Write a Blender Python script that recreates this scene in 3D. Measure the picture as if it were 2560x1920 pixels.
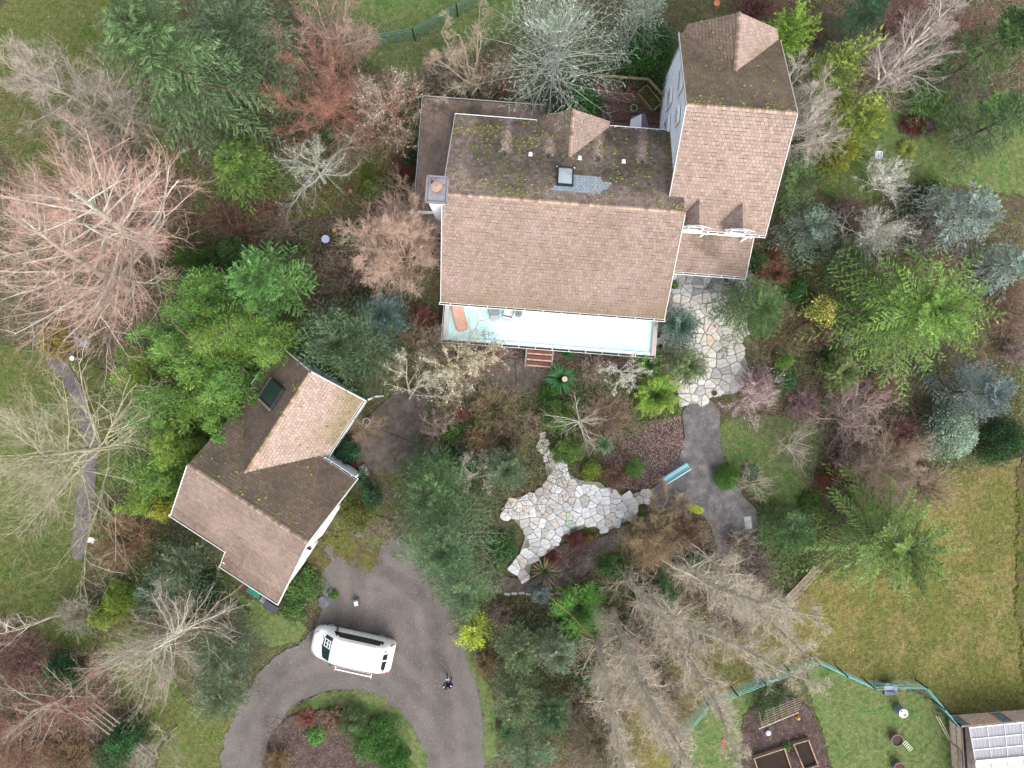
import bpy, math, random
import numpy as np
from mathutils import Vector, Matrix, noise as mnoise

S = bpy.context.scene
for o in list(bpy.data.objects): bpy.data.objects.remove(o)
# ------------------------------------------------------------------ camera, sky, sun, exposure
H, F = 44.0, 1760.0                      # camera height in metres, focal length in photo pixels (photo 2560 wide)
cd = bpy.data.cameras.new('camera'); cam = bpy.data.objects.new('camera', cd)
S.collection.objects.link(cam); cam.location = (0, 0, H); cam.rotation_euler = (0, 0, 0)
cd.sensor_width = 36; cd.lens = F / 2560 * 36; cd.clip_end = 1500; cd.clip_start = 0.5
S.camera = cam
SUN_EL, SUN_AZ = math.radians(42), math.radians(152)       # azimuth from +Y clockwise: lower right of the photo
W = bpy.data.worlds.new('World'); S.world = W; W.use_nodes = True
nt = W.node_tree; nt.nodes.clear()
sky = nt.nodes.new('ShaderNodeTexSky'); sky.sky_type = 'NISHITA'; sky.sun_disc = False
sky.sun_elevation = SUN_EL; sky.sun_rotation = SUN_AZ; sky.dust_density = 3.0; sky.ozone_density = 0.6
bgn = nt.nodes.new('ShaderNodeBackground'); bgn.inputs['Strength'].default_value = 0.15
hs = nt.nodes.new('ShaderNodeHueSaturation'); hs.inputs['Saturation'].default_value = 0.42
wo = nt.nodes.new('ShaderNodeOutputWorld')
nt.links.new(sky.outputs[0], hs.inputs['Color']); nt.links.new(hs.outputs[0], bgn.inputs[0]); nt.links.new(bgn.outputs[0], wo.inputs[0])
sd = bpy.data.lights.new('sun', 'SUN'); sd.energy = 1.05; sd.angle = math.radians(50); sd.color = (1.0, 0.965, 0.92)
sun = bpy.data.objects.new('sun', sd); S.collection.objects.link(sun)
sdir = Vector((math.sin(SUN_AZ) * math.cos(SUN_EL), math.cos(SUN_AZ) * math.cos(SUN_EL), math.sin(SUN_EL)))
sun.rotation_euler = sdir.to_track_quat('Z', 'Y').to_euler(); sun.location = sdir * 80
S.view_settings.view_transform = 'Standard'; S.view_settings.look = 'None'
S.view_settings.exposure = 1.32; S.view_settings.gamma = 1.0; S.view_settings.use_curve_mapping = False
S.cycles.max_bounces = 6; S.cycles.diffuse_bounces = 3; S.cycles.transparent_max_bounces = 8

# ------------------------------------------------------------------ helpers
rng = np.random.default_rng(7); random.seed(7)
R_ = random.uniform

def P(px, py, z=0.0):                     # photo pixel + height -> metres
    return ((px - 1280) / F * (H - z), -(py - 960) / F * (H - z), z)

def node_mat(name, rough=0.8, spec=0.2, var=0.25, scale=6.0, bump=0.0, bscale=40.0, metal=0.0, trans=0.0, coat=0.0, detail=6, gain=1.0):
    m = bpy.data.materials.new(name); m.use_nodes = True
    t = m.node_tree; t.nodes.clear(); N = t.nodes.new; L = t.links.new
    out = N('ShaderNodeOutputMaterial'); at = N('ShaderNodeAttribute'); at.attribute_name = 'col'
    tc = N('ShaderNodeTexCoord'); nz = N('ShaderNodeTexNoise'); nz.inputs['Scale'].default_value = scale; nz.inputs['Detail'].default_value = detail
    L(tc.outputs['Object'], nz.inputs['Vector'])
    mr = N('ShaderNodeMapRange'); mr.inputs['From Min'].default_value = 0.3; mr.inputs['From Max'].default_value = 0.7
    mr.inputs['To Min'].default_value = gain * (1 - var); mr.inputs['To Max'].default_value = gain * (1 + var)
    L(nz.outputs[0], mr.inputs['Value'])
    mx = N('ShaderNodeVectorMath'); mx.operation = 'SCALE'; L(at.outputs['Color'], mx.inputs[0]); L(mr.outputs[0], mx.inputs['Scale'])
    if trans > 0:
        d = N('ShaderNodeBsdfDiffuse'); tr = N('ShaderNodeBsdfTranslucent'); ms = N('ShaderNodeMixShader'); ms.inputs[0].default_value = trans
        L(mx.outputs[0], d.inputs['Color']); L(mx.outputs[0], tr.inputs['Color']); L(d.outputs[0], ms.inputs[1]); L(tr.outputs[0], ms.inputs[2])
        gl = N('ShaderNodeBsdfGlossy'); gl.inputs['Roughness'].default_value = 0.55; m2 = N('ShaderNodeMixShader'); m2.inputs[0].default_value = 0.03
        L(ms.outputs[0], m2.inputs[1]); L(gl.outputs[0], m2.inputs[2]); L(m2.outputs[0], out.inputs['Surface'])
        return m
    b = N('ShaderNodeBsdfPrincipled'); L(mx.outputs[0], b.inputs['Base Color']); b.inputs['Roughness'].default_value = rough
    b.inputs['Specular IOR Level'].default_value = spec; b.inputs['Metallic'].default_value = metal; b.inputs['Coat Weight'].default_value = coat
    if bump > 0:
        n2 = N('ShaderNodeTexNoise'); n2.inputs['Scale'].default_value = bscale; n2.inputs['Detail'].default_value = 4; L(tc.outputs['Object'], n2.inputs['Vector'])
        bp = N('ShaderNodeBump'); bp.inputs['Strength'].default_value = bump; bp.inputs['Distance'].default_value = 0.03
        L(n2.outputs[0], bp.inputs['Height']); L(bp.outputs[0], b.inputs['Normal'])
    L(b.outputs[0], out.inputs['Surface'])
    return m

M = {
    'leaf': node_mat('leaf', trans=0.3, var=0.18, scale=1.5, detail=2, gain=1.3),
    'bark': node_mat('bark', rough=0.9, spec=0.1, var=0.3, scale=3.0, detail=4),
    'shingle': node_mat('shingle', rough=0.95, spec=0.08, var=0.14, scale=28.0),
    'paint': node_mat('paint', rough=0.45, spec=0.35, var=0.05, scale=3.0),
    'matt': node_mat('matt', rough=0.85, spec=0.15, var=0.16, scale=5.0, bump=0.2),
    'wood': node_mat('wood', rough=0.85, spec=0.12, var=0.3, scale=7.0, bump=0.3),
    'stone': node_mat('stone', rough=0.9, spec=0.15, var=0.22, scale=4.5, bump=0.5, bscale=22),
    'metal': node_mat('metal', rough=0.4, spec=0.5, var=0.12, scale=8.0, metal=0.7),
    'car': node_mat('car_paint', rough=0.25, spec=0.5, var=0.02, scale=2.0, coat=0.6),
    'cloth': node_mat('cloth', rough=0.9, spec=0.1, var=0.12, scale=14.0, bump=0.3),
}
def glass_mat(name, c, rough=0.06):
    m = bpy.data.materials.new(name); m.use_nodes = True; b = m.node_tree.nodes['Principled BSDF']
    b.inputs['Base Color'].default_value = (*c, 1); b.inputs['Roughness'].default_value = rough; b.inputs['Specular IOR Level'].default_value = 0.8
    nz = m.node_tree.nodes.new('ShaderNodeTexNoise'); nz.inputs['Scale'].default_value = 2.5
    rp = m.node_tree.nodes.new('ShaderNodeMapRange'); rp.inputs['To Min'].default_value = rough; rp.inputs['To Max'].default_value = rough + 0.12
    m.node_tree.links.new(nz.outputs[0], rp.inputs['Value']); m.node_tree.links.new(rp.outputs[0], b.inputs['Roughness'])
    return m
M['glass'] = glass_mat('window_glass', (0.012, 0.02, 0.022))
M['greenglass'] = glass_mat('skylight_glass', (0.02, 0.045, 0.04))

def link(name, me, parent=None):
    o = bpy.data.objects.new(name, me); S.collection.objects.link(o)
    if parent is not None: o.parent = parent
    return o
def tag(o, label=None, cat=None, group=None, kind=None):
    if label: o['label'] = label
    if cat: o['category'] = cat
    if group: o['group'] = group
    if kind: o['kind'] = kind
    return o
def thing(name, label, cat, loc=(0, 0, 0), rot=0.0, group=None):
    o = link(name, None); o.location = loc; o.rotation_euler = (0, 0, rot); o.empty_display_size = 0.3
    return tag(o, label, cat, group)

def mesh_np(name, V, Fc, col, mat, smooth=False):
    """V (n,3), Fc (m,k) index array, col (m,3) per face or (3,)"""
    me = bpy.data.meshes.new(name); V = np.asarray(V, np.float32); Fc = np.asarray(Fc, np.int32)
    n, (m, k) = len(V), Fc.shape
    me.vertices.add(n); me.vertices.foreach_set('co', V.ravel())
    me.loops.add(m * k); me.loops.foreach_set('vertex_index', Fc.ravel())
    me.polygons.add(m); me.polygons.foreach_set('loop_start', np.arange(0, m * k, k, dtype=np.int32))
    me.polygons.foreach_set('loop_total', np.full(m, k, np.int32))
    if smooth: me.polygons.foreach_set('use_smooth', np.ones(m, bool))
    me.update(calc_edges=True)
    a = me.attributes.new('col', 'FLOAT_COLOR', 'FACE'); c = np.ones((m, 4), np.float32); c[:, :3] = np.asarray(col, np.float32)
    a.data.foreach_set('color', c.ravel()); me.materials.append(mat)
    return me

class MB:
    def __init__(s): s.v = []; s.f = []; s.c = []
    def face(s, pts, col):
        i = len(s.v); s.v += [tuple(p) for p in pts]; s.f.append(tuple(range(i, i + len(pts)))); s.c.append(tuple(col)); return s
    def box(s, c, d, col, rz=0.0, mtx=None, taper=1.0):
        hx, hy, hz = d[0] / 2, d[1] / 2, d[2] / 2; cs, sn = math.cos(rz), math.sin(rz); i = len(s.v)
        for z in (-hz, hz):
            k = taper if z > 0 else 1.0
            for x, y in ((-hx, -hy), (hx, -hy), (hx, hy), (-hx, hy)):
                q = Vector((x * k, y * k, z))
                q = mtx @ q if mtx is not None else Vector((q.x * cs - q.y * sn, q.x * sn + q.y * cs, q.z))
                s.v.append((q.x + c[0], q.y + c[1], q.z + c[2]))
        for f in ((3, 2, 1, 0), (4, 5, 6, 7), (0, 1, 5, 4), (1, 2, 6, 5), (2, 3, 7, 6), (3, 0, 4, 7)):
            s.f.append(tuple(i + j for j in f)); s.c.append(tuple(col))
        return s
    def bar(s, a, b, w, h, col, up=(0, 0, 1)):
        a, b = Vector(a), Vector(b); d = b - a; L = d.length
        if L < 1e-6: return s
        x = d / L; y = Vector(up).cross(x)
        if y.length < 1e-4: y = Vector((0, 1, 0)).cross(x)
        y.normalize(); z = x.cross(y); mt = Matrix((x, y, z)).transposed()
        return s.box((a + b) / 2, (L, w, h), col, mtx=mt)
    def cyl(s, c, r, h, col, n=16, r2=None, cap=True, rim=None):
        r2 = r if r2 is None else r2; i = len(s.v)
        for k in range(n):
            t = 2 * math.pi * k / n; s.v.append((c[0] + r * math.cos(t), c[1] + r * math.sin(t), c[2]))
        for k in range(n):
            t = 2 * math.pi * k / n; s.v.append((c[0] + r2 * math.cos(t), c[1] + r2 * math.sin(t), c[2] + h))
        for k in range(n):
            j = (k + 1) % n; s.f.append((i + k, i + j, i + n + j, i + n + k)); s.c.append(tuple(rim or col))
        if cap: s.f.append(tuple(i + n + k for k in range(n))); s.c.append(tuple(col)); s.f.append(tuple(i + k for k in reversed(range(n)))); s.c.append(tuple(col))
        return s
    def lathe(s, prof, col, c=(0, 0, 0), n=16, cols=None):
        i = len(s.v)
        for (r, z) in prof:
            for k in range(n):
                t = 2 * math.pi * k / n; s.v.append((c[0] + r * math.cos(t), c[1] + r * math.sin(t), c[2] + z))
        for q in range(len(prof) - 1):
            for k in range(n):
                j = (k + 1) % n; s.f.append((i + q * n + k, i + q * n + j, i + (q + 1) * n + j, i + (q + 1) * n + k)); s.c.append(tuple(cols[q] if cols else col))
        return s
    def tube(s, pts, r, col, n=6, closed=False):
        pts = [Vector(p) for p in pts]; m = len(pts); i = len(s.v); rs = r if isinstance(r, (list, tuple)) else [r] * m
        for q in range(m):
            d = (pts[(q + 1) % m] - pts[q - 1]) if closed else (pts[min(q + 1, m - 1)] - pts[max(q - 1, 0)])
            d.normalize(); a = d.cross(Vector((0, 0, 1)))
            if a.length < 1e-3: a = d.cross(Vector((0, 1, 0)))
            a.normalize(); b = d.cross(a)
            for k in range(n):
                t = 2 * math.pi * k / n; w = pts[q] + (a * math.cos(t) + b * math.sin(t)) * rs[q]; s.v.append(tuple(w))
        for q in range(m if closed else m - 1):
            q2 = (q + 1) % m
            for k in range(n):
                j = (k + 1) % n; s.f.append((i + q * n + k, i + q * n + j, i + q2 * n + j, i + q2 * n + k)); s.c.append(tuple(col))
        if not closed:
            s.f.append(tuple(i + k for k in range(n))); s.c.append(tuple(col)); s.f.append(tuple(i + (m - 1) * n + k for k in range(n))); s.c.append(tuple(col))
        return s
    def prism(s, poly, z0, z1, col, inset=0.0, sidecol=None):
        n = len(poly); i = len(s.v); cx = sum(p[0] for p in poly) / n; cy = sum(p[1] for p in poly) / n
        for p in poly: s.v.append((p[0], p[1], z0))
        zz = z1 - inset
        for p in poly: s.v.append((p[0], p[1], zz))
        k = 2
        if inset > 0:
            for p in poly:
                dx, dy = cx - p[0], cy - p[1]; L = math.hypot(dx, dy) + 1e-9
                s.v.append((p[0] + dx / L * inset * 1.3, p[1] + dy / L * inset * 1.3, z1))
            k = 3
        for a in range(k - 1):
            for q in range(n):
                j = (q + 1) % n; s.f.append((i + a * n + q, i + a * n + j, i + (a + 1) * n + j, i + (a + 1) * n + q)); s.c.append(tuple(sidecol or col))
        s.f.append(tuple(i + (k - 1) * n + q for q in range(n))); s.c.append(tuple(col))
        return s
    def build(s, name, mat, parent=None, org=(0, 0, 0), smooth=False):
        me = bpy.data.meshes.new(name); o = Vector(org)
        me.from_pydata([(v[0] - o.x, v[1] - o.y, v[2] - o.z) for v in s.v], [], s.f); me.update()
        a = me.attributes.new('col', 'FLOAT_COLOR', 'FACE'); a.data.foreach_set('color', np.array([(*c, 1.0) for c in s.c], np.float32).ravel())
        me.materials.append(M[mat] if isinstance(mat, str) else mat)
        if smooth: me.polygons.foreach_set('use_smooth', np.ones(len(me.polygons), bool))
        return link(name, me, parent)

def inpoly(X, Y, poly):
    X = np.asarray(X); Y = np.asarray(Y); r = np.zeros(X.shape, bool); n = len(poly)
    for i in range(n):
        x1, y1 = poly[i][0], poly[i][1]; x2, y2 = poly[i - 1][0], poly[i - 1][1]
        c = ((y1 > Y) != (y2 > Y)) & (X < (x2 - x1) * (Y - y1) / ((y2 - y1) + 1e-12) + x1); r ^= c
    return r
def scatter(poly, n):
    p = np.array([(q[0], q[1]) for q in poly]); lo, hi = p.min(0), p.max(0); out = np.zeros((0, 2))
    for _ in range(12):
        q = rng.uniform(lo, hi, (n * 2, 2)); out = np.vstack([out, q[inpoly(q[:, 0], q[:, 1], poly)]])
        if len(out) >= n: break
    return out[:n]
def world(poly): return [P(x, y)[:2] for x, y in poly]
def smooth_poly(poly, it=2):
    for _ in range(it):
        q = []
        for i in range(len(poly)):
            a, b = poly[i], poly[(i + 1) % len(poly)]
            q += [(a[0] * .75 + b[0] * .25, a[1] * .75 + b[1] * .25), (a[0] * .25 + b[0] * .75, a[1] * .25 + b[1] * .75)]
        poly = q
    return poly
def ragged(poly, step=0.12, amp=0.09, seed=0):
    out = []; n = len(poly)
    for i in range(n):
        a, b = poly[i], poly[(i + 1) % n]; L = math.hypot(b[0] - a[0], b[1] - a[1]); k = max(1, int(L / step))
        nx, ny = (b[1] - a[1]) / (L + 1e-9), -(b[0] - a[0]) / (L + 1e-9)
        for j in range(k):
            t = j / k; x, y = a[0] + (b[0] - a[0]) * t, a[1] + (b[1] - a[1]) * t
            d = amp * (1.6 * mnoise.noise((x * 1.1, y * 1.1, seed)) + 1.3 * mnoise.noise((x * 4, y * 4, seed + 5)) + 0.8 * R_(-1, 1))
            out.append((x + nx * d, y + ny * d))
    return out

# ------------------------------------------------------------------ ground materials
def ground_mat(name, stops, scale=0.6, fine=22.0, finevar=0.5, bump=0.6, speck=None, rough=0.95, soft=True, ovar=3.5, rim=None, omix=.3):
    """stops: list of colours laid over a large noise; fine grain on top; speck=(colour, amount)"""
    m = bpy.data.materials.new(name); m.use_nodes = True; t = m.node_tree; t.nodes.clear(); N = t.nodes.new; L = t.links.new
    out = N('ShaderNodeOutputMaterial'); b = N('ShaderNodeBsdfPrincipled'); b.inputs['Roughness'].default_value = rough; b.inputs['Specular IOR Level'].default_value = 0.1
    tc = N('ShaderNodeTexCoord')
    def nz(sc, det=8, rgh=0.6, dist=0.0):
        n = N('ShaderNodeTexNoise'); n.inputs['Scale'].default_value = sc; n.inputs['Detail'].default_value = det; n.inputs['Roughness'].default_value = rgh
        n.inputs['Distortion'].default_value = dist; L(tc.outputs['Object'], n.inputs['Vector']); return n.outputs[0]
    rp = N('ShaderNodeValToRGB'); cr = rp.color_ramp
    big = nz(scale, 10, 0.68, 0.4); L(big, rp.inputs[0])
    k = len(stops)
    while len(cr.elements) < k: cr.elements.new(0.5)
    for i, c in enumerate(stops):
        cr.elements[i].position = 0.3 + 0.4 * i / max(1, k - 1); cr.elements[i].color = (*c, 1)
    f1 = nz(fine, 5, 0.75); f2 = nz(ovar, 6, 0.6)
    def mul(colsock, val, lo, hi):
        mr = N('ShaderNodeMapRange'); mr.inputs['From Min'].default_value = 0.32; mr.inputs['From Max'].default_value = 0.68
        mr.inputs['To Min'].default_value = lo; mr.inputs['To Max'].default_value = hi; L(val, mr.inputs['Value'])
        v = N('ShaderNodeVectorMath'); v.operation = 'SCALE'; L(colsock, v.inputs[0]); L(mr.outputs[0], v.inputs['Scale']); return v.outputs[0]
    c = mul(rp.outputs[0], f1, 1 - finevar, 1 + finevar); c = mul(c, f2, 1 - omix, 1 + omix)
    if rim:                                                                     # loose pale gravel thrown to the sides of the drive
        ra = N('ShaderNodeAttribute'); ra.attribute_name = 'edge'; rm = N('ShaderNodeMapRange'); rm.inputs['From Min'].default_value = 1.3; rm.inputs['From Max'].default_value = 0.0; rm.inputs['To Min'].default_value = 0; rm.inputs['To Max'].default_value = .7; L(ra.outputs['Fac'], rm.inputs['Value'])
        rn = N('ShaderNodeMath'); rn.operation = 'MULTIPLY'; L(rm.outputs[0], rn.inputs[0]); L(nz(1.1, 8, .7), rn.inputs[1]); rx = N('ShaderNodeMix'); rx.data_type = 'RGBA'; L(rn.outputs[0], rx.inputs[0]); L(c, rx.inputs[6]); rx.inputs[7].default_value = (*rim, 1); c = mul(rx.outputs[2], f1, .85, 1.15)
        for ctr in (1.5, 3.0):                                                  # compacted wheel tracks following the bend
            sb = N('ShaderNodeMath'); sb.operation = 'SUBTRACT'; sb.inputs[1].default_value = ctr; L(ra.outputs['Fac'], sb.inputs[0]); ab = N('ShaderNodeMath'); ab.operation = 'ABSOLUTE'; L(sb.outputs[0], ab.inputs[0])
            tr_ = N('ShaderNodeMapRange'); tr_.interpolation_type = 'SMOOTHSTEP'; tr_.inputs['From Min'].default_value = .1; tr_.inputs['From Max'].default_value = .5; tr_.inputs['To Min'].default_value = .55; tr_.inputs['To Max'].default_value = 0; L(ab.outputs[0], tr_.inputs['Value'])
            tm = N('ShaderNodeMath'); tm.operation = 'MULTIPLY'; L(tr_.outputs[0], tm.inputs[0]); L(nz(.5, 6, .6), tm.inputs[1]); tx = N('ShaderNodeMix'); tx.data_type = 'RGBA'; L(tm.outputs[0], tx.inputs[0]); L(c, tx.inputs[6]); tx.inputs[7].default_value = (.20, .172, .155, 1); c = tx.outputs[2]
    if speck:
        vo = N('ShaderNodeTexVoronoi'); vo.inputs['Scale'].default_value = speck[2]; vo.inputs['Randomness'].default_value = 1; L(tc.outputs['Object'], vo.inputs['Vector'])
        sx = N('ShaderNodeSeparateColor'); L(vo.outputs['Color'], sx.inputs[0])
        gt = N('ShaderNodeMath'); gt.operation = 'LESS_THAN'; gt.inputs[1].default_value = speck[1]; L(sx.outputs[0], gt.inputs[0])
        dl = N('ShaderNodeMath'); dl.operation = 'LESS_THAN'; dl.inputs[1].default_value = 0.42; L(vo.outputs['Distance'], dl.inputs[0])
        mm = N('ShaderNodeMath'); mm.operation = 'MULTIPLY'; L(gt.outputs[0], mm.inputs[0]); L(dl.outputs[0], mm.inputs[1])
        mx = N('ShaderNodeMix'); mx.data_type = 'RGBA'; L(mm.outputs[0], mx.inputs[0]); L(c, mx.inputs[6]); mx.inputs[7].default_value = (*speck[0], 1); c = mx.outputs[2]
    L(c, b.inputs['Base Color'])
    bp = N('ShaderNodeBump'); bp.inputs['Strength'].default_value = bump; bp.inputs['Distance'].default_value = 0.05; L(f1, bp.inputs['Height']); L(bp.outputs[0], b.inputs['Normal'])
    if soft:
        ea = N('ShaderNodeAttribute'); ea.attribute_name = 'edge'; ea2 = N('ShaderNodeAttribute'); ea2.attribute_name = 'blur'
        ad = N('ShaderNodeMath'); ad.operation = 'MULTIPLY_ADD'; ad.inputs[1].default_value = 2.4; ad.inputs[2].default_value = -1.2; L(nz(2.2, 9, .78), ad.inputs[0])
        mu = N('ShaderNodeMath'); mu.operation = 'MULTIPLY_ADD'; L(ad.outputs[0], mu.inputs[0]); L(ea2.outputs['Fac'], mu.inputs[1]); L(ea.outputs['Fac'], mu.inputs[2])
        g_ = N('ShaderNodeMath'); g_.operation = 'GREATER_THAN'; g_.inputs[1].default_value = 0.0; L(mu.outputs[0], g_.inputs[0])
        tr = N('ShaderNodeBsdfTransparent'); ms = N('ShaderNodeMixShader'); L(g_.outputs[0], ms.inputs[0]); L(tr.outputs[0], ms.inputs[1]); L(b.outputs[0], ms.inputs[2]); L(ms.outputs[0], out.inputs['Surface'])
    else: L(b.outputs[0], out.inputs['Surface'])
    return m
GM = {
    'soil': ground_mat('mulch_soil', [(.055, .042, .03), (.09, .068, .05), (.07, .08, .028), (.115, .095, .068), (.085, .095, .035)], 0.6, 11, 0.6, 1.0, ((.26, .2, .16), .06, 15), soft=False),
    'soil_soft': ground_mat('litter_soil', [(.07, .055, .04), (.10, .085, .055), (.09, .10, .035), (.13, .105, .08)], 0.6, 11, 0.6, 1.0, ((.26, .2, .16), .06, 15)),
    'lawn': ground_mat('lawn_grass', [(.075, .085, .028), (.075, .115, .026), (.12, .125, .045), (.085, .12, .03), (.14, .12, .055)], 0.55, 16, 0.5, 1.0, ((.2, .18, .11), .03, 15)),
    'green': ground_mat('green_grass', [(.068, .12, .034), (.09, .15, .045), (.13, .155, .06), (.085, .135, .04), (.155, .145, .07)], 0.6, 16, 0.48, 1.0, ((.24, .21, .14), .03, 15)),
    'olive': ground_mat('olive_grass', [(.075, .085, .03), (.13, .12, .04), (.105, .115, .03), (.17, .14, .055), (.14, .145, .04), (.11, .08, .04)], 0.28, 14, 0.52, 1.0, ((.07, .055, .035), .04, 12)),
    'moss': ground_mat('mossy_grass', [(.045, .05, .018), (.065, .085, .018), (.10, .10, .028), (.085, .065, .038), (.12, .12, .04)], 0.6, 15, 0.5, 1.0, ((.2, .17, .11), .04, 14)),
    'gravel': ground_mat('driveway_gravel', [(.085, .076, .070), (.108, .095, .087), (.128, .112, .103), (.100, .088, .080)], 0.3, 20, 0.42, 0.6, ((.34, .32, .31), .02, 24), ovar=.5, rim=(.20, .195, .185), omix=.2),
    'path': ground_mat('path_gravel', [(.10, .095, .095), (.135, .125, .125), (.17, .155, .15)], 0.7, 26, 0.36, 0.6, ((.34, .32, .31), .04, 20), ovar=2.0),
    'concrete': ground_mat('brown_concrete', [(.07, .058, .048), (.10, .084, .07), (.14, .12, .105)], 0.9, 30, 0.22, 0.3, None),
    'dark': ground_mat('dark_earth', [(.05, .035, .03), (.08, .057, .05), (.11, .08, .07)], 0.9, 15, 0.6, 1.0, ((.28, .22, .19), .05, 15)),
    'joint': ground_mat('joint_soil', [(.20, .19, .165), (.27, .255, .22), (.18, .20, .10)], 0.8, 18, 0.4, 0.6, None),
}
_lvl = [0]
def sheet(name, poly, mat, kind='structure', amp=0.09, z=None, it=1, label=None):
    w = smooth_poly(world(poly), it) if it else world(poly)
    if amp: w = ragged(w, 0.25, amp * .8, len(poly))
    if z is None: _lvl[0] += 1; z = 0.004 * _lvl[0]
    blur = amp * (4.5 if mat in ('lawn', 'green', 'olive', 'moss', 'dark') else 2.2); me = bpy.data.meshes.new(name)
    if amp >= .04:
        a = np.array(w); st = .22; lo, hi = a.min(0) - .6, a.max(0) + .6; nx, ny = (np.ceil((hi - lo) / st)).astype(int) + 1
        gx, gy = np.meshgrid(lo[0] + np.arange(nx) * st, lo[1] + np.arange(ny) * st, indexing='ij'); px_, py_ = gx.ravel(), gy.ravel()
        d = np.full(px_.shape, 1e9)
        for q in range(len(a)):
            p0, p1 = a[q], a[(q + 1) % len(a)]; e_ = p1 - p0; t_ = np.clip(((px_ - p0[0]) * e_[0] + (py_ - p0[1]) * e_[1]) / (e_ @ e_ + 1e-9), 0, 1)
            d = np.minimum(d, np.hypot(px_ - p0[0] - t_ * e_[0], py_ - p0[1] - t_ * e_[1]))
        d = np.where(inpoly(px_, py_, w), d, -d); idx = np.arange(nx * ny).reshape(nx, ny)
        Fq = np.stack([idx[:-1, :-1], idx[1:, :-1], idx[1:, 1:], idx[:-1, 1:]], -1).reshape(-1, 4); Fq = Fq[d[Fq].max(1) > -min(.55, blur * 1.1)]
        used, inv = np.unique(Fq, return_inverse=True); V = np.column_stack([px_[used], py_[used], np.full(len(used), z)])
        me = mesh_np(name, V, inv.reshape(Fq.shape), (1, 1, 1), GM[mat]); dv = d[used]
    else:
        me.from_pydata([(x, y, z) for x, y in w], [], [tuple(range(len(w)))]); me.update(); me.materials.append(GM[mat]); dv = np.full(len(w), 5.0); blur = 0
    a_ = me.attributes.new('edge', 'FLOAT', 'POINT'); a_.data.foreach_set('value', dv.astype(np.float32))
    a_ = me.attributes.new('blur', 'FLOAT', 'POINT'); a_.data.foreach_set('value', np.full(len(dv), blur, np.float32))
    o = link(name, me); o['kind'] = kind
    if me.polygons[0].normal.z < 0: me.flip_normals()
    return o, w

me = bpy.data.meshes.new('ground'); q = 260
gv = []; gf = []
me.from_pydata([(-q, -q, 0), (q, -q, 0), (q, q, 0), (-q, q, 0)], [], [(0, 1, 2, 3)]); me.materials.append(GM['soil']); link('ground', me)['kind'] = 'structure'

LAWNS = [
 ('lawn', 'lawn', [(-40, -40), (320, -40), (320, 160), (420, 330), (500, 430), (640, 560), (600, 600), (480, 520), (300, 470), (-40, 420)]),
 ('lawn', 'green', [(735, -40), (1300, -40), (1300, 60), (1210, 120), (1120, 200), (1040, 235), (960, 180), (880, 120), (800, 90), (750, 40)]),
 ('garden_grass', 'moss', [(680, 500), (740, 470), (860, 450), (900, 330), (960, 230), (1050, 220), (1045, 400), (960, 520), (880, 560), (800, 560), (760, 640), (700, 620)]),
 ('meadow', 'lawn', [(-40, 860), (120, 870), (340, 960), (360, 1110), (265, 1250), (225, 1370), (190, 1500), (250, 1600), (170, 1700), (-40, 1560)]),
 ('meadow', 'lawn', [(240, 1560), (340, 1520), (430, 1700), (500, 1790), (640, 1720), (620, 1790), (560, 1870), (540, 1960), (420, 1960), (370, 1870), (280, 1740)]),
 ('lawn', 'green', [(540, 1420), (600, 1480), (700, 1540), (770, 1560), (760, 1590), (690, 1625), (650, 1600), (600, 1540), (530, 1480), (500, 1400)]),
 ('lawn', 'green', [(1790, 1060), (1900, 1030), (2050, 1060), (2060, 1120), (2020, 1200), (1980, 1290), (1900, 1270), (1830, 1160), (1795, 1140)]),
 ('lawn', 'olive', [(2300, 1200), (2440, 1150), (2700, 1150), (2700, 1810), (2400, 1800), (2300, 1710), (2170, 1710), (2040, 1650), (1930, 1700), (1700, 1840), (1650, 2000), (1530, 2000), (1580, 1700), (1800, 1600), (1960, 1510), (2070, 1420), (2180, 1400), (2260, 1300)]),
 ('lawn', 'green', [(2010, 1680), (2040, 1655), (2170, 1715), (2300, 1725), (2380, 1810), (2390, 2000), (2100, 2000), (2060, 1840)]),
 ('lawn', 'green', [(2130, 330), (2240, 230), (2380, 210), (2620, 240), (2620, 500), (2440, 470), (2300, 440), (2180, 500), (2060, 500), (2040, 420)]),
 ('lawn', 'green', [(1720, 1820), (1780, 1750), (1900, 1695), (1960, 1700), (1890, 1740), (1850, 1850), (1880, 2000), (1690, 2000)]),
]
lawn_polys = []
for n, mt, pl in LAWNS:
    o, w = sheet(n, pl, mt); lawn_polys.append((mt, w))
k = 1.1573
drive = [(475, 1720), (480, 1600), (510, 1530), (570, 1440), (605, 1412), (655, 1385), (692, 1345), (700, 1300), (690, 1235), (700, 1180), (740, 1150), (860, 1150), (985, 1240), (1020, 1340), (1032, 1410), (1030, 1470), (1052, 1560), (1045, 1720), (925, 1720), (905, 1640), (880, 1590), (820, 1525), (770, 1495), (700, 1490), (645, 1512), (605, 1560), (580, 1640), (575, 1720)]
o, DRIVE = sheet('driveway', [(x * k, y * k) for x, y in drive], 'gravel', amp=0.13)
sheet('mossy_patch', [(800, 1335), (875, 1325), (955, 1390), (930, 1432), (850, 1402)], 'moss', amp=.2)
sheet('mossy_patch', [(880, 1300), (960, 1290), (1010, 1330), (960, 1370), (900, 1345)], 'soil_soft', amp=.22)
sheet('mossy_patch', [(745, 1390), (800, 1360), (830, 1400), (790, 1440)], 'moss', amp=.16)
cres = [(740, 1765), (800, 1728), (880, 1722), (950, 1735), (1010, 1785), (1060, 1860), (1085, 1990), (1045, 1990), (1005, 1870), (960, 1805), (900, 1775), (840, 1765), (760, 1775)]
o, w = sheet('lawn', cres, 'green'); lawn_polys.append(('green', w))
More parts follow.
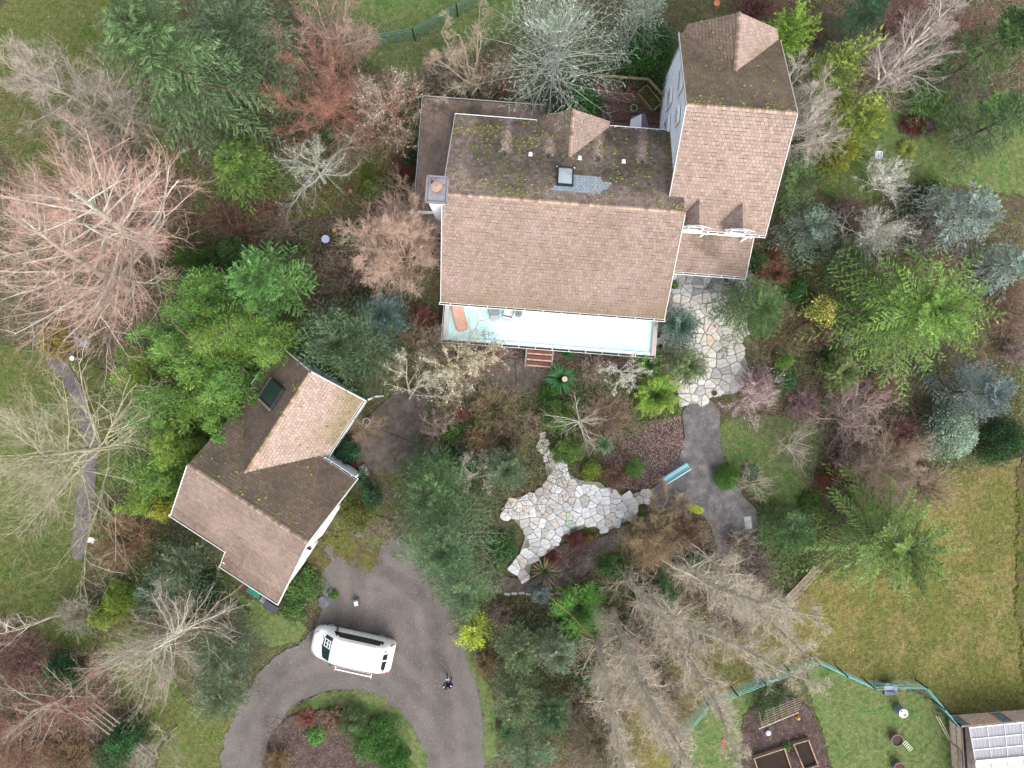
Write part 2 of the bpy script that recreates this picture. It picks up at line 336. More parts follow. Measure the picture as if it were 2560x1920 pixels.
o, w = sheet('lawn', [(1170, 1600), (1205, 1690), (1232, 1720), (1245, 1850), (1238, 1905), (1205, 1900), (1210, 1800), (1190, 1700), (1160, 1640)], 'green', amp=.05); lawn_polys.append(('green', w))
sheet('concrete_path', [(880, 1120), (930, 1030), (1000, 970), (1080, 960), (1215, 900), (1400, 895), (1395, 985), (1240, 992), (1130, 995), (1100, 1060), (1050, 1090), (1040, 1150), (1020, 1180), (900, 1185)], 'concrete', amp=0.02, it=1)
sheet('gravel_path', [(1700, 1003), (1800, 995), (1797, 1130), (1845, 1225), (1905, 1290), (1895, 1440), (1840, 1430), (1800, 1400), (1770, 1290), (1700, 1270), (1620, 1285), (1612, 1230), (1660, 1200), (1715, 1120)], 'path', amp=0.04)
sheet('gravel_path', [(1215, 1420), (1290, 1450), (1400, 1440), (1450, 1380), (1500, 1340), (1570, 1325), (1540, 1370), (1480, 1420), (1420, 1470), (1250, 1488), (1215, 1470)], 'concrete', amp=0.04)
sheet('gravel_path', [(120, 880), (160, 895), (205, 960), (240, 1060), (245, 1150), (235, 1270), (215, 1400), (178, 1400), (190, 1260), (212, 1130), (195, 1040), (160, 950), (115, 905)], 'path', amp=0.04)
sheet('earth_bed', [(1860, 1770), (1950, 1735), (2010, 1745), (2060, 1850), (2090, 2000), (1870, 2000), (1850, 1850)], 'dark')
sheet('earth_bed', [(2540, 1150), (2580, 1150), (2580, 1720), (2550, 1700), (2556, 1600), (2534, 1540), (2545, 1300)], 'moss', amp=.14)
sheet('earth_bed', [(700, 580), (760, 545), (880, 550), (930, 620), (900, 700), (780, 700), (710, 650)], 'dark')
sheet('earth_bed', [(700, 1800), (770, 1775), (860, 1775), (930, 1800), (990, 1870), (1010, 1990), (650, 1990), (660, 1880)], 'dark', amp=.05)
sheet('earth_bed', [(1560, 1060), (1700, 1040), (1712, 1120), (1655, 1200), (1610, 1225), (1540, 1215), (1500, 1120)], 'dark', amp=.05)
sheet('earth_bed', [(1390, 1370), (1440, 1340), (1500, 1330), (1470, 1390), (1430, 1430), (1370, 1430)], 'dark', amp=.05)
sheet('earth_bed', [(2240, 320), (2270, 290), (2340, 300), (2345, 330), (2290, 345), (2255, 335)], 'dark', amp=.05)
sheet('earth_bed', [(1200, 835), (1660, 870), (1660, 905), (1550, 930), (1420, 900), (1290, 900), (1210, 900), (1130, 890), (1130, 850)], 'dark', amp=.05)

# concrete joints: narrow recessed strips
mb = MB()
for a, b in (((1288, 895), (1292, 990)), ((955, 1075), (1030, 1105)), ((1080, 985), (1095, 1040))):
    pa, pb = P(*a, .0), P(*b, .0); z = 0.004 * (_lvl[0] + 1); mb.bar((pa[0], pa[1], z), (pb[0], pb[1], z), 0.035, 0.004, (.035, .028, .02))
o = mb.build('path_joint', 'matt'); o['kind'] = 'structure'

# ------------------------------------------------------------------ vegetation builders (numpy)
def unit(a): return a / (np.linalg.norm(a, axis=-1, keepdims=True) + 1e-9)
def blades(Pt, D, L, Wd, col, upj=0.6):
    n = len(Pt); up = np.array([0, 0, 1.0]) + rng.normal(0, upj, (n, 3)); s = unit(np.cross(D, up)) * (np.asarray(Wd).reshape(-1, 1) / 2)
    L = np.asarray(L).reshape(-1, 1); mid = Pt + D * L * 0.35
    V = np.stack([Pt, mid - s, Pt + D * L, mid + s], 1).reshape(-1, 3); Fc = np.arange(4 * n).reshape(n, 4)
    return V, Fc, col
def tris(Pt, D, L, Wd, col, upj=0.6):
    n = len(Pt); up = np.array([0, 0, 1.0]) + rng.normal(0, upj, (n, 3)); s = unit(np.cross(D, up)) * (np.asarray(Wd).reshape(-1, 1) / 2)
    L = np.asarray(L).reshape(-1, 1)
    V = np.stack([Pt - s, Pt + D * L, Pt + s], 1).reshape(-1, 3); Fc = np.arange(3 * n).reshape(n, 3)
    return V, Fc, col
def mixc(c1, c2, t): t = np.asarray(t).reshape(-1, 1); return np.array(c1) * (1 - t) + np.array(c2) * t

def tubes(pl, rad, nside=3):
    """pl (N,K,3) polylines, rad (N,K) -> V, F quads"""
    N_, K, _ = pl.shape; d = np.gradient(pl, axis=1); d = unit(d); ref = np.array([0.13, 0.21, 1.0]); a = unit(np.cross(d, ref)); b = np.cross(d, a)
    ang = np.arange(nside) * 2 * np.pi / nside
    V = pl[:, :, None, :] + rad[:, :, None, None] * (a[:, :, None, :] * np.cos(ang)[None, None, :, None] + b[:, :, None, :] * np.sin(ang)[None, None, :, None])
    idx = np.arange(N_ * K * nside).reshape(N_, K, nside); nx = np.roll(idx, -1, 2)
    Fc = np.stack([idx[:, :-1], nx[:, :-1], nx[:, 1:], idx[:, 1:]], -1).reshape(-1, 4)
    return V.reshape(-1, 3), Fc
def polylines(st, dr, ln, K, wob=0.15, lift=0.0, grav=0.0):
    """curved polylines from starts st (N,3), directions dr, lengths ln"""
    n = len(st); pts = [st]; d = unit(dr); seg = (ln / (K - 1)).reshape(-1, 1)
    for i in range(K - 1):
        d = unit(d + rng.normal(0, wob, (n, 3)) + np.array([0, 0, lift - grav]) ); pts.append(pts[-1] + d * seg)
    return np.stack(pts, 1)
def children(pl, per, t0, t1, ang, angj, lenf, lenj, plen, taperl=True):
    N_, K, _ = pl.shape; n = N_ * per; pi = np.repeat(np.arange(N_), per); t = np.tile(np.linspace(t0, t1, per), N_) + rng.uniform(-.5, .5, n) * (t1 - t0) / per
    t = np.clip(t, 0.02, 0.99); f = t * (K - 1); i0 = np.clip(f.astype(int), 0, K - 2); fr = (f - i0).reshape(-1, 1)
    st = pl[pi, i0] * (1 - fr) + pl[pi, i0 + 1] * fr; tan = unit(pl[pi, i0 + 1] - pl[pi, i0])
    rnd = unit(np.cross(tan, rng.normal(0, 1, (n, 3)))); a = np.radians(ang + rng.normal(0, angj, n)).reshape(-1, 1)
    d = tan * np.cos(a) + rnd * np.sin(a); ln = plen[pi] * lenf * (1 - (0.55 * t if taperl else 0)) * rng.uniform(1 - lenj, 1 + lenj, n)
    return st, d, ln, pi, t

def add_part(root, name, parts, mat, smooth=False):
    """parts: list of (V,F,col) with the same face size"""
    vs, fs, cs, off = [], [], [], 0
    for V, Fc, c in parts:
        vs.append(V); fs.append(Fc + off); off += len(V); cc = np.asarray(c, float)
        cs.append(np.tile(cc, (len(Fc), 1)) if cc.ndim == 1 else cc)
    me = mesh_np(name, np.vstack(vs), np.vstack(fs), np.vstack(cs), M[mat], smooth)
    return link(name, me, root)

TRI = [0]
def bare_tree(name, label, px, py, h, Rr, col=(.30, .27, .23), tip=(.33, .2, .16), cat='tree', r0=0.2, limbs=12, l2=8, l3=7, l4=5, t0=0.2, ang=50, tw=0.010, group=None, lift=0.06, base=None, dirs=None, wob=.14, grav=0.0, lf=1.0, stems=1, moss=None, thin=1.0):
    """px,py: photo pixel of the crown top; the trunk foot follows from the height"""
    x, y, _ = P(px, py, h * 0.92) if base is None else P(*base, 0)
    root = thing(name, label, cat, (x, y, 0), 0, group)
    Pt = np.zeros((stems, 3)); dr = unit(rng.normal(0, 0.25 if stems > 1 else .03, (stems, 3)) + np.array([0, 0, 1.0]))
    if stems > 1: Pt[:, :2] = rng.normal(0, 0.12, (stems, 2))
    tl = np.full(stems, h * 0.95) * rng.uniform(.85, 1.0, stems)
    trunk = polylines(Pt, dr, tl, 9, 0.05); tr = np.linspace(r0, r0 * 0.15, 9)[None, :].repeat(stems, 0)
    V, Fc = tubes(trunk, tr, 7)
    wood = [(V, Fc, np.array(col) * rng.uniform(.75, 1.05, (len(Fc), 1)))]
    per = max(3, limbs // stems)
    st, d, ln, pi, t = children(trunk, per, t0, 0.97, ang, 9, 1.0, .2, np.full(stems, Rr * 1.35), False)
    ln = Rr * 1.25 * (1.08 - 0.75 * np.clip((t - t0) / (1 - t0), 0, 1)) * rng.uniform(.7, 1.15, len(t)) * lf
    if dirs is not None:
        kk = len(dirs); z = rng.uniform(.3, .75, kk) * h
        st = np.vstack([st, np.stack([np.zeros(kk), np.zeros(kk), z], 1)]); d = np.vstack([d, np.array([(q[0], q[1], q[2]) for q in dirs], float)]); ln = np.append(ln, [q[3] for q in dirs])
    l1 = polylines(st, d, ln, 7, wob * .75, lift, grav); r1 = (np.clip(ln / (Rr * 1.3), .3, 1.05) * r0 * 0.42 * (thin ** 1.5))[:, None] * np.linspace(1, .25, 7)[None]
    V, Fc = tubes(l1, r1, 5); bc = np.array(col)
    cr = [(V, Fc, bc * rng.uniform(.85, 1.2, (len(Fc), 1)))]
    st, d, L2, pi, t = children(l1, l2, .15, .97, 36, 12, .6, .35, ln); p2 = polylines(st, d, L2, 5, wob * 1.2, lift * 1.2, grav)
    r2 = thin * (np.clip(L2, .1, 9) * 0.0105 + .005)[:, None] * np.linspace(1, .35, 5)[None]
    V, Fc = tubes(p2, r2, 3); cr.append((V, Fc, mixc(col, tip, np.full(len(Fc), .25)) * rng.uniform(.8, 1.25, (len(Fc), 1))))
    st, d, L3, pi, t = children(p2, l3, .12, .98, 33, 13, .62, .4, L2); p3 = polylines(st, d, L3, 4, wob * 1.4, lift * 1.5, grav * 1.3)
    r3 = thin * (np.clip(L3, .05, 5) * 0.004 + tw * .45)[:, None] * np.linspace(1, .5, 4)[None]
    V, Fc = tubes(p3, r3, 3); cr.append((V, Fc, mixc(col, tip, rng.uniform(.3, .8, len(Fc))) * rng.uniform(.8, 1.2, (len(Fc), 1))))
    add_part(root, 'trunk', wood, 'bark', True); add_part(root, 'branches', cr, 'bark', True)
    if l4:
        st, d, L4, pi, t = children(p3, l4, .1, .98, 30, 15, .85, .45, L3); L4 = np.clip(L4, .16, None); d = unit(d)
        A = tris(st, d, L4, np.full(len(st), tw * 1.1), mixc(col, tip, rng.uniform(.5, 1, len(st))) * rng.uniform(.8, 1.25, (len(st), 1)), 1.0)
        m2 = unit(d + rng.normal(0, .4, d.shape)); A2 = tris(st + d * L4.reshape(-1, 1) * .5, m2, L4 * .7, np.full(len(st), tw * .9), mixc(col, tip, rng.uniform(.6, 1, len(st))), 1.0)
        add_part(root, 'twigs', [A, A2], 'bark')
    if moss:
        k = moss[1]; sel = rng.integers(0, len(p2), k); ii = rng.integers(0, 5, k); q = p2[sel, ii] + rng.normal(0, .03, (k, 3))
        B = blades(q, unit(rng.normal(0, 1, (k, 3))), rng.uniform(.05, .12, k), rng.uniform(.03, .06, k), np.array(moss[0]) * rng.uniform(.7, 1.3, (k, 1)))
        add_part(root, 'lichen', [B], 'leaf')['kind'] = 'stuff'
    return root

def twig_shrub(name, label, px, py, Rr, h, col, tip, n=60, per=7, per2=5, cat='shrub', tw=.009, up=.55, group=None, leaf=None, inner=0.12, wob=.16, grav=0.0):
    """bare many-stemmed shrub: stems fan from the foot"""
    x, y, _ = P(px, py, h * .5); root = thing(name, label, cat, (x, y, 0), 0, group)
    az = rng.uniform(0, 2 * np.pi, n); el = np.arctan2(h, Rr * rng.uniform(.15, 1.1, n)); st = np.stack([np.cos(az) * inner * Rr, np.sin(az) * inner * Rr, np.zeros(n)], 1)
    d = np.stack([np.cos(az) * np.cos(el), np.sin(az) * np.cos(el), np.sin(el)], 1); ln = Rr / np.maximum(np.cos(el), .45) * rng.uniform(.6, 1.0, n); ln = np.minimum(ln, math.hypot(Rr, h) * 1.02)
    p1 = polylines(st, d, ln, 6, wob * .6, 0.0, grav); V, Fc = tubes(p1, np.full((n, 1), .013 + Rr * .004) * np.linspace(1, .4, 6)[None], 3)
    a = [(V, Fc, np.array(col) * rng.uniform(.7, 1.25, (len(Fc), 1)))]
    s2, d2, L2, _, _ = children(p1, per, .15, .97, 38, 14, .42, .35, ln); p2 = polylines(s2, d2, L2, 4, wob, .02, grav)
    V, Fc = tubes(p2, np.full((len(s2), 1), tw * .8) * np.linspace(1, .5, 4)[None], 3); a.append((V, Fc, mixc(col, tip, rng.uniform(.2, .8, len(Fc))) * rng.uniform(.75, 1.25, (len(Fc), 1))))
    add_part(root, 'stems', a, 'bark', True)
    s3, d3, L3, _, _ = children(p2, per2, .1, .95, 34, 16, .8, .4, L2); L3 = np.clip(L3, .1, .7)
    add_part(root, 'twigs', [tris(s3, unit(d3), L3, np.full(len(s3), tw * 1.2), mixc(col, tip, rng.uniform(.5, 1, len(s3))) * rng.uniform(.75, 1.25, (len(s3), 1)), 1.0)], 'bark')
    if leaf:
        c, m, sz = leaf; sel = rng.integers(0, len(p2), m); q = p2[sel, rng.integers(1, 4, m)]
        add_part(root, 'leaves' if cat != 'tree' else 'buds', [blades(q, unit(rng.normal(0, 1, (m, 3)) + (0, 0, .4)), sz * rng.uniform(.6, 1.3, m), sz * .55 * rng.uniform(.7, 1.2, m), np.array(c) * rng.uniform(.7, 1.35, (m, 1)))], 'leaf')
    return root

def warm(c):
    c = np.array(c, float)
    return c * np.array((1.14, 1.05, .88)) if c[2] < c[1] * .80 and c[1] > c[0] else c
def conifer(name, label, px, py, h, Rr, col, tip, cat='tree', limbs=60, K=14, Mb=9, bl=.16, bw=.035, droop=.35, el0=8, p=.8, t0=.06, spread=48, fb=.42, wood=(.10, .075, .06), woodw=.02, group=None, bare=0.0, up=.15, tiplen=1.0, jit=.25, tight=1.0):
    col, tip = warm(col), warm(tip)
    x, y, _ = P(px, py, h * .95); root = thing(name, label, cat, (x, y, 0), 0, group)
    pl = polylines(np.zeros((1, 3)), np.array([[0, 0, 1.0]]), np.array([h]), 7, .015); V, Fc = tubes(pl, np.linspace(.04 + h * .012, .015, 7)[None], 7)
    w = [(V, Fc, np.array(wood))]
    t = np.sort(rng.uniform(0, 1, limbs) ** .8); z = h * (t0 + (1 - t0) * t * .97); az = np.arange(limbs) * 2.39996 + rng.normal(0, .3, limbs)
    L = (Rr * (1 - t) ** p * rng.uniform(1 - jit, 1 + jit * .6, limbs) + .22) * tiplen
    el = np.radians(el0 + 45 * t ** 2 + rng.normal(0, 5, limbs)); ns = 8; s = np.linspace(0, 1, ns)
    dh = np.stack([np.cos(az), np.sin(az), np.zeros(limbs)], 1)
    dist = L[:, None] * s[None]; swing = rng.normal(0, .12, limbs)[:, None] * dist ** 2 / Rr
    perp = np.stack([-np.sin(az), np.cos(az), np.zeros(limbs)], 1)
    zz = z[:, None] + dist * np.tan(el)[:, None] - droop * dist ** 2 / max(Rr, .3)
    LP = dh[:, None, :] * dist[..., None] + perp[:, None, :] * swing[..., None]; LP[..., 2] = np.maximum(zz, .08)
    V, Fc = tubes(LP, (woodw * (.4 + L / Rr))[:, None] * np.linspace(1, .2, ns)[None], 3); w.append((V, Fc, np.array(wood) * rng.uniform(.8, 1.3, (len(Fc), 1))))
    # branchlets on both sides, in the plane of the limb
    sp = np.linspace(.08 + bare, .98, K); f = sp * (ns - 1); i0 = np.clip(f.astype(int), 0, ns - 2); fr = f - i0
    B = LP[:, i0] * (1 - fr)[None, :, None] + LP[:, i0 + 1] * fr[None, :, None]; T = unit(LP[:, i0 + 1] - LP[:, i0])
    side = unit(np.cross(T, np.array([0, 0, 1.0]))); sg = np.where(np.arange(K) % 2 == 0, 1.0, -1.0)[None, :, None]
    a = np.radians(spread + rng.normal(0, 9, (limbs, K)))[..., None]
    BD = unit(T * np.cos(a) + side * sg * np.sin(a) + np.array([0, 0, -.18]) * droop * 2 + rng.normal(0, .07, (limbs, K, 3)))
    BL = (L[:, None] * fb * (1.02 - sp[None]) ** .75 + bl * .8) * rng.uniform(.75, 1.2, (limbs, K))
    B, BD, BL = B.reshape(-1, 3), BD.reshape(-1, 3), BL.reshape(-1); li = np.repeat(np.arange(limbs), K); sl = np.tile(sp, limbs)
    nb = len(B); qq = np.tile(np.linspace(.05, 1, Mb), nb) + rng.uniform(-.06, .06, nb * Mb); bi = np.repeat(np.arange(nb), Mb)
    base = B[bi] + BD[bi] * (BL[bi] * qq)[:, None]; base[:, 2] -= droop * .5 * (BL[bi] * qq) ** 2
    sd2 = unit(np.cross(BD[bi], np.array([0, 0, 1.0]))); s2 = rng.choice([-1.0, 1.0], nb * Mb)[:, None] * rng.uniform(.1, .9, (nb * Mb, 1)) * tight
    D = unit(BD[bi] + sd2 * s2 + rng.normal(0, up, (nb * Mb, 3)))
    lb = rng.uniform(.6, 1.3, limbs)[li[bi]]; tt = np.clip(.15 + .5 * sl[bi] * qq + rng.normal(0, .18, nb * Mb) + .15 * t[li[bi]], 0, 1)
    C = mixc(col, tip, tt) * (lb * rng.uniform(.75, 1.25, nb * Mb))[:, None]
    add_part(root, 'trunk', w, 'bark', True)
    add_part(root, 'foliage', [tris(base, D, bl * rng.uniform(.6, 1.25, nb * Mb), np.full(nb * Mb, bw), C, .7)], 'leaf'); TRI[0] += nb * Mb
    return root

def bush(name, label, px, py, Rr, h, col, tip, n=4000, lobes=16, ls=.09, lw=.05, cat='shrub', lob=.38, group=None, flat=.0, z0=None, out=.6, rxy=(1, 1), parts=None, hollow=.55, trunk=True, rot=0.0, irr=1.0):
    """leafy crown: leaves spread over and inside lobes on a dome"""
    col, tip = warm(col), warm(tip)
    x, y, _ = P(px, py, h * .7); root = thing(name, label, cat, (x, y, 0), 0, group)
    u = rng.uniform(0, 1, lobes); az = np.arange(lobes) * 2.39996 + rng.uniform(0, 6); rr = np.sqrt((np.arange(lobes) + .5) / lobes)
    cx = np.cos(az) * rr * (1 - lob) * Rr * rxy[0]; cy = np.sin(az) * rr * (1 - lob) * Rr * rxy[1]
    cx += rng.normal(0, .10 * Rr * irr, lobes); cy += rng.normal(0, .10 * Rr * irr, lobes)
    c_, s_ = math.cos(rot), math.sin(rot); cx, cy = cx * c_ - cy * s_, cx * s_ + cy * c_
    lr = lob * Rr * rng.uniform(1 - .5 * irr, 1 + .3 * irr, lobes); top = h * np.sqrt(np.clip(1 - (rr * .85) ** 2, .05, 1)) * rng.uniform(1 - .3 * irr, 1 + .15 * irr, lobes); cz = np.maximum(top - lr, lr * .5)
    li = rng.integers(0, lobes, n); d = unit(rng.normal(0, 1, (n, 3)) + (0, 0, .55)); rad = lr[li] * rng.uniform(hollow, 1.0, n) ** .6
    q = np.stack([cx[li], cy[li], cz[li]], 1) + d * rad[:, None]
    # skirt: some leaves fall to the foot
    q[:, 2] = np.where(rng.random(n) < .15, q[:, 2] * rng.uniform(.2, .9, n), q[:, 2]); q[:, 2] = np.maximum(q[:, 2], .05)
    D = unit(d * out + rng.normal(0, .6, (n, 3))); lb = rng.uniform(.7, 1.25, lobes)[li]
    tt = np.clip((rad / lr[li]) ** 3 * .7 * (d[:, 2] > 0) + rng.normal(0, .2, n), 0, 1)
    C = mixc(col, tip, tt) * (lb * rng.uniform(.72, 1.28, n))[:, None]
    add_part(root, 'foliage', [blades(q, D, ls * rng.uniform(.6, 1.3, n), lw * rng.uniform(.7, 1.2, n), C, .8)], 'leaf'); TRI[0] += 2 * n
    if trunk:
        k = min(lobes, 9); st = np.zeros((k, 3)); dd = np.stack([cx[:k], cy[:k], cz[:k]], 1); Lk = np.linalg.norm(dd, axis=1)
        pl = polylines(st, dd, Lk, 5, .06); V, Fc = tubes(pl, (.02 + .012 * h) * np.linspace(1, .4, 5)[None].repeat(k, 0), 5)
        add_part(root, 'stems' if cat != 'tree' else 'trunk', [(V, Fc, np.array((.12, .095, .075)))], 'bark', True)
    return root

def fronds(name, label, px, py, Rr, n, col, tip, h=.5, cat='plant', w=.035, pinn=0, arch=.6, K=7, group=None, up=.5):
    """arching strap leaves or fern fronds fanning from one foot"""
    x, y, _ = P(px, py, h * .6); root = thing(name, label, cat, (x, y, 0), 0, group)
    az = rng.uniform(0, 2 * np.pi, n); L = Rr * rng.uniform(.6, 1.08, n); s = np.linspace(0, 1, K); dist = L[:, None] * s[None]
    hz = h * rng.uniform(.5, 1.2, n)[:, None] * (1 - (1 - s[None] * rng.uniform(1.0, 1.7, n)[:, None]) ** 2) + .05
    dh = np.stack([np.cos(az), np.sin(az)], 1); pl = np.zeros((n, K, 3)); pl[..., :2] = dh[:, None] * dist[..., None]; pl[..., 2] = np.maximum(hz, .03)
    sd_ = np.stack([-np.sin(az), np.cos(az), np.zeros(n)], 1)
    pl += sd_[:, None] * (rng.normal(0, .12, n)[:, None] * dist ** 2 / Rr)[..., None]
    cb = rng.uniform(.7, 1.3, n)
    if pinn:
        f = np.tile(np.linspace(.12, .98, pinn), n) * (K - 1); pi = np.repeat(np.arange(n), pinn); i0 = np.clip(f.astype(int), 0, K - 2); fr = (f - i0)[:, None]
        b = pl[pi, i0] * (1 - fr) + pl[pi, i0 + 1] * fr; T = unit(pl[pi, i0 + 1] - pl[pi, i0]); sp = f / (K - 1); parts = []
        for sg in (-1, 1):
            D = unit(T * .55 + sd_[pi] * sg + rng.normal(0, .12, (len(b), 3))); ln = Rr * .24 * np.sin(np.clip(sp * 2.6 + .35, 0, 3.1)) * rng.uniform(.8, 1.2, len(b)) + .03
            parts.append(blades(b, D, ln, np.full(len(b), w), mixc(col, tip, np.clip(sp + rng.normal(0, .2, len(b)), 0, 1)) * cb[pi][:, None], .4))
        add_part(root, 'fronds', parts, 'leaf')
    else:
        wd = w * np.sin(np.linspace(.5, 3.0, K))[None] ; side = sd_[:, None] * wd[..., None]
        V = np.stack([pl - side, pl + side], 2).reshape(-1, 3); idx = np.arange(n * K * 2).reshape(n, K, 2)
        Fc = np.stack([idx[:, :-1, 0], idx[:, :-1, 1], idx[:, 1:, 1], idx[:, 1:, 0]], -1).reshape(-1, 4)
        C = mixc(col, tip, np.tile(np.linspace(0, 1, K - 1), n)) * np.repeat(cb, K - 1)[:, None]
        add_part(root, 'leaves', [(V, Fc, C)], 'leaf')
    return root
# ------------------------------------------------------------------ buildings
WHITE = (.78, .80, .82); TRIM = (.82, .82, .80); DARK = (.03, .03, .032)
class Frame:
    def __init__(s, deg, org):
        s.a = math.radians(deg); s.o = Vector(org)
    def w(s, u, v, z=0.0):
        c, n = math.cos(s.a), math.sin(s.a); return (u * c - v * n, u * n + v * c, z)
HF = Frame(-4.4, (2, 9.6, 0)); GF = Frame(-33, (-8.5, -12.5, 0))

def fb(x, y, s, o=3, seed=0.0): return mnoise.fractal((x * s, y * s, seed), 1.0, 2.0, o)

def clip_convex(poly, tab):
    """both 2D lists, poly counter-clockwise"""
    out = tab
    for i in range(len(poly)):
        a, b = poly[i], poly[(i + 1) % len(poly)]; ex, ey = b[0] - a[0], b[1] - a[1]; inp = out; out = []
        for j in range(len(inp)):
            p, q = inp[j - 1], inp[j]; dp = ex * (p[1] - a[1]) - ey * (p[0] - a[0]); dq = ex * (q[1] - a[1]) - ey * (q[0] - a[0])
            if (dp >= 0) != (dq >= 0):
                t = dp / (dp - dq); out.append((p[0] + (q[0] - p[0]) * t, p[1] + (q[1] - p[1]) * t))
            if dq >= 0: out.append(q)
        if not out: return out
    return out

def roof_face(root, fr, corners, colf, mossf=None, thick=.12, expo=.185, tabw=.20, slab=(.075, .058, .05), seed=0, flat=False):
    """one convex roof slope: a slab, its shingles (real tabs with a butt edge and open joints) and moss cushions"""
    pts = [Vector(p) for p in corners]; n = (pts[1] - pts[0]).cross(pts[2] - pts[0]); n.normalize()
    for p in pts[3:]: p.z = pts[0].z - (n.x * (p.x - pts[0].x) + n.y * (p.y - pts[0].y)) / n.z
    if n.z < 0: pts.reverse(); n = -n
    U = Vector((0, 0, 1)).cross(n).normalized(); Vv = n.cross(U).normalized(); o = pts[0]
    # U along the course, Vv up-slope
    sb = MB(); sb.face([p for p in pts], slab); dn = Vector((0, 0, -thick)); sb.face([p + dn for p in reversed(pts)], slab)
    for i in range(len(pts)):
        a, b = pts[i], pts[(i + 1) % len(pts)]; sb.face([a, a + dn, b + dn, b], (.55, .55, .54))
    rf = sb.build('roof', 'matt', root, fr.o)
    p2 = [((p - o).dot(U), (p - o).dot(Vv)) for p in pts]
    us = [q[0] for q in p2]; vs = [q[1] for q in p2]; mb = MB(); rr = random.Random(seed)
    v = min(vs); row = 0
    while v < max(vs):
        u = min(us) - tabw * (.5 * (row % 2) + rr.uniform(0, .12)); alt = row % 2
        while u < max(us):
            w = tabw * rr.uniform(.95, 1.05); tk = rr.random(); gap = rr.uniform(.009, .016)
            h = .024 if (tk < .5) else .016; low = rr.uniform(.018, .028) if tk > .3 else rr.uniform(.034, .050)
            tab = [(u + gap, v + low), (u + w, v + low), (u + w, v + expo + .01), (u + gap, v + expo + .01)]
            cl = clip_convex(p2, tab)
            if len(cl) >= 3:
                ct = o + U * (u + w / 2) + Vv * (v + expo / 2); c = colf(ct.x, ct.y, ct.z, rr)
                def lift(q): k = 1 - (q[1] - v - low) / expo; return o + U * q[0] + Vv * q[1] + n * (.004 + h * max(0.1, k))
                mb.face([lift(q) for q in cl], c)
                if len(cl) == 4 and abs(cl[0][1] - (v + low)) < 1e-6 or True:
                    lo_ = [q for q in cl if abs(q[1] - (v + low)) < 1e-5]
                    if len(lo_) == 2:
                        lo_.sort(); a, b = lift(lo_[0]), lift(lo_[1]); mb.face([a - n * h, b - n * h, b, a], tuple(x * .8 for x in c))
            u += w
        v += expo; row += 1
    sh = mb.build('shingles', 'shingle', root if flat else rf, fr.o); sh['kind'] = 'stuff'
    if mossf:
        A = (max(us) - min(us)) * (max(vs) - min(vs)); ms = MB()
        for _ in range(int(A * 75)):
            q = (rr.uniform(min(us), max(us)), rr.uniform(min(vs), max(vs)))
            c = o + U * q[0] + Vv * q[1]
            if rr.random() > mossf(c.x, c.y, c.z): continue
            if len(clip_convex(p2, [(q[0] - .01, q[1] - .01), (q[0] + .01, q[1] - .01), (q[0], q[1] + .01)])) < 3: continue
            r = rr.choice((.022, .03, .035, .05, .06, .09)); hh = r * .5 + .03; k = 6; ring = []
            for j in range(k):
                t = 2 * math.pi * j / k; rj = r * rr.uniform(.6, 1.25); ring.append(c + U * (rj * math.cos(t)) + Vv * (rj * .8 * math.sin(t)) + n * .022)
            top = c + n * hh; col = np.array((.22, .23, .035)) * rr.uniform(.5, 1.25)
            for j in range(k): ms.face([ring[j], ring[(j + 1) % k], top], tuple(col))
        if ms.f: mo = ms.build('moss', 'leaf', rf, fr.o); mo['kind'] = 'stuff'
    return rf

cap_mesh = {}
def ridge_caps(root, fr, a, b, na, nb, col, seed=1, w=.13):
    col = np.array(col) * .86
    """folded cap shingles overlapping along a ridge or hip from a to b; na, nb: downhill directions of both sides"""
    a, b = Vector(a), Vector(b); L = (b - a).length; x = (b - a) / L; k = int(L / .19); na, nb = Vector(na).normalized(), Vector(nb).normalized(); rr = random.Random(seed)
    up = -(na + nb).normalized() if (na + nb).length > .01 else Vector((0, 0, 1))
    for i in range(k):
        c = tuple(np.array(col) * rr.uniform(.62, 1.3)); m = MB(); p = Vector((0, 0, 0)); q = x * .235
        lo, hi = Vector((0, 0, 1)) * .055, Vector((0, 0, 1)) * .028
        m.face([p + lo, q + hi, q + hi + na * w, p + lo + na * w], c); m.face([q + hi, p + lo, p + lo + nb * w, q + hi + nb * w], c)
        m.face([p + lo, p + lo + na * w, p + na * w * 1.0, p], tuple(t * .7 for t in c)); m.face([p + lo + nb * w, p + lo, p, p + nb * w], tuple(t * .7 for t in c))
        o = m.build('ridge_shingle', 'shingle', root); o.location = a + x * (i * L / k) - fr.o

def gutter(root, fr, a, b, outd, drop=.06, step=1.05, col=TRIM, w=.115, straps=True, flat=False):
    a, b = Vector(a), Vector(b); od = Vector(outd).normalized(); m = MB(); x = (b - a).normalized(); z = Vector((0, 0, 1))
    a0 = a - z * drop; b0 = b - z * drop
    m.bar(a0 + od * w, b0 + od * w, .022, .10, col); m.bar(a0 + od * .006, b0 + od * .006, .012, .09, col)
    m.bar(a0 + od * w * .5 - z * .055, b0 + od * w * .5 - z * .055, w, .012, (.05, .042, .036))
    for e in (a0, b0): m.bar(e + od * .0 , e + od * (w + .02), .02, .10, col)
    g = m.build('gutter', 'paint', root, fr.o)
    if straps:
        n = int((b - a).length / step)
        for i in range(1, n + 1):
            p = a0 + x * (i * step - step * .4); s = MB(); s.bar(p - od * .03 + z * .052, p + od * (w + .01) + z * .052, .035, .012, col); s.build('gutter_strap', 'paint', root if flat else g, fr.o)
    return g

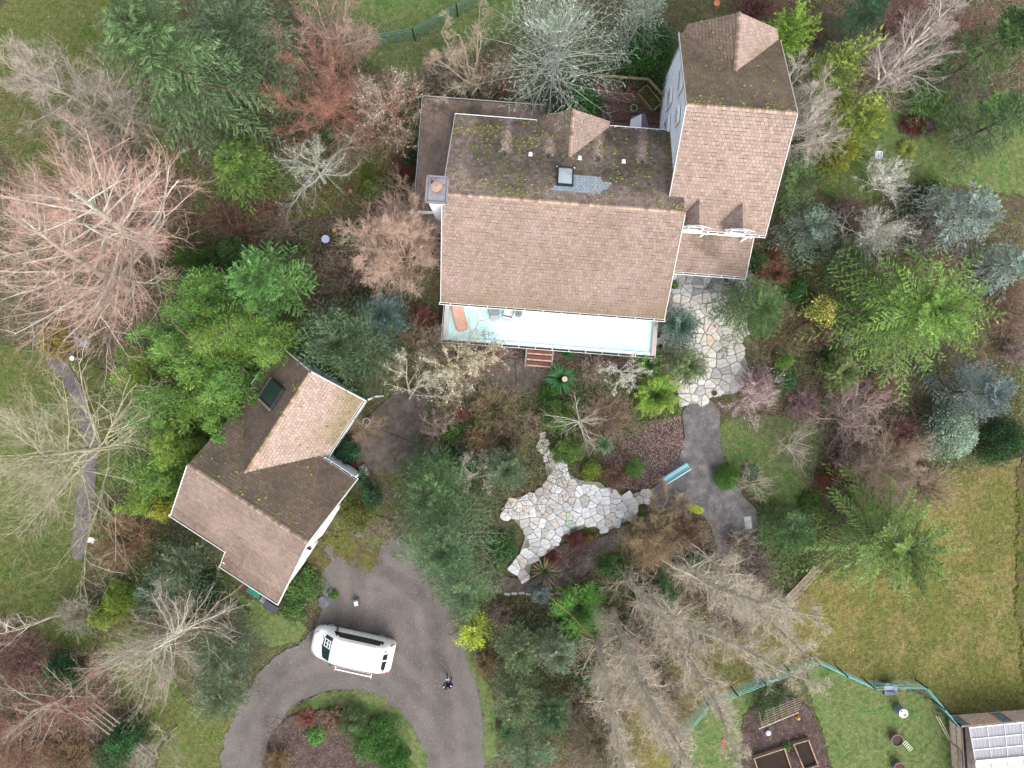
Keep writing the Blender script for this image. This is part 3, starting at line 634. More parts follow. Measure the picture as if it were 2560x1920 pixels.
def wall(root, fr, pts, z0, z1, col=WHITE, th=.12, name='wall', siding=True):
    """a wall panel standing on the line pts[0]-pts[1]; z1 may be a list of (t, z) for gables"""
    a, b = Vector((*pts[0], 0)), Vector((*pts[1], 0)); m = MB(); d = (b - a); n = Vector((-d.y, d.x, 0)).normalized() * th
    prof = [(0, z1), (1, z1)] if not isinstance(z1, list) else z1
    out = [a + Vector((0, 0, z0)), b + Vector((0, 0, z0))] + [a + d * t + Vector((0, 0, z)) for t, z in reversed(prof)]
    m.face(out, col); m.face([p + n for p in reversed(out)], col)
    for i in range(len(out)): m.face([out[i], out[i] + n, out[(i + 1) % len(out)] + n, out[(i + 1) % len(out)]], col)
    w = m.build(name, 'paint', root, fr.o)
    if siding:
        s = MB(); zt = min(z for _, z in prof); k = int((zt - z0) / .2)
        for i in range(k):
            z = z0 + .1 + i * .2; s.bar(a - n / th * .008 + Vector((0, 0, z)), b - n / th * .008 + Vector((0, 0, z)), .014, .018, tuple(c * .93 for c in col))
        o = s.build('siding', 'paint', w, fr.o); o['kind'] = 'stuff'
    return w

def window(root, fr, c, along, outd, w, h, mull=(1, 1), depth=.06, frame=.07, flat=False, bw=1.0):
    c = Vector(c); al = Vector(along).normalized(); od = Vector(outd).normalized(); z = Vector((0, 0, 1))
    m = MB()
    m.bar(c - al * w / 2 + z * h / 2 + od * depth, c + al * w / 2 + z * h / 2 + od * depth, .12 * bw, frame, TRIM)
    m.bar(c - al * (w / 2 + .04) - z * h / 2 + od * depth, c + al * (w / 2 + .04) - z * h / 2 + od * depth, .16 * bw, frame, TRIM)
    for s_ in (-1, 1): m.bar(c + al * s_ * w / 2 - z * h / 2 + od * depth, c + al * s_ * w / 2 + z * h / 2 + od * depth, .10, frame, TRIM, up=al)
    for i in range(1, mull[0]): 
        p = c + al * (w * i / mull[0] - w / 2) + od * (depth - .01); m.bar(p - z * h / 2, p + z * h / 2, .04, .03, TRIM, up=al)
    for i in range(1, mull[1]):
        p = c + z * (h * i / mull[1] - h / 2) + od * (depth - .01); m.bar(p - al * w / 2, p + al * w / 2, .04, .03, TRIM)
    fo = m.build('window', 'paint', root, fr.o); g = MB(); q = od * (depth - .035)
    g.face([c - al * w / 2 - z * h / 2 + q, c + al * w / 2 - z * h / 2 + q, c + al * w / 2 + z * h / 2 + q, c - al * w / 2 + z * h / 2 + q], (0, 0, 0))
    g.build('pane', 'glass', root if flat else fo, fr.o); return fo

TAN = np.array((.330, .248, .208)); BRN = np.array((.200, .147, .116)); GRY = np.array((.095, .079, .063)); OLV = np.array((.15, .125, .05))
def shade(c, rr, a=.87, b=1.14): return tuple(np.clip(np.array(c) * rr.uniform(a, b), 0, .9))
def blend(a, b, t): t = min(1, max(0, t)); return np.array(a) * (1 - t) + np.array(b) * t
def south_col(amt=.45, seed=3.0, base=TAN):
    def f(x, y, z, rr):
        t = fb(x, y, .35, 4, seed) * .9 + fb(x, y, 1.4, 3, seed + 4) * .35 + .35 * mnoise.fractal((x * 2.4, y * .22, seed), 1.0, 2.0, 3)
        c = blend(base, BRN, .22 + t * amt + rr.uniform(-.15, .15)); c = c * np.array((1 + rr.uniform(-.04, .05), 1, 1 + rr.uniform(-.05, .03))); return shade(c, rr)
    return f

# ---------- main house
hp = HF.w(2, 9.6); house = thing('house', 'large house with tan shingle roofs, white tower wing and pale sun deck', 'house', hp, HF.a)
E0, ER = 4.2, 7.42
VENTS = [(-1.35, 12.46), (1.04, 12.53), (3.76, 12.59), (6.15, 12.58)]
def main_n(x, y, z, rr):
    t = 1.0 - 1.25 * max(0, (11.2 - y) / 1.8 + .3 * fb(x, y, .8, 3, 2)) if y < 11.2 else 1.0
    t += .55 * fb(x, y, .5, 4, 9) - .1
    if x < -3.1: t -= .55 * min(1, (-3.1 - x) / .6 + .4)
    c = blend(TAN * .78, GRY, t * .92 + rr.uniform(-.12, .12)); c = blend(c, OLV * .9, max(0, fb(x, y, 1.1, 4, 15)) * .8)
    for vx, vy in VENTS:
        d = abs(x - vx - (y - vy) * .03)
        if y > vy and d < .34: c = blend(c, TAN * 1.0, 1.7 * (1 - d / .34) * (1 - (y - vy) / 3.0))
    if 2.36 < x < 5.0 and 10.35 < y < 11.55:                                     # newer grey-blue shingles beside the skylight
        if (x < 4.75 - (11.15 - y) * 1.3 + .15 * math.sin(y * 30) and y < 11.18) or (x < 3.9 and y < 11.4): return shade((.30, .34, .365), rr, .9, 1.1)
    if 1.35 < x <= 2.5 and 10.3 < y < 10.66: return shade((.29, .335, .36), rr, .9, 1.1)
    if x > 7.3: c = blend(c, OLV, (x - 7.3) * .9 * (y > 10.5))
    return shade(c, rr, .75, 1.3)
def moss_n(x, y, z):
    return max(0, .16 + .85 * fb(x, y, .55, 3, 5)) * (.9 if x < 2 else .35) * (1 if y < 14.3 else .3) + (.5 if x > 7.7 else 0) * (.5 + fb(x, y, 1.5, 2, 1))
roof_face(house, HF, [(-4.35, 4.30, E0), (8.28, 4.30, E0), (8.28, 9.6, ER), (-4.35, 9.6, ER)], lambda x, y, z, rr: shade(blend(south_col(.5, 3.0, TAN * .78)(x, y, z, rr), blend(BRN, OLV, .3 + .5 * fb(x, y, 1, 2, 0)), max(0, 1 - (y - 4.3) / 1.0 + .4 * fb(x, y, 1.2, 3, 2)) * .75 + max(0, 1 - (8.3 - x) / 1.6 - max(0, y - 5.5) * .5) * .6), rr, .97, 1.03), None, seed=1)
roof_face(house, HF, [(-4.35, 9.6, ER), (8.28, 9.6, ER), (8.28, 14.9, E0), (-4.35, 14.9, E0)], main_n, moss_n, seed=2)
ridge_caps(house, HF, (-4.35, 9.6, ER + .01), (8.28, 9.6, ER + .01), (0, -5.3, -3.22), (0, 5.3, -3.22), (.34, .25, .19), 3)
# cross gable over the north side
A_, B_ = (2.2, 12.55, 5.62), (2.18, 15.15, 5.72)
roof_face(house, HF, [A_, B_, (.36, 15.2, 4.28), (.30, 14.93, 4.24)], lambda x, y, z, rr: shade(blend(BRN * .95, GRY, .25 + fb(x, y, .9, 3, 1)), rr), lambda x, y, z: .05, seed=4)
roof_face(house, HF, [A_, B_, (4.40, 15.2, 4.28), (4.36, 14.93, 4.24)], lambda x, y, z, rr: shade(blend(TAN, BRN, .1 + .4 * fb(x, y, .9, 3, 1)), rr), None, seed=5)
ridge_caps(house, HF, A_, B_, (-1.8, 0, -1.4), (2.2, 0, -1.4), (.36, .26, .2), 5)
# tower wing
T0, TR = 6.0, 9.28
def tow_n(x, y, z, rr): return shade(blend(blend(BRN * .85, GRY, .2 + .9 * fb(x, y, .6, 3, 3)), OLV * .9, .15 + .5 * max(0, fb(x, y, 1.1, 4, 16))), rr, .85, 1.16)
roof_face(house, HF, [(7.55, 9.05, T0), (13.0, 9.05, T0), (12.98, 14.4, TR), (7.55, 14.4, TR)], lambda x, y, z, rr: south_col(.4, 8.0, TAN * .9)(x, y, z, rr), None, seed=6)
roof_face(house, HF, [(7.55, 14.4, TR), (12.98, 14.4, TR), (13.0, 19.6, T0), (7.55, 19.6, T0)], tow_n, lambda x, y, z: (.9 if y < 15.0 else .10 if y < 17 else .03) * max(0, .5 + .9 * fb(x, y, 1.2, 3, 8)), seed=7)
ridge_caps(house, HF, (7.55, 14.4, TR + .01), (12.98, 14.4, TR + .01), (0, -5.3, -3.25), (0, 5.2, -3.25), (.36, .26, .2), 6)
A_, B_ = (10.25, 16.95, 7.72), (10.15, 19.85, 7.98)
roof_face(house, HF, [A_, B_, (7.95, 20.05, 6.1), (7.75, 19.6, 6.05)], lambda x, y, z, rr: shade(blend(BRN * .95, GRY, .1 + fb(x, y, .9, 3, 6)), rr), lambda x, y, z: .04, seed=8)
roof_face(house, HF, [A_, B_, (12.78, 20.15, 6.1), (12.95, 19.6, 6.05)], lambda x, y, z, rr: shade(blend(TAN * .95, BRN, .1 + .5 * fb(x, y, .9, 3, 1)), rr), None, seed=9)
ridge_caps(house, HF, A_, B_, (-2.2, 0, -1.7), (2.4, 0, -1.7), (.36, .26, .2), 7)
# porch roof, north-west lean-to
roof_face(house, HF, [(8.24, 7.25, 3.0), (13.08, 7.25, 3.0), (13.0, 9.4, 4.15), (8.24, 9.4, 4.15)], lambda x, y, z, rr: shade(blend(TAN * .72, BRN * .75, .35 + 1.0 * fb(x, y, .8, 3, 7) + (.4 if y > 8.6 and 9.2 < x < 10.8 else 0)), rr), None, seed=10)
roof_face(house, HF, [(-6.42, 16.25, 3.0), (.68, 16.25, 3.0), (.68, 14.6, 3.95), (-4.55, 14.6, 3.95)], lambda x, y, z, rr: shade(blend(BRN, GRY, .2 + 1.1 * fb(x, y, .7, 3, 2) + (.7 if -3.7 < x < -3.0 else 0)), rr), None, seed=11)
roof_face(house, HF, [(-6.42, 16.25, 3.0), (-4.55, 14.6, 3.95), (-4.55, 9.2, 3.95), (-6.42, 9.2, 3.0)], lambda x, y, z, rr: shade(blend(BRN * 1.05, GRY * 1.2, .2 + 1.1 * fb(x, y, .6, 3, 12)), rr), None, seed=12)
ridge_caps(house, HF, (-6.4, 16.2, 3.02), (-4.6, 14.66, 3.97), (0, 1.6, -.9), (-1.8, 0, -.9), (.22, .16, .12), 8, .12)
# walls
wall(house, HF, [(-4.0, 4.8), (8.0, 4.8)], 0, 4.15); wall(house, HF, [(8.0, 14.5), (-4.0, 14.5)], 0, 4.15)
wall(house, HF, [(-4.0, 14.5), (-4.0, 4.8)], 0, [(0, 4.15), (.505, 7.2), (1, 4.15)]); wall(house, HF, [(8.0, 4.8), (8.0, 9.6)], 0, [(0, 4.15), (1, 7.2)])
wall(house, HF, [(4.0, 14.75), (.55, 14.75)], 0, [(0, 4.2), (.52, 5.4), (1, 4.2)])
wall(house, HF, [(7.82, 19.2), (7.82, 9.3)], 0, [(0, 5.95), (.485, 9.1), (1, 5.95)], (.84, .88, .92)); wall(house, HF, [(12.7, 9.3), (12.7, 19.2)], 0, [(0, 5.95), (.515, 9.1), (1, 5.95)])
wall(house, HF, [(7.82, 9.3), (12.7, 9.3)], 0, 5.95); wall(house, HF, [(12.6, 19.75), (7.95, 19.75)], 0, [(0, 6.0), (.53, 7.8), (1, 6.0)])
wall(house, HF, [(-6.1, 15.95), (-6.1, 9.4)], 0, 3.0); wall(house, HF, [(.4, 15.95), (-6.1, 15.95)], 0, 3.0); wall(house, HF, [(-6.1, 9.4), (-4.0, 9.4)], 0, 3.6)
# gutters
gutter(house, HF, (-4.45, 4.30, E0), (8.36, 4.30, E0), (0, -1, 0)); gutter(house, HF, (.25, 14.9, E0), (-4.38, 14.9, E0), (0, 1, 0), straps=False); gutter(house, HF, (8.05, 14.9, E0), (4.45, 14.9, E0), (0, 1, 0), step=.6)
gutter(house, HF, (8.24, 7.25, 3.0), (13.1, 7.25, 3.0), (0, -1, 0), step=.75); gutter(house, HF, (.7, 16.25, 3.0), (-6.45, 16.25, 3.0), (0, 1, 0), col=(.42, .43, .43), straps=False)
gutter(house, HF, (-6.42, 16.3, 3.0), (-6.42, 9.3, 3.0), (-1, 0, 0), col=(.5, .52, .52), w=.08, straps=False)
gutter(house, HF, (8.35, 9.05, T0), (8.62, 9.05, T0), (0, -1, 0), straps=False); gutter(house, HF, (9.62, 9.05, T0), (10.86, 9.05, T0), (0, -1, 0), step=.5); gutter(house, HF, (11.9, 9.05, T0), (13.02, 9.05, T0), (0, -1, 0), step=.5)
for a, b in (((-4.38, 4.3, E0 + .0), (-4.38, 9.6, ER)), ((-4.38, 9.6, ER), (-4.38, 14.9, E0)), ((8.31, 4.3, E0), (8.31, 9.6, ER)), ((7.52, 9.4, T0 + .2), (7.52, 14.4, TR)), ((7.52, 14.4, TR), (7.52, 19.6, T0)), ((13.03, 9.05, T0), (13.03, 14.4, TR)), ((13.03, 14.4, TR), (13.03, 19.6, T0)), ((13.1, 7.25, 3.0), (13.03, 9.4, 4.15))):
    tb = MB(); tb.bar(Vector(a) + Vector((0, 0, -.05)), Vector(b) + Vector((0, 0, -.05)), .04, .14, (.5, .47, .46)); tb.build('bargeboard', 'paint', house, HF.o)
for (u, v, z, l) in ((9.95, 9.0, 5.9, 1.6), (12.35, 8.98, 5.9, 5.8)):
    d = MB(); d.bar((u, v, z), (u, v - .05, z - .3), .09, .09, TRIM); d.bar((u, v + .12, z - .3), (u, v + .12, z - l), .09, .09, TRIM, up=(0, 1, 0)); d.build('downpipe', 'paint', house, HF.o)
# dormers on the tower's south slope
for du, si in ((9.08, 21), (11.36, 22)):
    dz = MB(); dm = link('dormer', None, house); hw = .5
    tz = lambda v: T0 + (v - 9.05) * (TR - T0) / 5.35
    def rl(dv, dz_, du_=0): return (du + du_, dv, dz_)
    roof_face(dm, HF, [(du, 9.0, 7.32), (du, 10.45, 6.90), (du - .80, 9.5, tz(9.5) + .03), (du - .80, 9.0, 6.9)], lambda x, y, z, rr: shade(blend(TAN * 1.02, BRN, .25 + .4 * fb(x, y, 2, 2, 1)), rr), None, seed=si, expo=.16, tabw=.17, thick=.06, flat=True)
    roof_face(dm, HF, [(du, 9.0, 7.32), (du, 10.45, 6.90), (du + .80, 9.5, tz(9.5) + .03), (du + .80, 9.0, 6.9)], lambda x, y, z, rr: shade(blend(TAN, BRN, .2 + .3 * fb(x, y, 2, 2, 1)), rr), None, seed=si + 5, expo=.16, tabw=.17, thick=.06, flat=True)
    w = MB(); y0 = 9.08
    w.face([(du - hw, y0, 5.98), (du + hw, y0, 5.98), (du + hw, y0, 6.88), (du, y0, 7.2), (du - hw, y0, 6.88)], (.72, .73, .74))
    for s_ in (-1, 1): w.face([(du + s_ * hw, y0, 5.98), (du + s_ * hw, y0 + .9, 6.5), (du + s_ * hw, y0 + .9, 6.5), (du + s_ * hw, y0, 6.6)], (.8, .8, .8))
    w.bar((du - hw - .05, y0 - .05, 5.97), (du + hw + .05, y0 - .05, 5.97), .14, .05, TRIM)
    w.bar((du - .8, 8.98, 6.86), (du, 8.98, 7.38), .03, .09, (.5, .5, .52)); w.bar((du, 8.98, 7.38), (du + .8, 8.98, 6.86), .03, .09, (.5, .5, .52))
    w.build('wall', 'paint', dm, HF.o)
    window(dm, HF, (du, y0 - .01, 6.46), (1, 0, 0), (0, -1, 0), .74, .66, (1, 1), .06, .05, flat=True, bw=.3)
# tower west windows
for (v, z, w, h) in ((16.9, 6.3, 1.25, 1.0), (17.0, 3.6, .9, 1.25), (15.2, 3.5, 1.3, 1.3), (15.0, 6.2, .8, .9)):
    window(house, HF, (7.80, v, z), (0, -1, 0), (-1, 0, 0), w, h, (1, 2), .09, .09)
for (u, z, w, h) in ((-2.2, 2.3, 1.6, 1.3), (.6, 2.0, 1.8, 1.9), (4.0, 2.0, 2.4, 1.9), (6.8, 2.3, 1.2, 1.3)):
    window(house, HF, (u, 4.78, z + .4), (1, 0, 0), (0, -1, 0), w, h, (2, 1), .05, .07)
window(house, HF, (10.6, 9.28, 1.9), (1, 0, 0), (0, -1, 0), 1.0, 1.9, (1, 1)); window(house, HF, (2.2, 14.77, 2.2), (-1, 0, 0), (0, 1, 0), 1.8, 1.4, (2, 1))
# chimney
ch = link('chimney', None, house); m = MB()
m.box((-4.62, 9.62, 3.9), (.86, 1.1, 7.8), (.74, .77, .79)); m.build('chimney_shaft', 'paint', ch, HF.o)
m = MB(); zc = 8.0
m.box((-4.58, 9.60, zc - .12), (1.04, 1.32, .24), (.30, .27, .27)); m.box((-4.58, 9.60, zc + .015), (.86, 1.12, .03), (.38, .37, .38))
for (cx, cy, sx, sy) in ((0, .66, 1.12, .09), (0, -.66, 1.12, .09), (.53, 0, .09, 1.32), (-.53, 0, .09, 1.32)): m.box((-4.58 + cx, 9.60 + cy, zc + .05), (sx, sy, .12), (.36, .33, .34))
m.build('chimney_cap', 'metal', ch, HF.o)
m = MB(); m.lathe([(.20, 0), (.20, .32), (.27, .34), (.27, .40), (.02, .46)], (.30, .19, .14), (-4.58, 9.66, zc), 18, cols=[(.04, .04, .04), (.3, .2, .15), (.3, .2, .15), (.33, .22, .17)]); m.build('flue', 'matt', ch, HF.o)
m = MB()
for k_ in range(7): m.box((-4.58 + R_(-.35, .35), 9.95 + R_(-.1, .15), zc + .04), (R_(.05, .13), R_(.04, .1), .03), (.25, .10, .08), R_(0, 3))
m.build('rust_debris', 'matt', ch, HF.o)
# roof vents and pipe caps
nslope = lambda v: ER - (v - 9.6) * (ER - E0) / 5.3
tilt = Matrix.Rotation(-math.atan((ER - E0) / 5.3), 3, 'X')
for vu, vv in VENTS:
    m = MB(); z = nslope(vv); m.box((vu, vv, z + .05), (.30, .28, .015), (.2, .17, .16), mtx=tilt); m.box((vu, vv + .03, z + .11), (.19, .17, .10), (.13, .11, .105), mtx=tilt, taper=.75)
    m.box((vu, vv - .05, z + .17), (.07, .07, .03), (.02, .02, .02)); m.build('roof_vent', 'metal', house, HF.o)
for vu in (.04, 2.73, 5.13):
    m = MB(); z = nslope(12.55); m.box((vu, 12.55, z + .09), (.17, .24, .10), (.80, .80, .82), mtx=tilt, taper=.9); m.box((vu, 12.55, z + .04), (.24, .3, .015), (.5, .5, .5), mtx=tilt); m.build('roof_vent', 'paint', house, HF.o)
# skylight
sk = link('skylight', None, house); m = MB(); cu, cv = 1.98, 11.2
def on_n(u, v, d): z = nslope(v); nn = Vector((0, 3.22, 5.3)).normalized(); return Vector((u, v, z)) + nn * d
for (a, b) in (((-.4, -.55), (.4, -.55)), ((-.4, .55), (.4, .55)), ((-.4, -.55), (-.4, .55)), ((.4, -.55), (.4, .55))):
    m.bar(on_n(cu + a[0], cv + a[1], .07), on_n(cu + b[0], cv + b[1], .07), .08, .16, (.02, .018, .018), up=(0, 3.22, 5.3))
m.bar(on_n(cu - .5, cv + .58, .10), on_n(cu + .52, cv + .58, .10), .05, .05, (.6, .6, .6)); m.build('skylight_frame', 'paint', sk, HF.o)
m = MB(); m.face([on_n(cu - .4, cv - .55, .12), on_n(cu + .4, cv - .55, .12), on_n(cu + .4, cv + .55, .12), on_n(cu - .4, cv + .55, .12)], (0, 0, 0))
skg = bpy.data.materials.new('mirror_glass'); skg.use_nodes = True; bs = skg.node_tree.nodes['Principled BSDF']; bs.inputs['Base Color'].default_value = (.42, .45, .47, 1); bs.inputs['Roughness'].default_value = .08; bs.inputs['Metallic'].default_value = .75
nzz = skg.node_tree.nodes.new('ShaderNodeTexNoise'); nzz.inputs['Scale'].default_value = 1.5; rr_ = skg.node_tree.nodes.new('ShaderNodeMapRange'); rr_.inputs['To Min'].default_value = .05; rr_.inputs['To Max'].default_value = .14; skg.node_tree.links.new(nzz.outputs[0], rr_.inputs['Value']); skg.node_tree.links.new(rr_.outputs[0], bs.inputs['Roughness'])
m.build('pane', skg, sk, HF.o)

# ---------- sun deck on the south side (part of the house)
dk = link('sun_deck', None, house); DZ = 1.0; m = MB()
m.box((2.07, 3.6, DZ - .1), (12.9, 2.42, .18), (.54, .80, .81)); m.build('deck_floor', 'paint', dk, HF.o)
m = MB(); m.box((-4.28, 3.6, DZ + .10), (.30, 2.42, .22), (.50, .50, .48)); m.build('parapet', 'paint', dk, HF.o)
m = MB(); m.box((8.42, 3.6, DZ + .10), (.24, 2.42, .22), (.46, .38, .36)); m.build('parapet', 'paint', dk, HF.o)
m = MB(); m.box((2.07, 2.5, DZ + .03), (12.9, .10, .08), (.8, .84, .84)); m.build('parapet', 'paint', dk, HF.o)
g = gutter(dk, HF, (-4.45, 2.39, DZ + .02), (8.55, 2.39, DZ + .02), (0, -1, 0), drop=.05, step=1.02, w=.16, flat=True)
m = MB(); m.box((2.07, 2.55, DZ / 2 - .1), (12.7, .06, DZ - .2), (.45, .45, .43)); m.box((-4.35, 3.6, DZ / 2 - .1), (.06, 2.2, DZ - .2), (.45, .45, .43)); m.box((8.5, 3.6, DZ / 2 - .1), (.06, 2.2, DZ - .2), (.45, .45, .43)); m.build('skirt', 'paint', dk, HF.o)
for s_ in (-4.5, 8.56):
    m = MB(); m.bar((s_, 2.3, DZ + .15), (s_, 4.7, DZ + .15), .03, .03, (.75, .75, .75)); m.build('edge_rail', 'metal', dk, HF.o)

# steps down from the deck
st0 = HF.w(1.55, 1.75); steps = thing('garden_steps', 'short brown wooden steps leading down from the white sun deck to the path', 'steps', st0, HF.a)
O_ = Frame(-4.4, (1.55, 1.75, 0))
for i in range(3):
    m = MB(); z = .72 - i * .24; v = 2.10 - i * .36
    m.box((1.55, v + .02, z), (1.52, .24, .04), (.15, .065, .045)); m.box((1.55, v - .145, z + .004), (1.52, .085, .045), (.42, .31, .26)); m.build('tread', 'wood', steps, O_.o)
for s_ in (-.82, .82):
    m = MB(); m.bar((1.55 + s_, 2.35, .72), (1.55 + s_, 1.15, .02), .09, .2, (.24, .23, .22)); m.build('stringer', 'wood', steps, O_.o)

# ---------- garage
gp = GF.w(-8.5, -12.5); gar = thing('garage', 'detached garage with crossing tan and brown shingle gables left of the courtyard', 'garage', gp, GF.a)
g0, gr = 3.3, 6.3; sl = (gr - g0) / 4.0
gsw = lambda x, y, z, rr: shade(blend(TAN * .70, BRN * .8, .3 + .8 * fb(x, y, .5, 3, 31) + (.45 if y < -16.4 and x < -8.6 else 0) + (.5 if y < -17.6 else 0) + (.35 if abs(x + 8.2) < .8 and y < -15.5 else 0)), rr)
gne = lambda x, y, z, rr: shade(blend(blend(BRN * .8, GRY, .25 + .8 * fb(x, y, .6, 3, 35)), OLV * .85, .1 + .5 * max(0, fb(x, y, 1.1, 4, 17))), rr, .85, 1.16)
gmoss = lambda x, y, z: max(0, .02 + .35 * fb(x, y, .8, 3, 36)) * .5 + (.5 if y < -12.6 else 0) * max(0, .3 + fb(x, y, 1.2, 2, 3))
roof_face(gar, GF, [(-12.4, -17.1, g0), (-4.55, -17.1, g0), (-4.55, -13.1, gr), (-12.2, -13.1, gr)], gsw, None, seed=31)
roof_face(gar, GF, [(-8.62, -18.45, g0 - sl * 1.35), (-4.6, -18.45, g0 - sl * 1.35), (-4.55, -17.1, g0), (-8.62, -17.1, g0)], gsw, None, seed=32)
roof_face(gar, GF, [(-12.2, -13.1, gr), (-4.55, -13.1, gr), (-4.5, -9.5, gr - 3.6 * sl), (-12.4, -9.5, gr - 3.6 * sl)], gne, gmoss, seed=33)
ridge_caps(gar, GF, (-12.2, -13.1, gr + .01), (-4.55, -13.1, gr + .01), (0, -4, -3), (0, 4, -3), (.30, .22, .17), 41)
z2 = g0 + .03; cz_ = 5.5
def gse(x, y, z, rr):
    e = .0
    if x > -8.1 and y > -8.6: e = min(.85, (x + 8.1) * .6 + (y + 8.6) * .12 + .3 * fb(x, y, .9, 2, 2))
    c = blend(TAN * 1.05, BRN, .08 + .4 * fb(x, y, .6, 3, 44)); return shade(blend(c, OLV * 1.1, e * .75), rr)
roof_face(gar, GF, [(-9.62, -12.05, cz_), (-6.68, -9.5, z2), (-6.68, -5.45, z2), (-9.62, -5.45, cz_)], gse, lambda x, y, z: .03, seed=34)
roof_face(gar, GF, [(-9.62, -12.05, cz_), (-9.62, -5.45, cz_), (-12.55, -5.45, z2), (-12.55, -9.5, z2)], lambda x, y, z, rr: shade(blend(BRN * .8, GRY, .25 + .8 * fb(x, y, .6, 3, 50)), rr), lambda x, y, z: (.6 if x > -10.0 else .0) * max(0, .35 + fb(x, y, 1.3, 2, 3)) + .02, seed=35)
ridge_caps(gar, GF, (-9.62, -12.05, cz_ + .01), (-9.62, -5.45, cz_ + .01), (3, 0, -2.2), (-3, 0, -2.2), (.32, .24, .16), 42)
wall(gar, GF, [(-12.0, -16.8), (-8.55, -16.8)], 0, 3.2); wall(gar, GF, [(-8.55, -16.8), (-8.55, -18.1)], 0, 2.6); wall(gar, GF, [(-8.55, -18.1), (-4.9, -18.1)], 0, 2.45)
wall(gar, GF, [(-4.9, -18.1), (-4.9, -9.8)], 0, [(0, 2.4), (.602, 6.1), (1, 3.5)], (.80, .80, .78)); wall(gar, GF, [(-4.9, -9.8), (-7.0, -9.8)], 0, 3.4)
wall(gar, GF, [(-7.0, -9.8), (-7.0, -5.8)], 0, 3.3); wall(gar, GF, [(-7.0, -5.8), (-12.2, -5.8)], 0, [(0, 3.3), (.5, 5.3), (1, 3.3)], (.62, .69, .76)); wall(gar, GF, [(-12.2, -5.8), (-12.0, -16.8)], 0, [(0, 3.2), (.30, 3.2), (.42, 3.9), (.665, 6.1), (1, 3.2)])
gutter(gar, GF, (-12.5, -17.1, g0), (-8.6, -17.1, g0), (0, -1, 0), straps=False); gutter(gar, GF, (-8.68, -18.45, g0 - sl * 1.35), (-4.5, -18.45, g0 - sl * 1.35), (0, -1, 0), straps=False)
gutter(gar, GF, (-4.45, -9.5, z2 + .25), (-6.72, -9.5, z2 + .25), (0, 1, 0), step=.7); gutter(gar, GF, (-6.68, -9.5, z2), (-6.68, -5.4, z2), (1, 0, 0), straps=False, w=.1)
gutter(gar, GF, (-12.55, -5.4, z2), (-12.55, -8.2, z2), (-1, 0, 0), straps=False, w=.09)
for a, b in (((-4.52, -18.45, 2.29), (-4.52, -13.1, gr)), ((-4.52, -13.1, gr), (-4.47, -9.5, 3.6)), ((-12.42, -17.1, g0), (-12.22, -13.1, gr)), ((-6.6, -5.42, z2), (-9.62, -5.42, cz_)), ((-9.62, -5.42, cz_), (-12.6, -5.42, z2)), ((-8.65, -17.1, 3.25), (-8.65, -18.45, 2.25))):
    m = MB(); m.bar(Vector(a) - Vector((0, 0, .06)), Vector(b) - Vector((0, 0, .06)), .045, .16, (.72, .71, .69)); m.build('bargeboard', 'paint', gar, GF.o)
for v0 in (-17.2, -14.4):                                                       # two garage doors with panels
    m = MB(); m.box((-4.84, v0 + 1.2, 1.1), (.06, 2.4, 2.2), (.72, .72, .70)); d = m.build('garage_door', 'paint', gar, GF.o)
    for i in range(4):
        for j in range(4):
            m = MB(); m.box((-4.80, v0 + .3 + j * .6, .3 + i * .54), (.03, .52, .44), (.80, .80, .78), taper=1); m.build('door_panel', 'paint', d, GF.o)
    m = MB(); m.bar((-4.78, v0 - .05, 2.27), (-4.78, v0 + 2.45, 2.27), .12, .12, TRIM); m.build('trim', 'paint', d, GF.o)
for v0, z in ((-14.65, 2.5), (-17.3, 2.0), (-11.3, 2.4)):
    m = MB(); m.box((-4.74, v0, z), (.2, .16, .26), (.03, .03, .035), taper=.6); m.box((-4.82, v0, z + .1), (.1, .08, .08), (.04, .04, .04)); m.build('wall_lamp', 'metal', gar, GF.o)
m = MB(); m.bar((-4.70, -17.9, 2.4), (-4.72, -15.9, .9), .05, .05, TRIM); m.build('downpipe', 'paint', gar, GF.o)
m = MB(); m.bar((-8.75, -17.2, 3.1), (-8.72, -17.9, .2), .09, .09, TRIM); m.bar((-8.62, -17.2, 3.15), (-8.75, -17.2, 3.1), .09, .09, TRIM); m.build('downpipe', 'paint', gar, GF.o)
m = MB(); m.bar((-6.5, -5.3, 3.1), (-6.35, -5.0, 2.2), .08, .08, TRIM); m.bar((-6.35, -5.0, 2.2), (-6.35, -5.0, .0), .08, .08, TRIM, up=(0, 1, 0)); m.build('downpipe', 'paint', gar, GF.o)
# garage skylight on the north-west slope
sk = link('skylight', None, gar); gn = Vector((-2.47, 0, 2.93)).normalized(); zs = lambda u: cz_ + (u + 9.62) * (cz_ - z2) / 2.93
def on_g(u, v, d): return Vector((u, v, zs(u))) + gn * d
cu, cv = -10.85, -7.75; m = MB()
for (a, b) in (((-.5, -.62), (.5, -.62)), ((-.5, .62), (.5, .62)), ((-.5, -.62), (-.5, .62)), ((.5, -.62), (.5, .62))):
    m.bar(on_g(cu + a[0], cv + a[1], .14), on_g(cu + b[0], cv + b[1], .14), .08, .26, (.03, .03, .03), up=gn)
m.bar(on_g(cu - .62, cv - .66, .16), on_g(cu - .62, cv + .66, .16), .2, .04, (.34, .28, .23), up=gn); m.bar(on_g(cu - .6, cv - .74, .16), on_g(cu + .5, cv - .74, .16), .12, .04, (.30, .25, .2), up=gn); m.build('skylight_frame', 'wood', sk, GF.o)
m = MB(); m.face([on_g(cu - .5, cv - .62, .24), on_g(cu + .5, cv - .62, .24), on_g(cu + .5, cv + .62, .24), on_g(cu - .5, cv + .62, .24)], (0, 0, 0)); m.build('pane', 'greenglass', sk, GF.o)

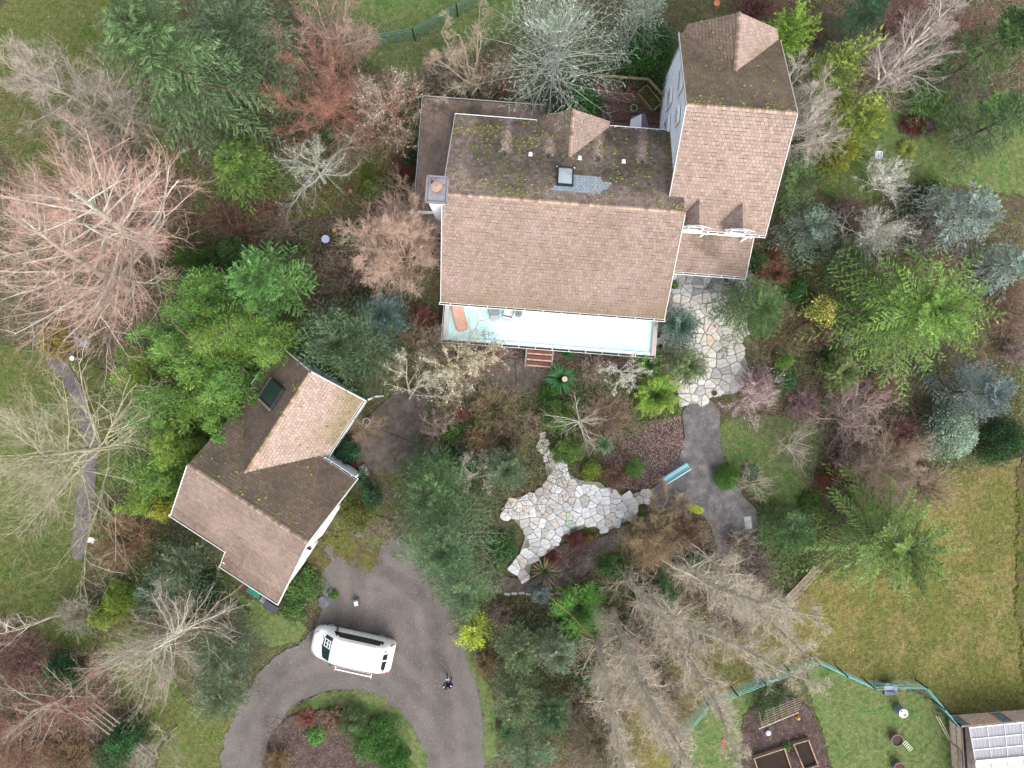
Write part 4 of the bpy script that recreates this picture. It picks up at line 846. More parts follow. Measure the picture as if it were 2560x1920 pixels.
# ---------- flagstone patios
def stones(root, poly, sp, z, colf, joint=.022, seed=0, name='stone', extra=()):
    rr = random.Random(seed); lo = [min(p[i] for p in poly) for i in (0, 1)]; hi = [max(p[i] for p in poly) for i in (0, 1)]; seeds = []
    y = lo[1] - sp; r = 0
    while y < hi[1] + sp:
        x = lo[0] - sp + (r % 2) * sp * .5
        while x < hi[0] + sp: 
            s_ = 1.0; seeds.append((x + rr.uniform(-.48, .48) * sp * s_, y + rr.uniform(-.48, .48) * sp * s_)); x += sp * rr.uniform(.62, 1.4)
        y += sp * .88; r += 1
    P_ = np.array(seeds); ins = inpoly(P_[:, 0], P_[:, 1], poly); cnt = 0
    for i in np.where(ins)[0]:
        sx, sy = seeds[i]; d = np.hypot(P_[:, 0] - sx, P_[:, 1] - sy); nb = np.argsort(d)[1:16]; k = sp * .95
        cell = [(sx - k, sy - k), (sx + k, sy - k), (sx + k, sy + k), (sx - k, sy + k)]
        for j in nb:
            nx, ny = P_[j, 0] - sx, P_[j, 1] - sy; L = math.hypot(nx, ny); nx /= L; ny /= L; lim = L / 2 - joint; out = []
            for q in range(len(cell)):
                a, b = cell[q - 1], cell[q]; da = (a[0] - sx) * nx + (a[1] - sy) * ny - lim; db = (b[0] - sx) * nx + (b[1] - sy) * ny - lim
                if (da <= 0) != (db <= 0): t = da / (da - db); out.append((a[0] + (b[0] - a[0]) * t, a[1] + (b[1] - a[1]) * t))
                if db <= 0: out.append(b)
            cell = out
            if not cell: break
        if len(cell) < 3: continue
        q = []
        for a in range(len(cell)):
            p0, p1 = cell[a], cell[(a + 1) % len(cell)]; L = math.hypot(p1[0] - p0[0], p1[1] - p0[1])
            if L < .03: continue
            e = min(.25, .045 / L); q += [(p0[0] + (p1[0] - p0[0]) * e, p0[1] + (p1[1] - p0[1]) * e), (p0[0] + (p1[0] - p0[0]) * (.5 + rr.uniform(-.1, .1)) + rr.uniform(-.015, .015), p0[1] + (p1[1] - p0[1]) * .5 + rr.uniform(-.015, .015)), (p0[0] + (p1[0] - p0[0]) * (1 - e), p0[1] + (p1[1] - p0[1]) * (1 - e))]
        if len(q) < 3: continue
        m = MB(); h = rr.uniform(.035, .055); c = colf(sx, sy, rr); m.prism([(x - sx, y - sy) for x, y in q], -.03, h, c, .012, tuple(t * .9 for t in c)); o = m.build(name, 'stone', root); o.location = (sx, sy, z); cnt += 1
    return cnt
def pc1(x, y, rr):
    t = rr.random(); b = (.50, .475, .43) if t < .62 else (.40, .385, .37) if t < .8 else (.46, .36, .28) if t < .9 else (.56, .55, .53) if t < .99 else (.42, .26, .15)
    if y > 5.4: b = tuple(np.array((.27, .27, .265)) * rr.uniform(.8, 1.5)) if t < .94 else (.40, .24, .13)
    return tuple(np.clip(np.array(b) * rr.uniform(.85, 1.12), 0, .8))
def pc2(x, y, rr):
    t = rr.random(); b = (.55, .54, .52) if t < .5 else (.60, .60, .60) if t < .68 else (.44, .42, .385) if t < .85 else (.50, .44, .38) if t < .95 else (.42, .48, .38)
    return tuple(np.clip(np.array(b) * rr.uniform(.86, 1.12), 0, .8))
pat1 = [(1672, 668), (1880, 676), (1868, 780), (1850, 870), (1872, 925), (1874, 948), (1852, 972), (1830, 985), (1785, 985), (1760, 1010), (1704, 1010), (1708, 965), (1660, 960), (1640, 880), (1655, 820), (1668, 775)]
pat2 = [(1252, 1272), (1290, 1243), (1345, 1235), (1368, 1200), (1362, 1155), (1398, 1152), (1425, 1188), (1450, 1200), (1500, 1205), (1520, 1222), (1542, 1238), (1575, 1235), (1626, 1222), (1626, 1247), (1597, 1262), (1582, 1290), (1542, 1317), (1510, 1325), (1470, 1312), (1442, 1327), (1407, 1338), (1392, 1362), (1362, 1387), (1332, 1397), (1322, 1442), (1308, 1450), (1283, 1432), (1272, 1416), (1298, 1385), (1308, 1360), (1313, 1332), (1288, 1302), (1262, 1287)]
for pl, sp, cf, sd_ in ((pat1, .60, pc1, 5), (pat2, .52, pc2, 6)):
    o, w = sheet('flagstone_patio', pl, 'joint', amp=.03, it=0); zz = 0.004 * _lvl[0]
    stones(o, world(pl), sp, zz + .005, cf, .016 if sp > .55 else .009, sd_)
o, w = sheet('stepping_path', [(1345, 1080), (1362, 1078), (1368, 1115), (1385, 1150), (1360, 1150), (1350, 1120)], 'joint', amp=.02, it=0)
stones(o, world([(1343, 1075), (1366, 1075), (1372, 1115), (1388, 1155), (1358, 1155), (1346, 1120)]), .36, .004 * _lvl[0] + .004, pc2, .015, 9)
# ------------------------------------------------------------------ north deck
NF = Frame(-4.4, (5.7, 17.2, 0)); nd = thing('timber_deck', 'red brown timber deck with railing between the house and the white tower wall', 'deck', NF.w(5.7, 17.2), NF.a)
ZD = .85; v = 15.2; i = 0
while v < 18.95:
    m = MB(); c = np.array((.155, .088, .072)) * R_(.65, 1.3); u0 = 3.55 + R_(-.02, .02); m.box(((u0 + 7.78) / 2, v, ZD - .02), (7.78 - u0, .118, .035), c); m.build('board', 'wood', nd, NF.o); v += .137
m = MB(); m.box((5.66, 17.05, ZD / 2 - .05), (4.15, 3.7, ZD - .12), (.06, .045, .04)); m.build('deck_base', 'wood', nd, NF.o)
def railing(a, b, zt, parent, fr, col):
    a, b = Vector(a), Vector(b); L = (b - a).length; r = MB(); z = Vector((0, 0, 1)); r.bar(a + z * zt, b + z * zt, .15, .04, col); r.bar(a + z * (zt - .12), b + z * (zt - .12), .05, .09, tuple(c * .8 for c in col)); r.bar(a + z * (ZD + .1), b + z * (ZD + .1), .05, .09, tuple(c * .8 for c in col))
    ro = r.build('railing', 'wood', parent, fr.o); n = int(L / .17)
    for k_ in range(n + 1):
        p = a + (b - a) * (k_ / n); w = .09 if k_ % 9 == 0 else .035; q = MB(); q.bar(p + z * (ZD), p + z * (zt - .02), w, w, tuple(c * R_(.7, 1.1) for c in col), up=(1, 0, 0)); q.build('post' if w > .05 else 'baluster', 'wood', ro, fr.o)
railing((3.55, 18.85, 0), (6.75, 18.85, 0), 1.8, nd, NF, (.20, .165, .10)); railing((6.75, 18.85, 0), (7.72, 17.95, 0), 1.8, nd, NF, (.20, .19, .08))
pz = NF.w(7.0, 17.95); a_ = NF.a + math.atan2(-1.04, 1.03)
pl_ = thing('planter_box', 'weathered mossy wooden planter box full of soil standing on the timber deck', 'planter', (pz[0], pz[1], ZD), a_)
for (x, y, sx, sy) in ((0, .36, 1.5, .06), (0, -.36, 1.5, .06), (.72, 0, .06, .78), (-.72, 0, .06, .78)):
    m = MB(); m.box((x, y, .24), (sx, sy, .48), np.array((.26, .23, .12)) * R_(.8, 1.2)); m.build('side_board', 'wood', pl_)
m = MB(); m.box((0, 0, .2), (1.4, .68, .38), (.06, .045, .03)); m.build('soil', 'matt', pl_)
k_ = 700; q = np.stack([rng.uniform(-.68, .68, k_), rng.uniform(-.32, .32, k_), np.full(k_, .40)], 1); add_part(pl_, 'dry_plants', [blades(q, unit(rng.normal(0, 1, (k_, 3)) + (0, 0, .6)), rng.uniform(.05, .14, k_), rng.uniform(.02, .05, k_), mixc((.10, .075, .04), (.20, .20, .05), rng.random(k_)))], 'leaf')

def pot(name, label, px, py, r, h, col, z=0.0, cat='plant pot', leafc=None, rimc=None, soil=(.06, .045, .035), group=None, lean=0):
    x, y, _ = P(px, py, z + h); t = thing(name, label, cat, (x, y, z), 0, group); m = MB()
    m.lathe([(r * .1, .0), (r * .72, 0), (r * .95, h * .85), (r, h * .86), (r * 1.03, h), (r * .86, h), (r * .84, h * .82)], col, n=20, cols=[col, col, col, col, rimc or col, rimc or col]); m.build('pot_body', 'matt', t)
    m = MB(); m.cyl((0, 0, h * .75), r * .85, .03, soil, 16); m.build('soil', 'matt', t)
    if leafc:
        n = 120; q = np.stack([rng.normal(0, r * .35, n), rng.normal(0, r * .35, n), np.full(n, h)], 1); add_part(t, 'foliage', [blades(q, unit(rng.normal(0, 1, (n, 3)) + (0, 0, .8)), rng.uniform(.06, .16, n), rng.uniform(.03, .06, n), np.array(leafc) * rng.uniform(.7, 1.3, (n, 1)))], 'leaf')
    return t
pot('plant_pot', 'round cream rimmed pot with a small green plant on the timber deck', 1585, 269, .21, .42, (.40, .40, .26), ZD, leafc=(.08, .17, .04), rimc=(.52, .52, .36))
pot('plant_pot', 'small dark pot beside the reddish plant by the deck railing', 1564, 219, .13, .3, (.03, .035, .04), ZD)
pot('plant_pot', 'pale pot holding a bare reddish plant by the deck railing', 1574, 219, .12, .28, (.30, .24, .17), ZD, leafc=(.24, .07, .04))
pot('plant_pot', 'round black tub of green leaves at the patio corner by the eave', 1687, 713, .22, .35, (.02, .02, .022), 0, leafc=(.10, .24, .03))
pot('plant_pot', 'small black pot at the south east corner of the sun deck', 1652, 866, .13, .28, (.02, .02, .022), 0)
pot('plant_pot', 'tiny terracotta pot standing on the flagstone patio', 1787, 815, .10, .2, (.45, .17, .07), 0, soil=(.5, .2, .09))
pot('plant_pot', 'wide pale rimmed bowl planter under the porch eave', 1816, 700, .21, .3, (.35, .31, .24), 0, rimc=(.5, .45, .36))
pot('plant_pot', 'terracotta pot on the grass below the garage corner', 620, 1533, .13, .25, (.42, .20, .12), 0)
pot('plant_pot', 'lilac rimmed ring pot by the garage eave on the courtyard', 916, 1054, .23, .35, (.42, .40, .58), 0, rimc=(.55, .52, .70))
pot('plant_pot', 'brown basket pot at the foot of the flagstone patio', 1786, 983, .17, .22, (.20, .13, .10), 0)
pot('planter_tub', 'half barrel tub of dark soil on the vegetable garden lawn', 2244, 1852, .38, .45, (.17, .125, .11), 0)
pot('planter_tub', 'tub of dark soil cut by the bottom edge of the photo', 2250, 1922, .38, .45, (.17, .125, .13), 0, soil=(.10, .04, .04))
def disc(name, label, cat, px, py, r, col, z=.5, mat='paint', legc=(.2, .2, .2)):
    x, y, _ = P(px, py, z); t = thing(name, label, cat, (x, y, 0)); m = MB(); m.lathe([(.02, z + .01), (r * .9, z + .015), (r, z + .03), (r, z), (r * .9, z - .03), (.03, z - .04)], col, n=24); m.build('top', mat, t)
    m = MB(); m.cyl((0, 0, 0), .05, z, legc, 8); m.cyl((0, 0, 0), r * .5, .04, legc, 12); m.build('pedestal', mat, t); return t
disc('bird_bath', 'round lilac blue bird bath standing in the dark soil bed', 'bird bath', 814, 598, .25, (.42, .42, .62), .6, legc=(.2, .18, .3))
disc('bird_bath', 'round grey lilac bird bath at the edge of the courtyard', 'bird bath', 1087, 1124, .23, (.30, .27, .38), .7)
disc('bird_bath', 'white round bird bath beside the yellow shrub on the left meadow', 'bird bath', 180, 896, .15, (.85, .85, .85), .8, legc=(.5, .5, .5))
disc('lantern', 'round lamp with pale cap among the strappy green leaves', 'lamp', 1412, 948, .17, (.55, .42, .30), .7)
for px, py, r, lb in ((836, 576, .13, 'cut tree stump with bright orange face beside the lilac bird bath'), (876, 478, .12, 'cut tree stump with red brown face in the mossy grass left of the chimney'), (1792, 8, .20, 'large cut tree stump with orange face above the tower roof'), (630, 0, .1, '')):
    if not lb: continue
    x, y, _ = P(px, py, .2); t = thing('tree_stump', lb, 'tree stump', (x, y, 0)); m = MB(); m.lathe([(r * 1.3, 0), (r * 1.05, .1), (r, .22)], (.16, .10, .07), n=14); m.build('bark', 'wood', t); m = MB(); m.cyl((0, 0, .2), r * .97, .025, (.62, .30, .10) if px == 836 else (.50, .20, .10), 14); m.build('cut_face', 'wood', t)
def rock(label, px, py, rx, ry, h, col, rot=0, name='boulder', seed=0):
    x, y, _ = P(px, py, h); rr = random.Random(seed + int(px)); n = 11; rings = []; m = MB(); t0 = [rr.uniform(.78, 1.15) for _ in range(n)]
    for f, z in ((1.05, -.05), (1.0, h * .45), (.85, h * .85), (.5, h)): rings.append([(rx * f * t0[k] * math.cos(2 * math.pi * k / n) * rr.uniform(.95, 1.05), ry * f * t0[k] * math.sin(2 * math.pi * k / n) * rr.uniform(.95, 1.05), z + rr.uniform(-.02, .02) * (z > 0)) for k in range(n)])
    for a in range(3):
        for k in range(n): m.face([rings[a][k], rings[a][(k + 1) % n], rings[a + 1][(k + 1) % n], rings[a + 1][k]], np.array(col) * rr.uniform(.85, 1.15))
    m.face(rings[3], col); o = m.build(name, 'stone'); o.location = (x, y, 0); o.rotation_euler = (0, 0, rot); return tag(o, label, 'rock')
rock('grey boulder under the white lichen covered apple tree', 769, 449, .42, .38, .4, (.20, .19, .23)); rock('smaller dark grey boulder right of the apple tree trunk', 805, 433, .3, .25, .3, (.15, .145, .17))
rock('blue grey curved boulder beside the left gravel path', 182, 845, .28, .55, .3, (.26, .29, .38), .3); rock('low blue grey boulder next to the yellow shrub on the left', 203, 858, .5, .22, .25, (.27, .30, .40), -.2)
rock('flat dark slate rock by the driveway near the garage corner', 808, 1506, .34, .42, .15, (.13, .13, .145), .4); rock('dark slate slab leaning next to the flat slate rock', 826, 1480, .25, .2, .2, (.14, .13, .14))
rock('flat mossy yellow green stone on the gravel beside the dark soil', 1738, 1272, .62, .33, .18, (.22, .25, .05), -.2); rock('mossy yellow green stone slab at the foot of the flagstone patio', 1822, 965, .75, .26, .14, (.24, .27, .08), .45)
rock('large grey green flat rock set in the lower stone patio', 1498, 1238, .50, .48, .12, (.30, .33, .27)); rock('dark grey rock under the golden conifer', 2120, 842, .42, .46, .35, (.12, .13, .145))
rock('brown grey rock below the golden conifer', 2172, 965, .3, .4, .3, (.13, .11, .10)); rock('blue grey flat stone among the brambles lower left', 222, 1808, .40, .2, .1, (.12, .135, .16), .4)
for i, (px, py) in enumerate(((1262, 1487), (1290, 1484), (1318, 1485), (1346, 1487), (1376, 1484), (1402, 1484), (1425, 1482))): pass
ed = link('stone_edging', None); ed['kind'] = 'structure'
for i in range(9):
    x, y, _ = P(1268 + i * 18, 1485 - (i % 3) * 1.5, .05); m = MB(); m.box((0, 0, .04), (.40, .16, .12), np.array((.48, .47, .44)) * R_(.8, 1.15), R_(-.15, .15), taper=.9); o = m.build('stone', 'stone', ed); o.location = (x, y, 0)

# ---------- sun deck furniture
def hpt(px, py, z): return P(px, py, z)
x, y, z = hpt(1147, 790, DZ + .35); t = thing('covered_lounger', 'long sun lounger under a salmon pink cover at the left end of the white deck', 'sun lounger', (x, y, DZ), math.radians(-76))
n = 14; ring = lambda f, z_, e=0: [((1.0 if math.cos(q) > 0 else .98) * .88 * f * np.sign(math.cos(q)) * abs(math.cos(q)) ** .35, .33 * f * (1.0 + (.12 if math.cos(q) > 0 else 0)) * np.sign(math.sin(q)) * abs(math.sin(q)) ** .5, z_ + e * math.cos(q)) for q in [2 * math.pi * k / 22 for k in range(22)]]
m = MB(); rs = [ring(1.06, .0), ring(1.02, .18), ring(.96, .36, .02), ring(.8, .41, .03), ring(.4, .40, .03)]
for a in range(4):
    for k_ in range(22): m.face([rs[a][k_], rs[a][(k_ + 1) % 22], rs[a + 1][(k_ + 1) % 22], rs[a + 1][k_]], (.62, .36, .27))
m.face(rs[4], (.62, .36, .27)); m.build('cover', 'cloth', t, smooth=True)
def recliner(px, py, rot, label, towel):
    x, y, z = hpt(px, py, DZ + .3); t = thing('deck_chair', label, 'deck chair', (x, y, DZ), rot); c = (.30, .33, .35)
    m = MB(); m.box((0, -.05, .30), (.52, .55, .05), c); m.build('seat', 'cloth', t); m = MB(); m.bar((0, .2, .32), (0, .72, .75), .52, .04, c); m.build('backrest', 'cloth', t)
    m = MB(); m.bar((0, -.3, .30), (0, -.62, .22), .5, .04, (.36, .38, .40)); m.build('footrest', 'cloth', t)
    for s_ in (-1, 1):
        m = MB(); m.bar((s_ * .30, -.3, .48), (s_ * .30, .4, .52), .05, .03, (.14, .15, .16)); m.build('armrest', 'metal', t)
        for yy in (-.5, .35): m = MB(); m.bar((s_ * .29, yy, 0), (s_ * .29, yy * .8, .48), .03, .03, (.12, .12, .13), up=(1, 0, 0)); m.build('leg', 'metal', t)
    if towel:
        m = MB()
        for i in range(9): m.box((0, .22 - i * .085, .345 + .0), (.56, .085, .02), ((.08, .05, .22), (.66, .60, .55), (.62, .52, .44), (.66, .60, .55), (.62, .52, .44), (.66, .6, .55), (.62, .52, .44), (.08, .05, .22), (.7, .68, .72))[i])
        o = m.build('beach_towel', 'cloth'); o.location = (x, y, DZ); o.rotation_euler = (0, 0, rot); tag(o, 'navy and cream striped towel draped over the right hand deck chair', 'towel')
    else:
        m = MB()
        for i in range(6): m.box((0, .15 - i * .085, .335), (.50, .02, .012), (.18, .2, .22)); 
        m.build('slats', 'cloth', t)
recliner(1234, 776, math.radians(10), 'grey wicker reclining chair on the white deck, bare, left of the towelled one', False)
recliner(1272, 776, math.radians(-12), 'grey wicker reclining chair under the striped towel on the white deck', True)
x, y, z = hpt(1296, 783, DZ + .5); t = thing('side_table', 'small round grey wicker table beside the chair with the striped towel', 'table', (x, y, DZ)); m = MB(); m.cyl((0, 0, .46), .235, .04, (.20, .215, .23), 24); m.build('table_top', 'cloth', t)
m = MB(); m.cyl((0, 0, .50), .04, .02, (.06, .05, .08), 8); m.build('cap', 'metal', t); m = MB(); m.cyl((0, 0, 0), .16, .46, (.16, .17, .18), 16, .06); m.build('base', 'cloth', t)
# folding glass table + white board on the timber deck
x, y, _ = P(1600, 305, ZD + .7); t = thing('patio_table', 'square glass topped patio table half under the eave on the timber deck', 'table', (x, y, ZD), math.radians(14))
m = MB(); m.box((0, 0, .70), (.86, .9, .02), (.16, .13, .16)); m.build('table_top', 'paint', t)
for a, b in ((-.4, -.42), (.4, -.42), (-.4, .42), (.4, .42)): m = MB(); m.bar((a, b, 0), (a, b, .7), .03, .03, (.4, .4, .42), up=(1, 0, 0)); m.build('leg', 'metal', t)
m = MB(); m.face([(-.5, -.6, .74), (.22, -.62, .74), (.36, .42, .76), (-.34, .14, .76)], (.74, .74, .78)); m.face([(-.34, .14, .74), (.36, .42, .74), (.22, -.62, .72), (-.5, -.6, .72)], (.74, .74, .78)); o = m.build('folded_cover', 'paint'); o.location = (x - .22, y + .02, ZD); o.rotation_euler = (0, 0, .1); tag(o, 'white folded cover lying on the patio table', 'cover')

# ---------- bench, slabs, crate, lantern, bins
xa = P(1657, 1203, .45); xb = P(1721, 1163, .45); t = thing('bench', 'aqua painted garden bench on the gravel beside the leaf covered bed', 'bench', ((xa[0] + xb[0]) / 2, (xa[1] + xb[1]) / 2, 0), math.atan2(xb[1] - xa[1], xb[0] - xa[0]))
for i, (yy, w_, c) in enumerate(((-.12, .10, (.30, .66, .72)), (0.0, .10, (.52, .78, .82)), (.115, .10, (.22, .58, .64)))): m = MB(); m.box((0, yy, .44), (1.84, w_, .04), c); m.build('seat_plank', 'paint', t)
m = MB(); m.box((0, -.23, .62), (1.84, .04, .28), (.45, .76, .80)); m.build('backrest', 'paint', t)
for s_ in (-.78, .78):
    m = MB(); m.box((s_, 0, .21), (.06, .34, .42), (.3, .6, .66)); m.build('leg', 'paint', t)
def slab(label, px, py, sx, sy, rot, col, name='paving_slab', cat='slab', h=.06):
    x, y, _ = P(px, py, h); m = MB(); m.prism([(-sx / 2, -sy / 2), (sx / 2 * .95, -sy / 2 * 1.05), (sx / 2, sy / 2), (-sx / 2 * .97, sy / 2 * .94)], -.02, h, col, .012); o = m.build(name, 'stone'); o.location = (x, y, 0.02); o.rotation_euler = (0, 0, rot); return tag(o, label, cat)
slab('dark slate slab set in the bed behind the aqua bench', 1680, 1172, 1.25, .42, .44, (.10, .09, .085)); slab('pale grey stone slab on the right edge of the gravel path', 1870, 1306, .46, .78, .1, (.33, .34, .33))
slab('grey blue slab laid beside the bed at the foot of the flagstone patio', 1702, 990, .5, .85, -.25, (.17, .165, .18)); slab('red brown door mat below the garage eave', 872, 1163, .95, .5, -.3, (.12, .04, .028), 'door_mat', 'mat', .05)
x, y, _ = P(911, 1178, .3); t = thing('pebble_crate', 'wooden crate of white pebbles at the courtyard edge near the garage', 'crate', (x, y, 0), -1.05)
for (a, b, sx, sy) in ((0, .2, .8, .03), (0, -.2, .8, .03), (.39, 0, .03, .42), (-.39, 0, .03, .42)): m = MB(); m.box((a, b, .14), (sx, sy, .28), (.25, .23, .19)); m.build('side_board', 'wood', t)
m = MB(); m.box((0, 0, .1), (.75, .38, .18), (.08, .06, .05)); m.build('crate_base', 'wood', t)
for i in range(34): m = MB(); s_ = R_(.03, .05); m.box((R_(-.34, .34), R_(-.16, .16), .21 + R_(0, .03)), (s_ * 1.6, s_ * 1.2, s_), np.array((.58, .56, .52)) * R_(.6, 1.2), R_(0, 3), taper=.6); m.build('pebble', 'stone', t)
x, y, _ = P(890, 1508, .4); t = thing('post_box', 'small grey box with pale lid on a black stand on the driveway gravel', 'box', (x, y, 0), .2); m = MB(); m.box((0, 0, .22), (.34, .44, .36), (.14, .15, .17), taper=.85); m.build('box_body', 'paint', t); m = MB(); m.box((0, -.03, .42), (.24, .26, .03), (.55, .60, .66)); m.build('lid', 'paint', t); m = MB(); m.box((.0, .0, .02), (.5, .52, .03), (.03, .03, .035)); m.build('stand', 'metal', t)
x, y, _ = P(2195, 388, 1.2); t = thing('garden_lantern', 'white square garden lantern on a post in the upper right lawn', 'lantern', (x, y, 0), -.05); m = MB(); m.box((0, 0, 1.1), (.30, .34, .3), (.62, .68, .66)); m.build('lantern_body', 'paint', t)
for (a, b, sx, sy) in ((0, .2, .46, .05), (0, -.2, .46, .05), (.21, 0, .05, .44), (-.21, 0, .05, .44)): m = MB(); m.box((a, b, 1.27), (sx, sy, .05), (.85, .85, .88)); m.build('lantern_frame', 'paint', t)
m = MB(); m.bar((0, 0, 0), (0, 0, 1), .08, .08, (.4, .38, .35), up=(1, 0, 0)); m.build('post', 'wood', t)
x, y, _ = P(227, 1351, .6); t = thing('hive_box', 'small white box beside the left gravel path', 'box', (x, y, 0), -.3); m = MB(); m.box((0, 0, .3), (.28, .26, .5), (.7, .7, .7)); m.build('box_body', 'paint', t); m = MB(); m.box((0, 0, .57), (.34, .32, .04), (.84, .84, .84)); m.build('lid', 'paint', t)
x, y, _ = P(633, 1480, .9); t = thing('wheelie_bin', 'green bin under the lower eave of the garage', 'bin', (x, y, 0), GF.a); m = MB(); m.box((0, 0, .35), (.75, .42, .7), (.01, .12, .075), taper=1.08); m.build('bin_body', 'paint', t); m = MB(); m.box((0, 0, .74), (.85, .52, .07), (.01, .16, .10)); [m.box((q_ * .12 - .36, 0, .785), (.03, .46, .02), (.02, .22, .15)) for q_ in range(7)]; m.build('lid', 'paint', t)
x, y, _ = P(676, 1518, 1.0); t = thing('wheelie_bin', 'black bin at the lower corner of the garage', 'bin', (x, y, 0), GF.a); m = MB(); m.box((0, 0, .45), (.55, .5, .9), (.03, .03, .035), taper=1.1); m.build('bin_body', 'paint', t); m = MB(); m.box((0, 0, .95), (.95, .42, .07), (.05, .05, .06)); m.build('lid', 'paint', t)
x, y, _ = P(660, 1503, .7); t = thing('recycling_box', 'grey recycling box between the green and the black bin', 'box', (x, y, 0), GF.a); m = MB(); m.box((0, 0, .3), (.5, .4, .55), (.16, .16, .18), taper=1.1); m.build('box_body', 'paint', t)
m = MB(); m.box((0, 0, .58), (.52, .4, .04), (.24, .24, .26)); m.build('lid', 'paint', t)
# hose coil on the patio
x, y, _ = P(1796, 838, .05); m = MB(); m.tube([(x + .2 * math.cos(a_) + .02 * k, y + .17 * math.sin(a_) - .01 * k, .09 + .008 * k) for k in range(28) for a_ in [k * .55]], .012, (.2, .22, .2), 5); o = m.build('garden_hose', 'paint'); tag(o, 'loosely coiled dark garden hose on the flagstones', 'hose')
# orange washing line from the blue spruce to the poplars
m = MB(); a = Vector(P(1370, 1490, 1.8)); b = Vector(P(1478, 1592, 4.5)); m.tube([a + (b - a) * t_ - Vector((0, 0, .5 * math.sin(math.pi * t_))) for t_ in np.linspace(0, 1, 14)], .016, (.50, .30, .10), 5); o = m.build('rope', 'paint'); tag(o, 'thin orange rope stretched between the small blue spruce and a poplar', 'rope')

# ---------- fences
def fence(name, label, pts, ht, rails, post_step=0, col=(.045, .13, .10), col2=(.12, .24, .22), group=None):
    p0 = P(*pts[0]); t = thing(name, label, 'fence', (p0[0], p0[1], 0), 0, group); o = Vector((p0[0], p0[1], 0)); W_ = [Vector(P(*q)) for q in pts]
    for i in range(len(W_) - 1):
        a, b = W_[i], W_[i + 1]
        for r in range(rails):
            z = Vector((0, 0, .12 + (ht - .14) * r / (rails - 1))); m = MB(); m.bar(a + z, b + z, .024, .024, np.array(col2 if r > rails - 3 else col) * 1.0 + .02 * r * np.array((.3, .8, .7))); m.build('rail', 'metal', t, o)
        k = max(1, round((b - a).length / 2.2))
        for j in range(k + 1 if i == len(W_) - 2 else k):
            p = a + (b - a) * j / k; m = MB(); m.bar(p, p + Vector((0, 0, ht + .06)), .07, .07, (.02, .045, .035), up=(1, 0, 0)); m.build('post', 'metal', t, o)
    return t
fence('rail_fence', 'green metal rail fence crossing the lawn at the top of the photo', [(880, 130), (925, 118), (1039, 102), (1145, 42), (1260, -14)], 1.5, 7)
fence('rail_fence', 'green metal rail fence zigzagging round the vegetable garden at lower right', [(1690, 1828), (1760, 1745), (1896, 1689), (2026, 1639), (2161, 1700), (2288, 1698), (2372, 1800)], 1.35, 7, col=(.025, .065, .062), col2=(.05, .12, .12))

# ---------- vegetable garden: raised beds, trellis, coils, barrow, barrel, ladder
def raised_bed(label, cs, h=.42, col=(.34, .24, .17)):
    W_ = [Vector(P(*c, h)) for c in cs]; W_ = [Vector((p.x, p.y, 0)) for p in W_]; c0 = sum(W_, Vector()) / 4; t = thing('raised_bed', label, 'raised bed', c0)
    for i in range(4):
        a, b = W_[i], W_[(i + 1) % 4]
        for k_ in range(2): m = MB(); z = Vector((0, 0, h * (.25 + .5 * k_))); m.bar(a + z, b + z, .055, h * .47, np.array(col) * R_(.8, 1.2)); m.build('plank', 'wood', t, c0)
        m = MB(); m.bar(W_[i], W_[i] + Vector((0, 0, h + .02)), .1, .1, np.array(col) * .7, up=(1, 0, 0)); m.build('corner_post', 'wood', t, c0)
    m = MB(); m.prism([(p.x + (c0.x - p.x) * .08, p.y + (c0.y - p.y) * .08) for p in W_], .0, h * .6, (.028, .018, .015)); m.build('soil', 'matt', t, c0); return t
raised_bed('raised timber bed of bare dark soil, right of the pair', [(1985, 1862), (2022, 1851), (2046, 1914), (2012, 1926)]); raised_bed('raised timber bed with green seedlings, left of the pair', [(1886, 1897), (1962, 1872), (1981, 1930), (1905, 1955)])
x, y, _ = P(1962, 1878, .4)
def wires(name, label, cat, px, py, gen, mat='metal', z=0, rot=0):
    x, y, _ = P(px, py, z); m = MB(); gen(m); o = m.build(name, mat); o.location = (x, y, z); o.rotation_euler = (0, 0, rot); return tag(o, label, cat)
def coil(m, r=.24, h=.9, k=5, col=(.10, .09, .12)):
    for i in range(k): m.tube([(r * (1 - .1 * i) * math.cos(q_), r * (1 - .1 * i) * math.sin(q_), h * i / k + .05) for q_ in np.linspace(0, 2 * math.pi, 17)[:-1]], .011, col, 4, closed=True)
    for i in range(4): q_ = i * math.pi / 2; m.bar((r * math.cos(q_), r * math.sin(q_), 0), (r * .6 * math.cos(q_), r * .6 * math.sin(q_), h), .012, .012, col, up=(0, 1, 0))
wires('plant_cage', 'ring shaped wire plant cage at the left of the vegetable plot', 'plant cage', 1899, 1846, coil); wires('plant_cage', 'ring shaped wire plant cage standing between the two raised beds', 'plant cage', 1984, 1884, coil); wires('plant_cage', 'pale wire hoop cage left of the raised beds under the poplar branches', 'plant cage', 1836, 1897, lambda m: coil(m, .22, .5, 4, (.45, .36, .33)))
x0, y0, _ = P(1948, 1796, .7); m = MB()
for i in range(7): a_ = Vector((-1.1 + .12 * i * .2, -.62 + .2 * i, .55 + .08 * i)); m.bar(a_, a_ + Vector((2.35, .95, 0)), .02, .02, (.30, .26, .18))
for i in range(6): a_ = Vector((-1.0 + .42 * i, -.55 + .17 * i, .55)); m.bar(a_, a_ + Vector((-.35, 1.1, .5)), .016, .016, (.26, .23, .17))
tl = m.build('trellis', 'wood'); tl.location = (x0, y0, 0); tag(tl, 'leaning wooden trellis grid over the dark vegetable plot', 'trellis')
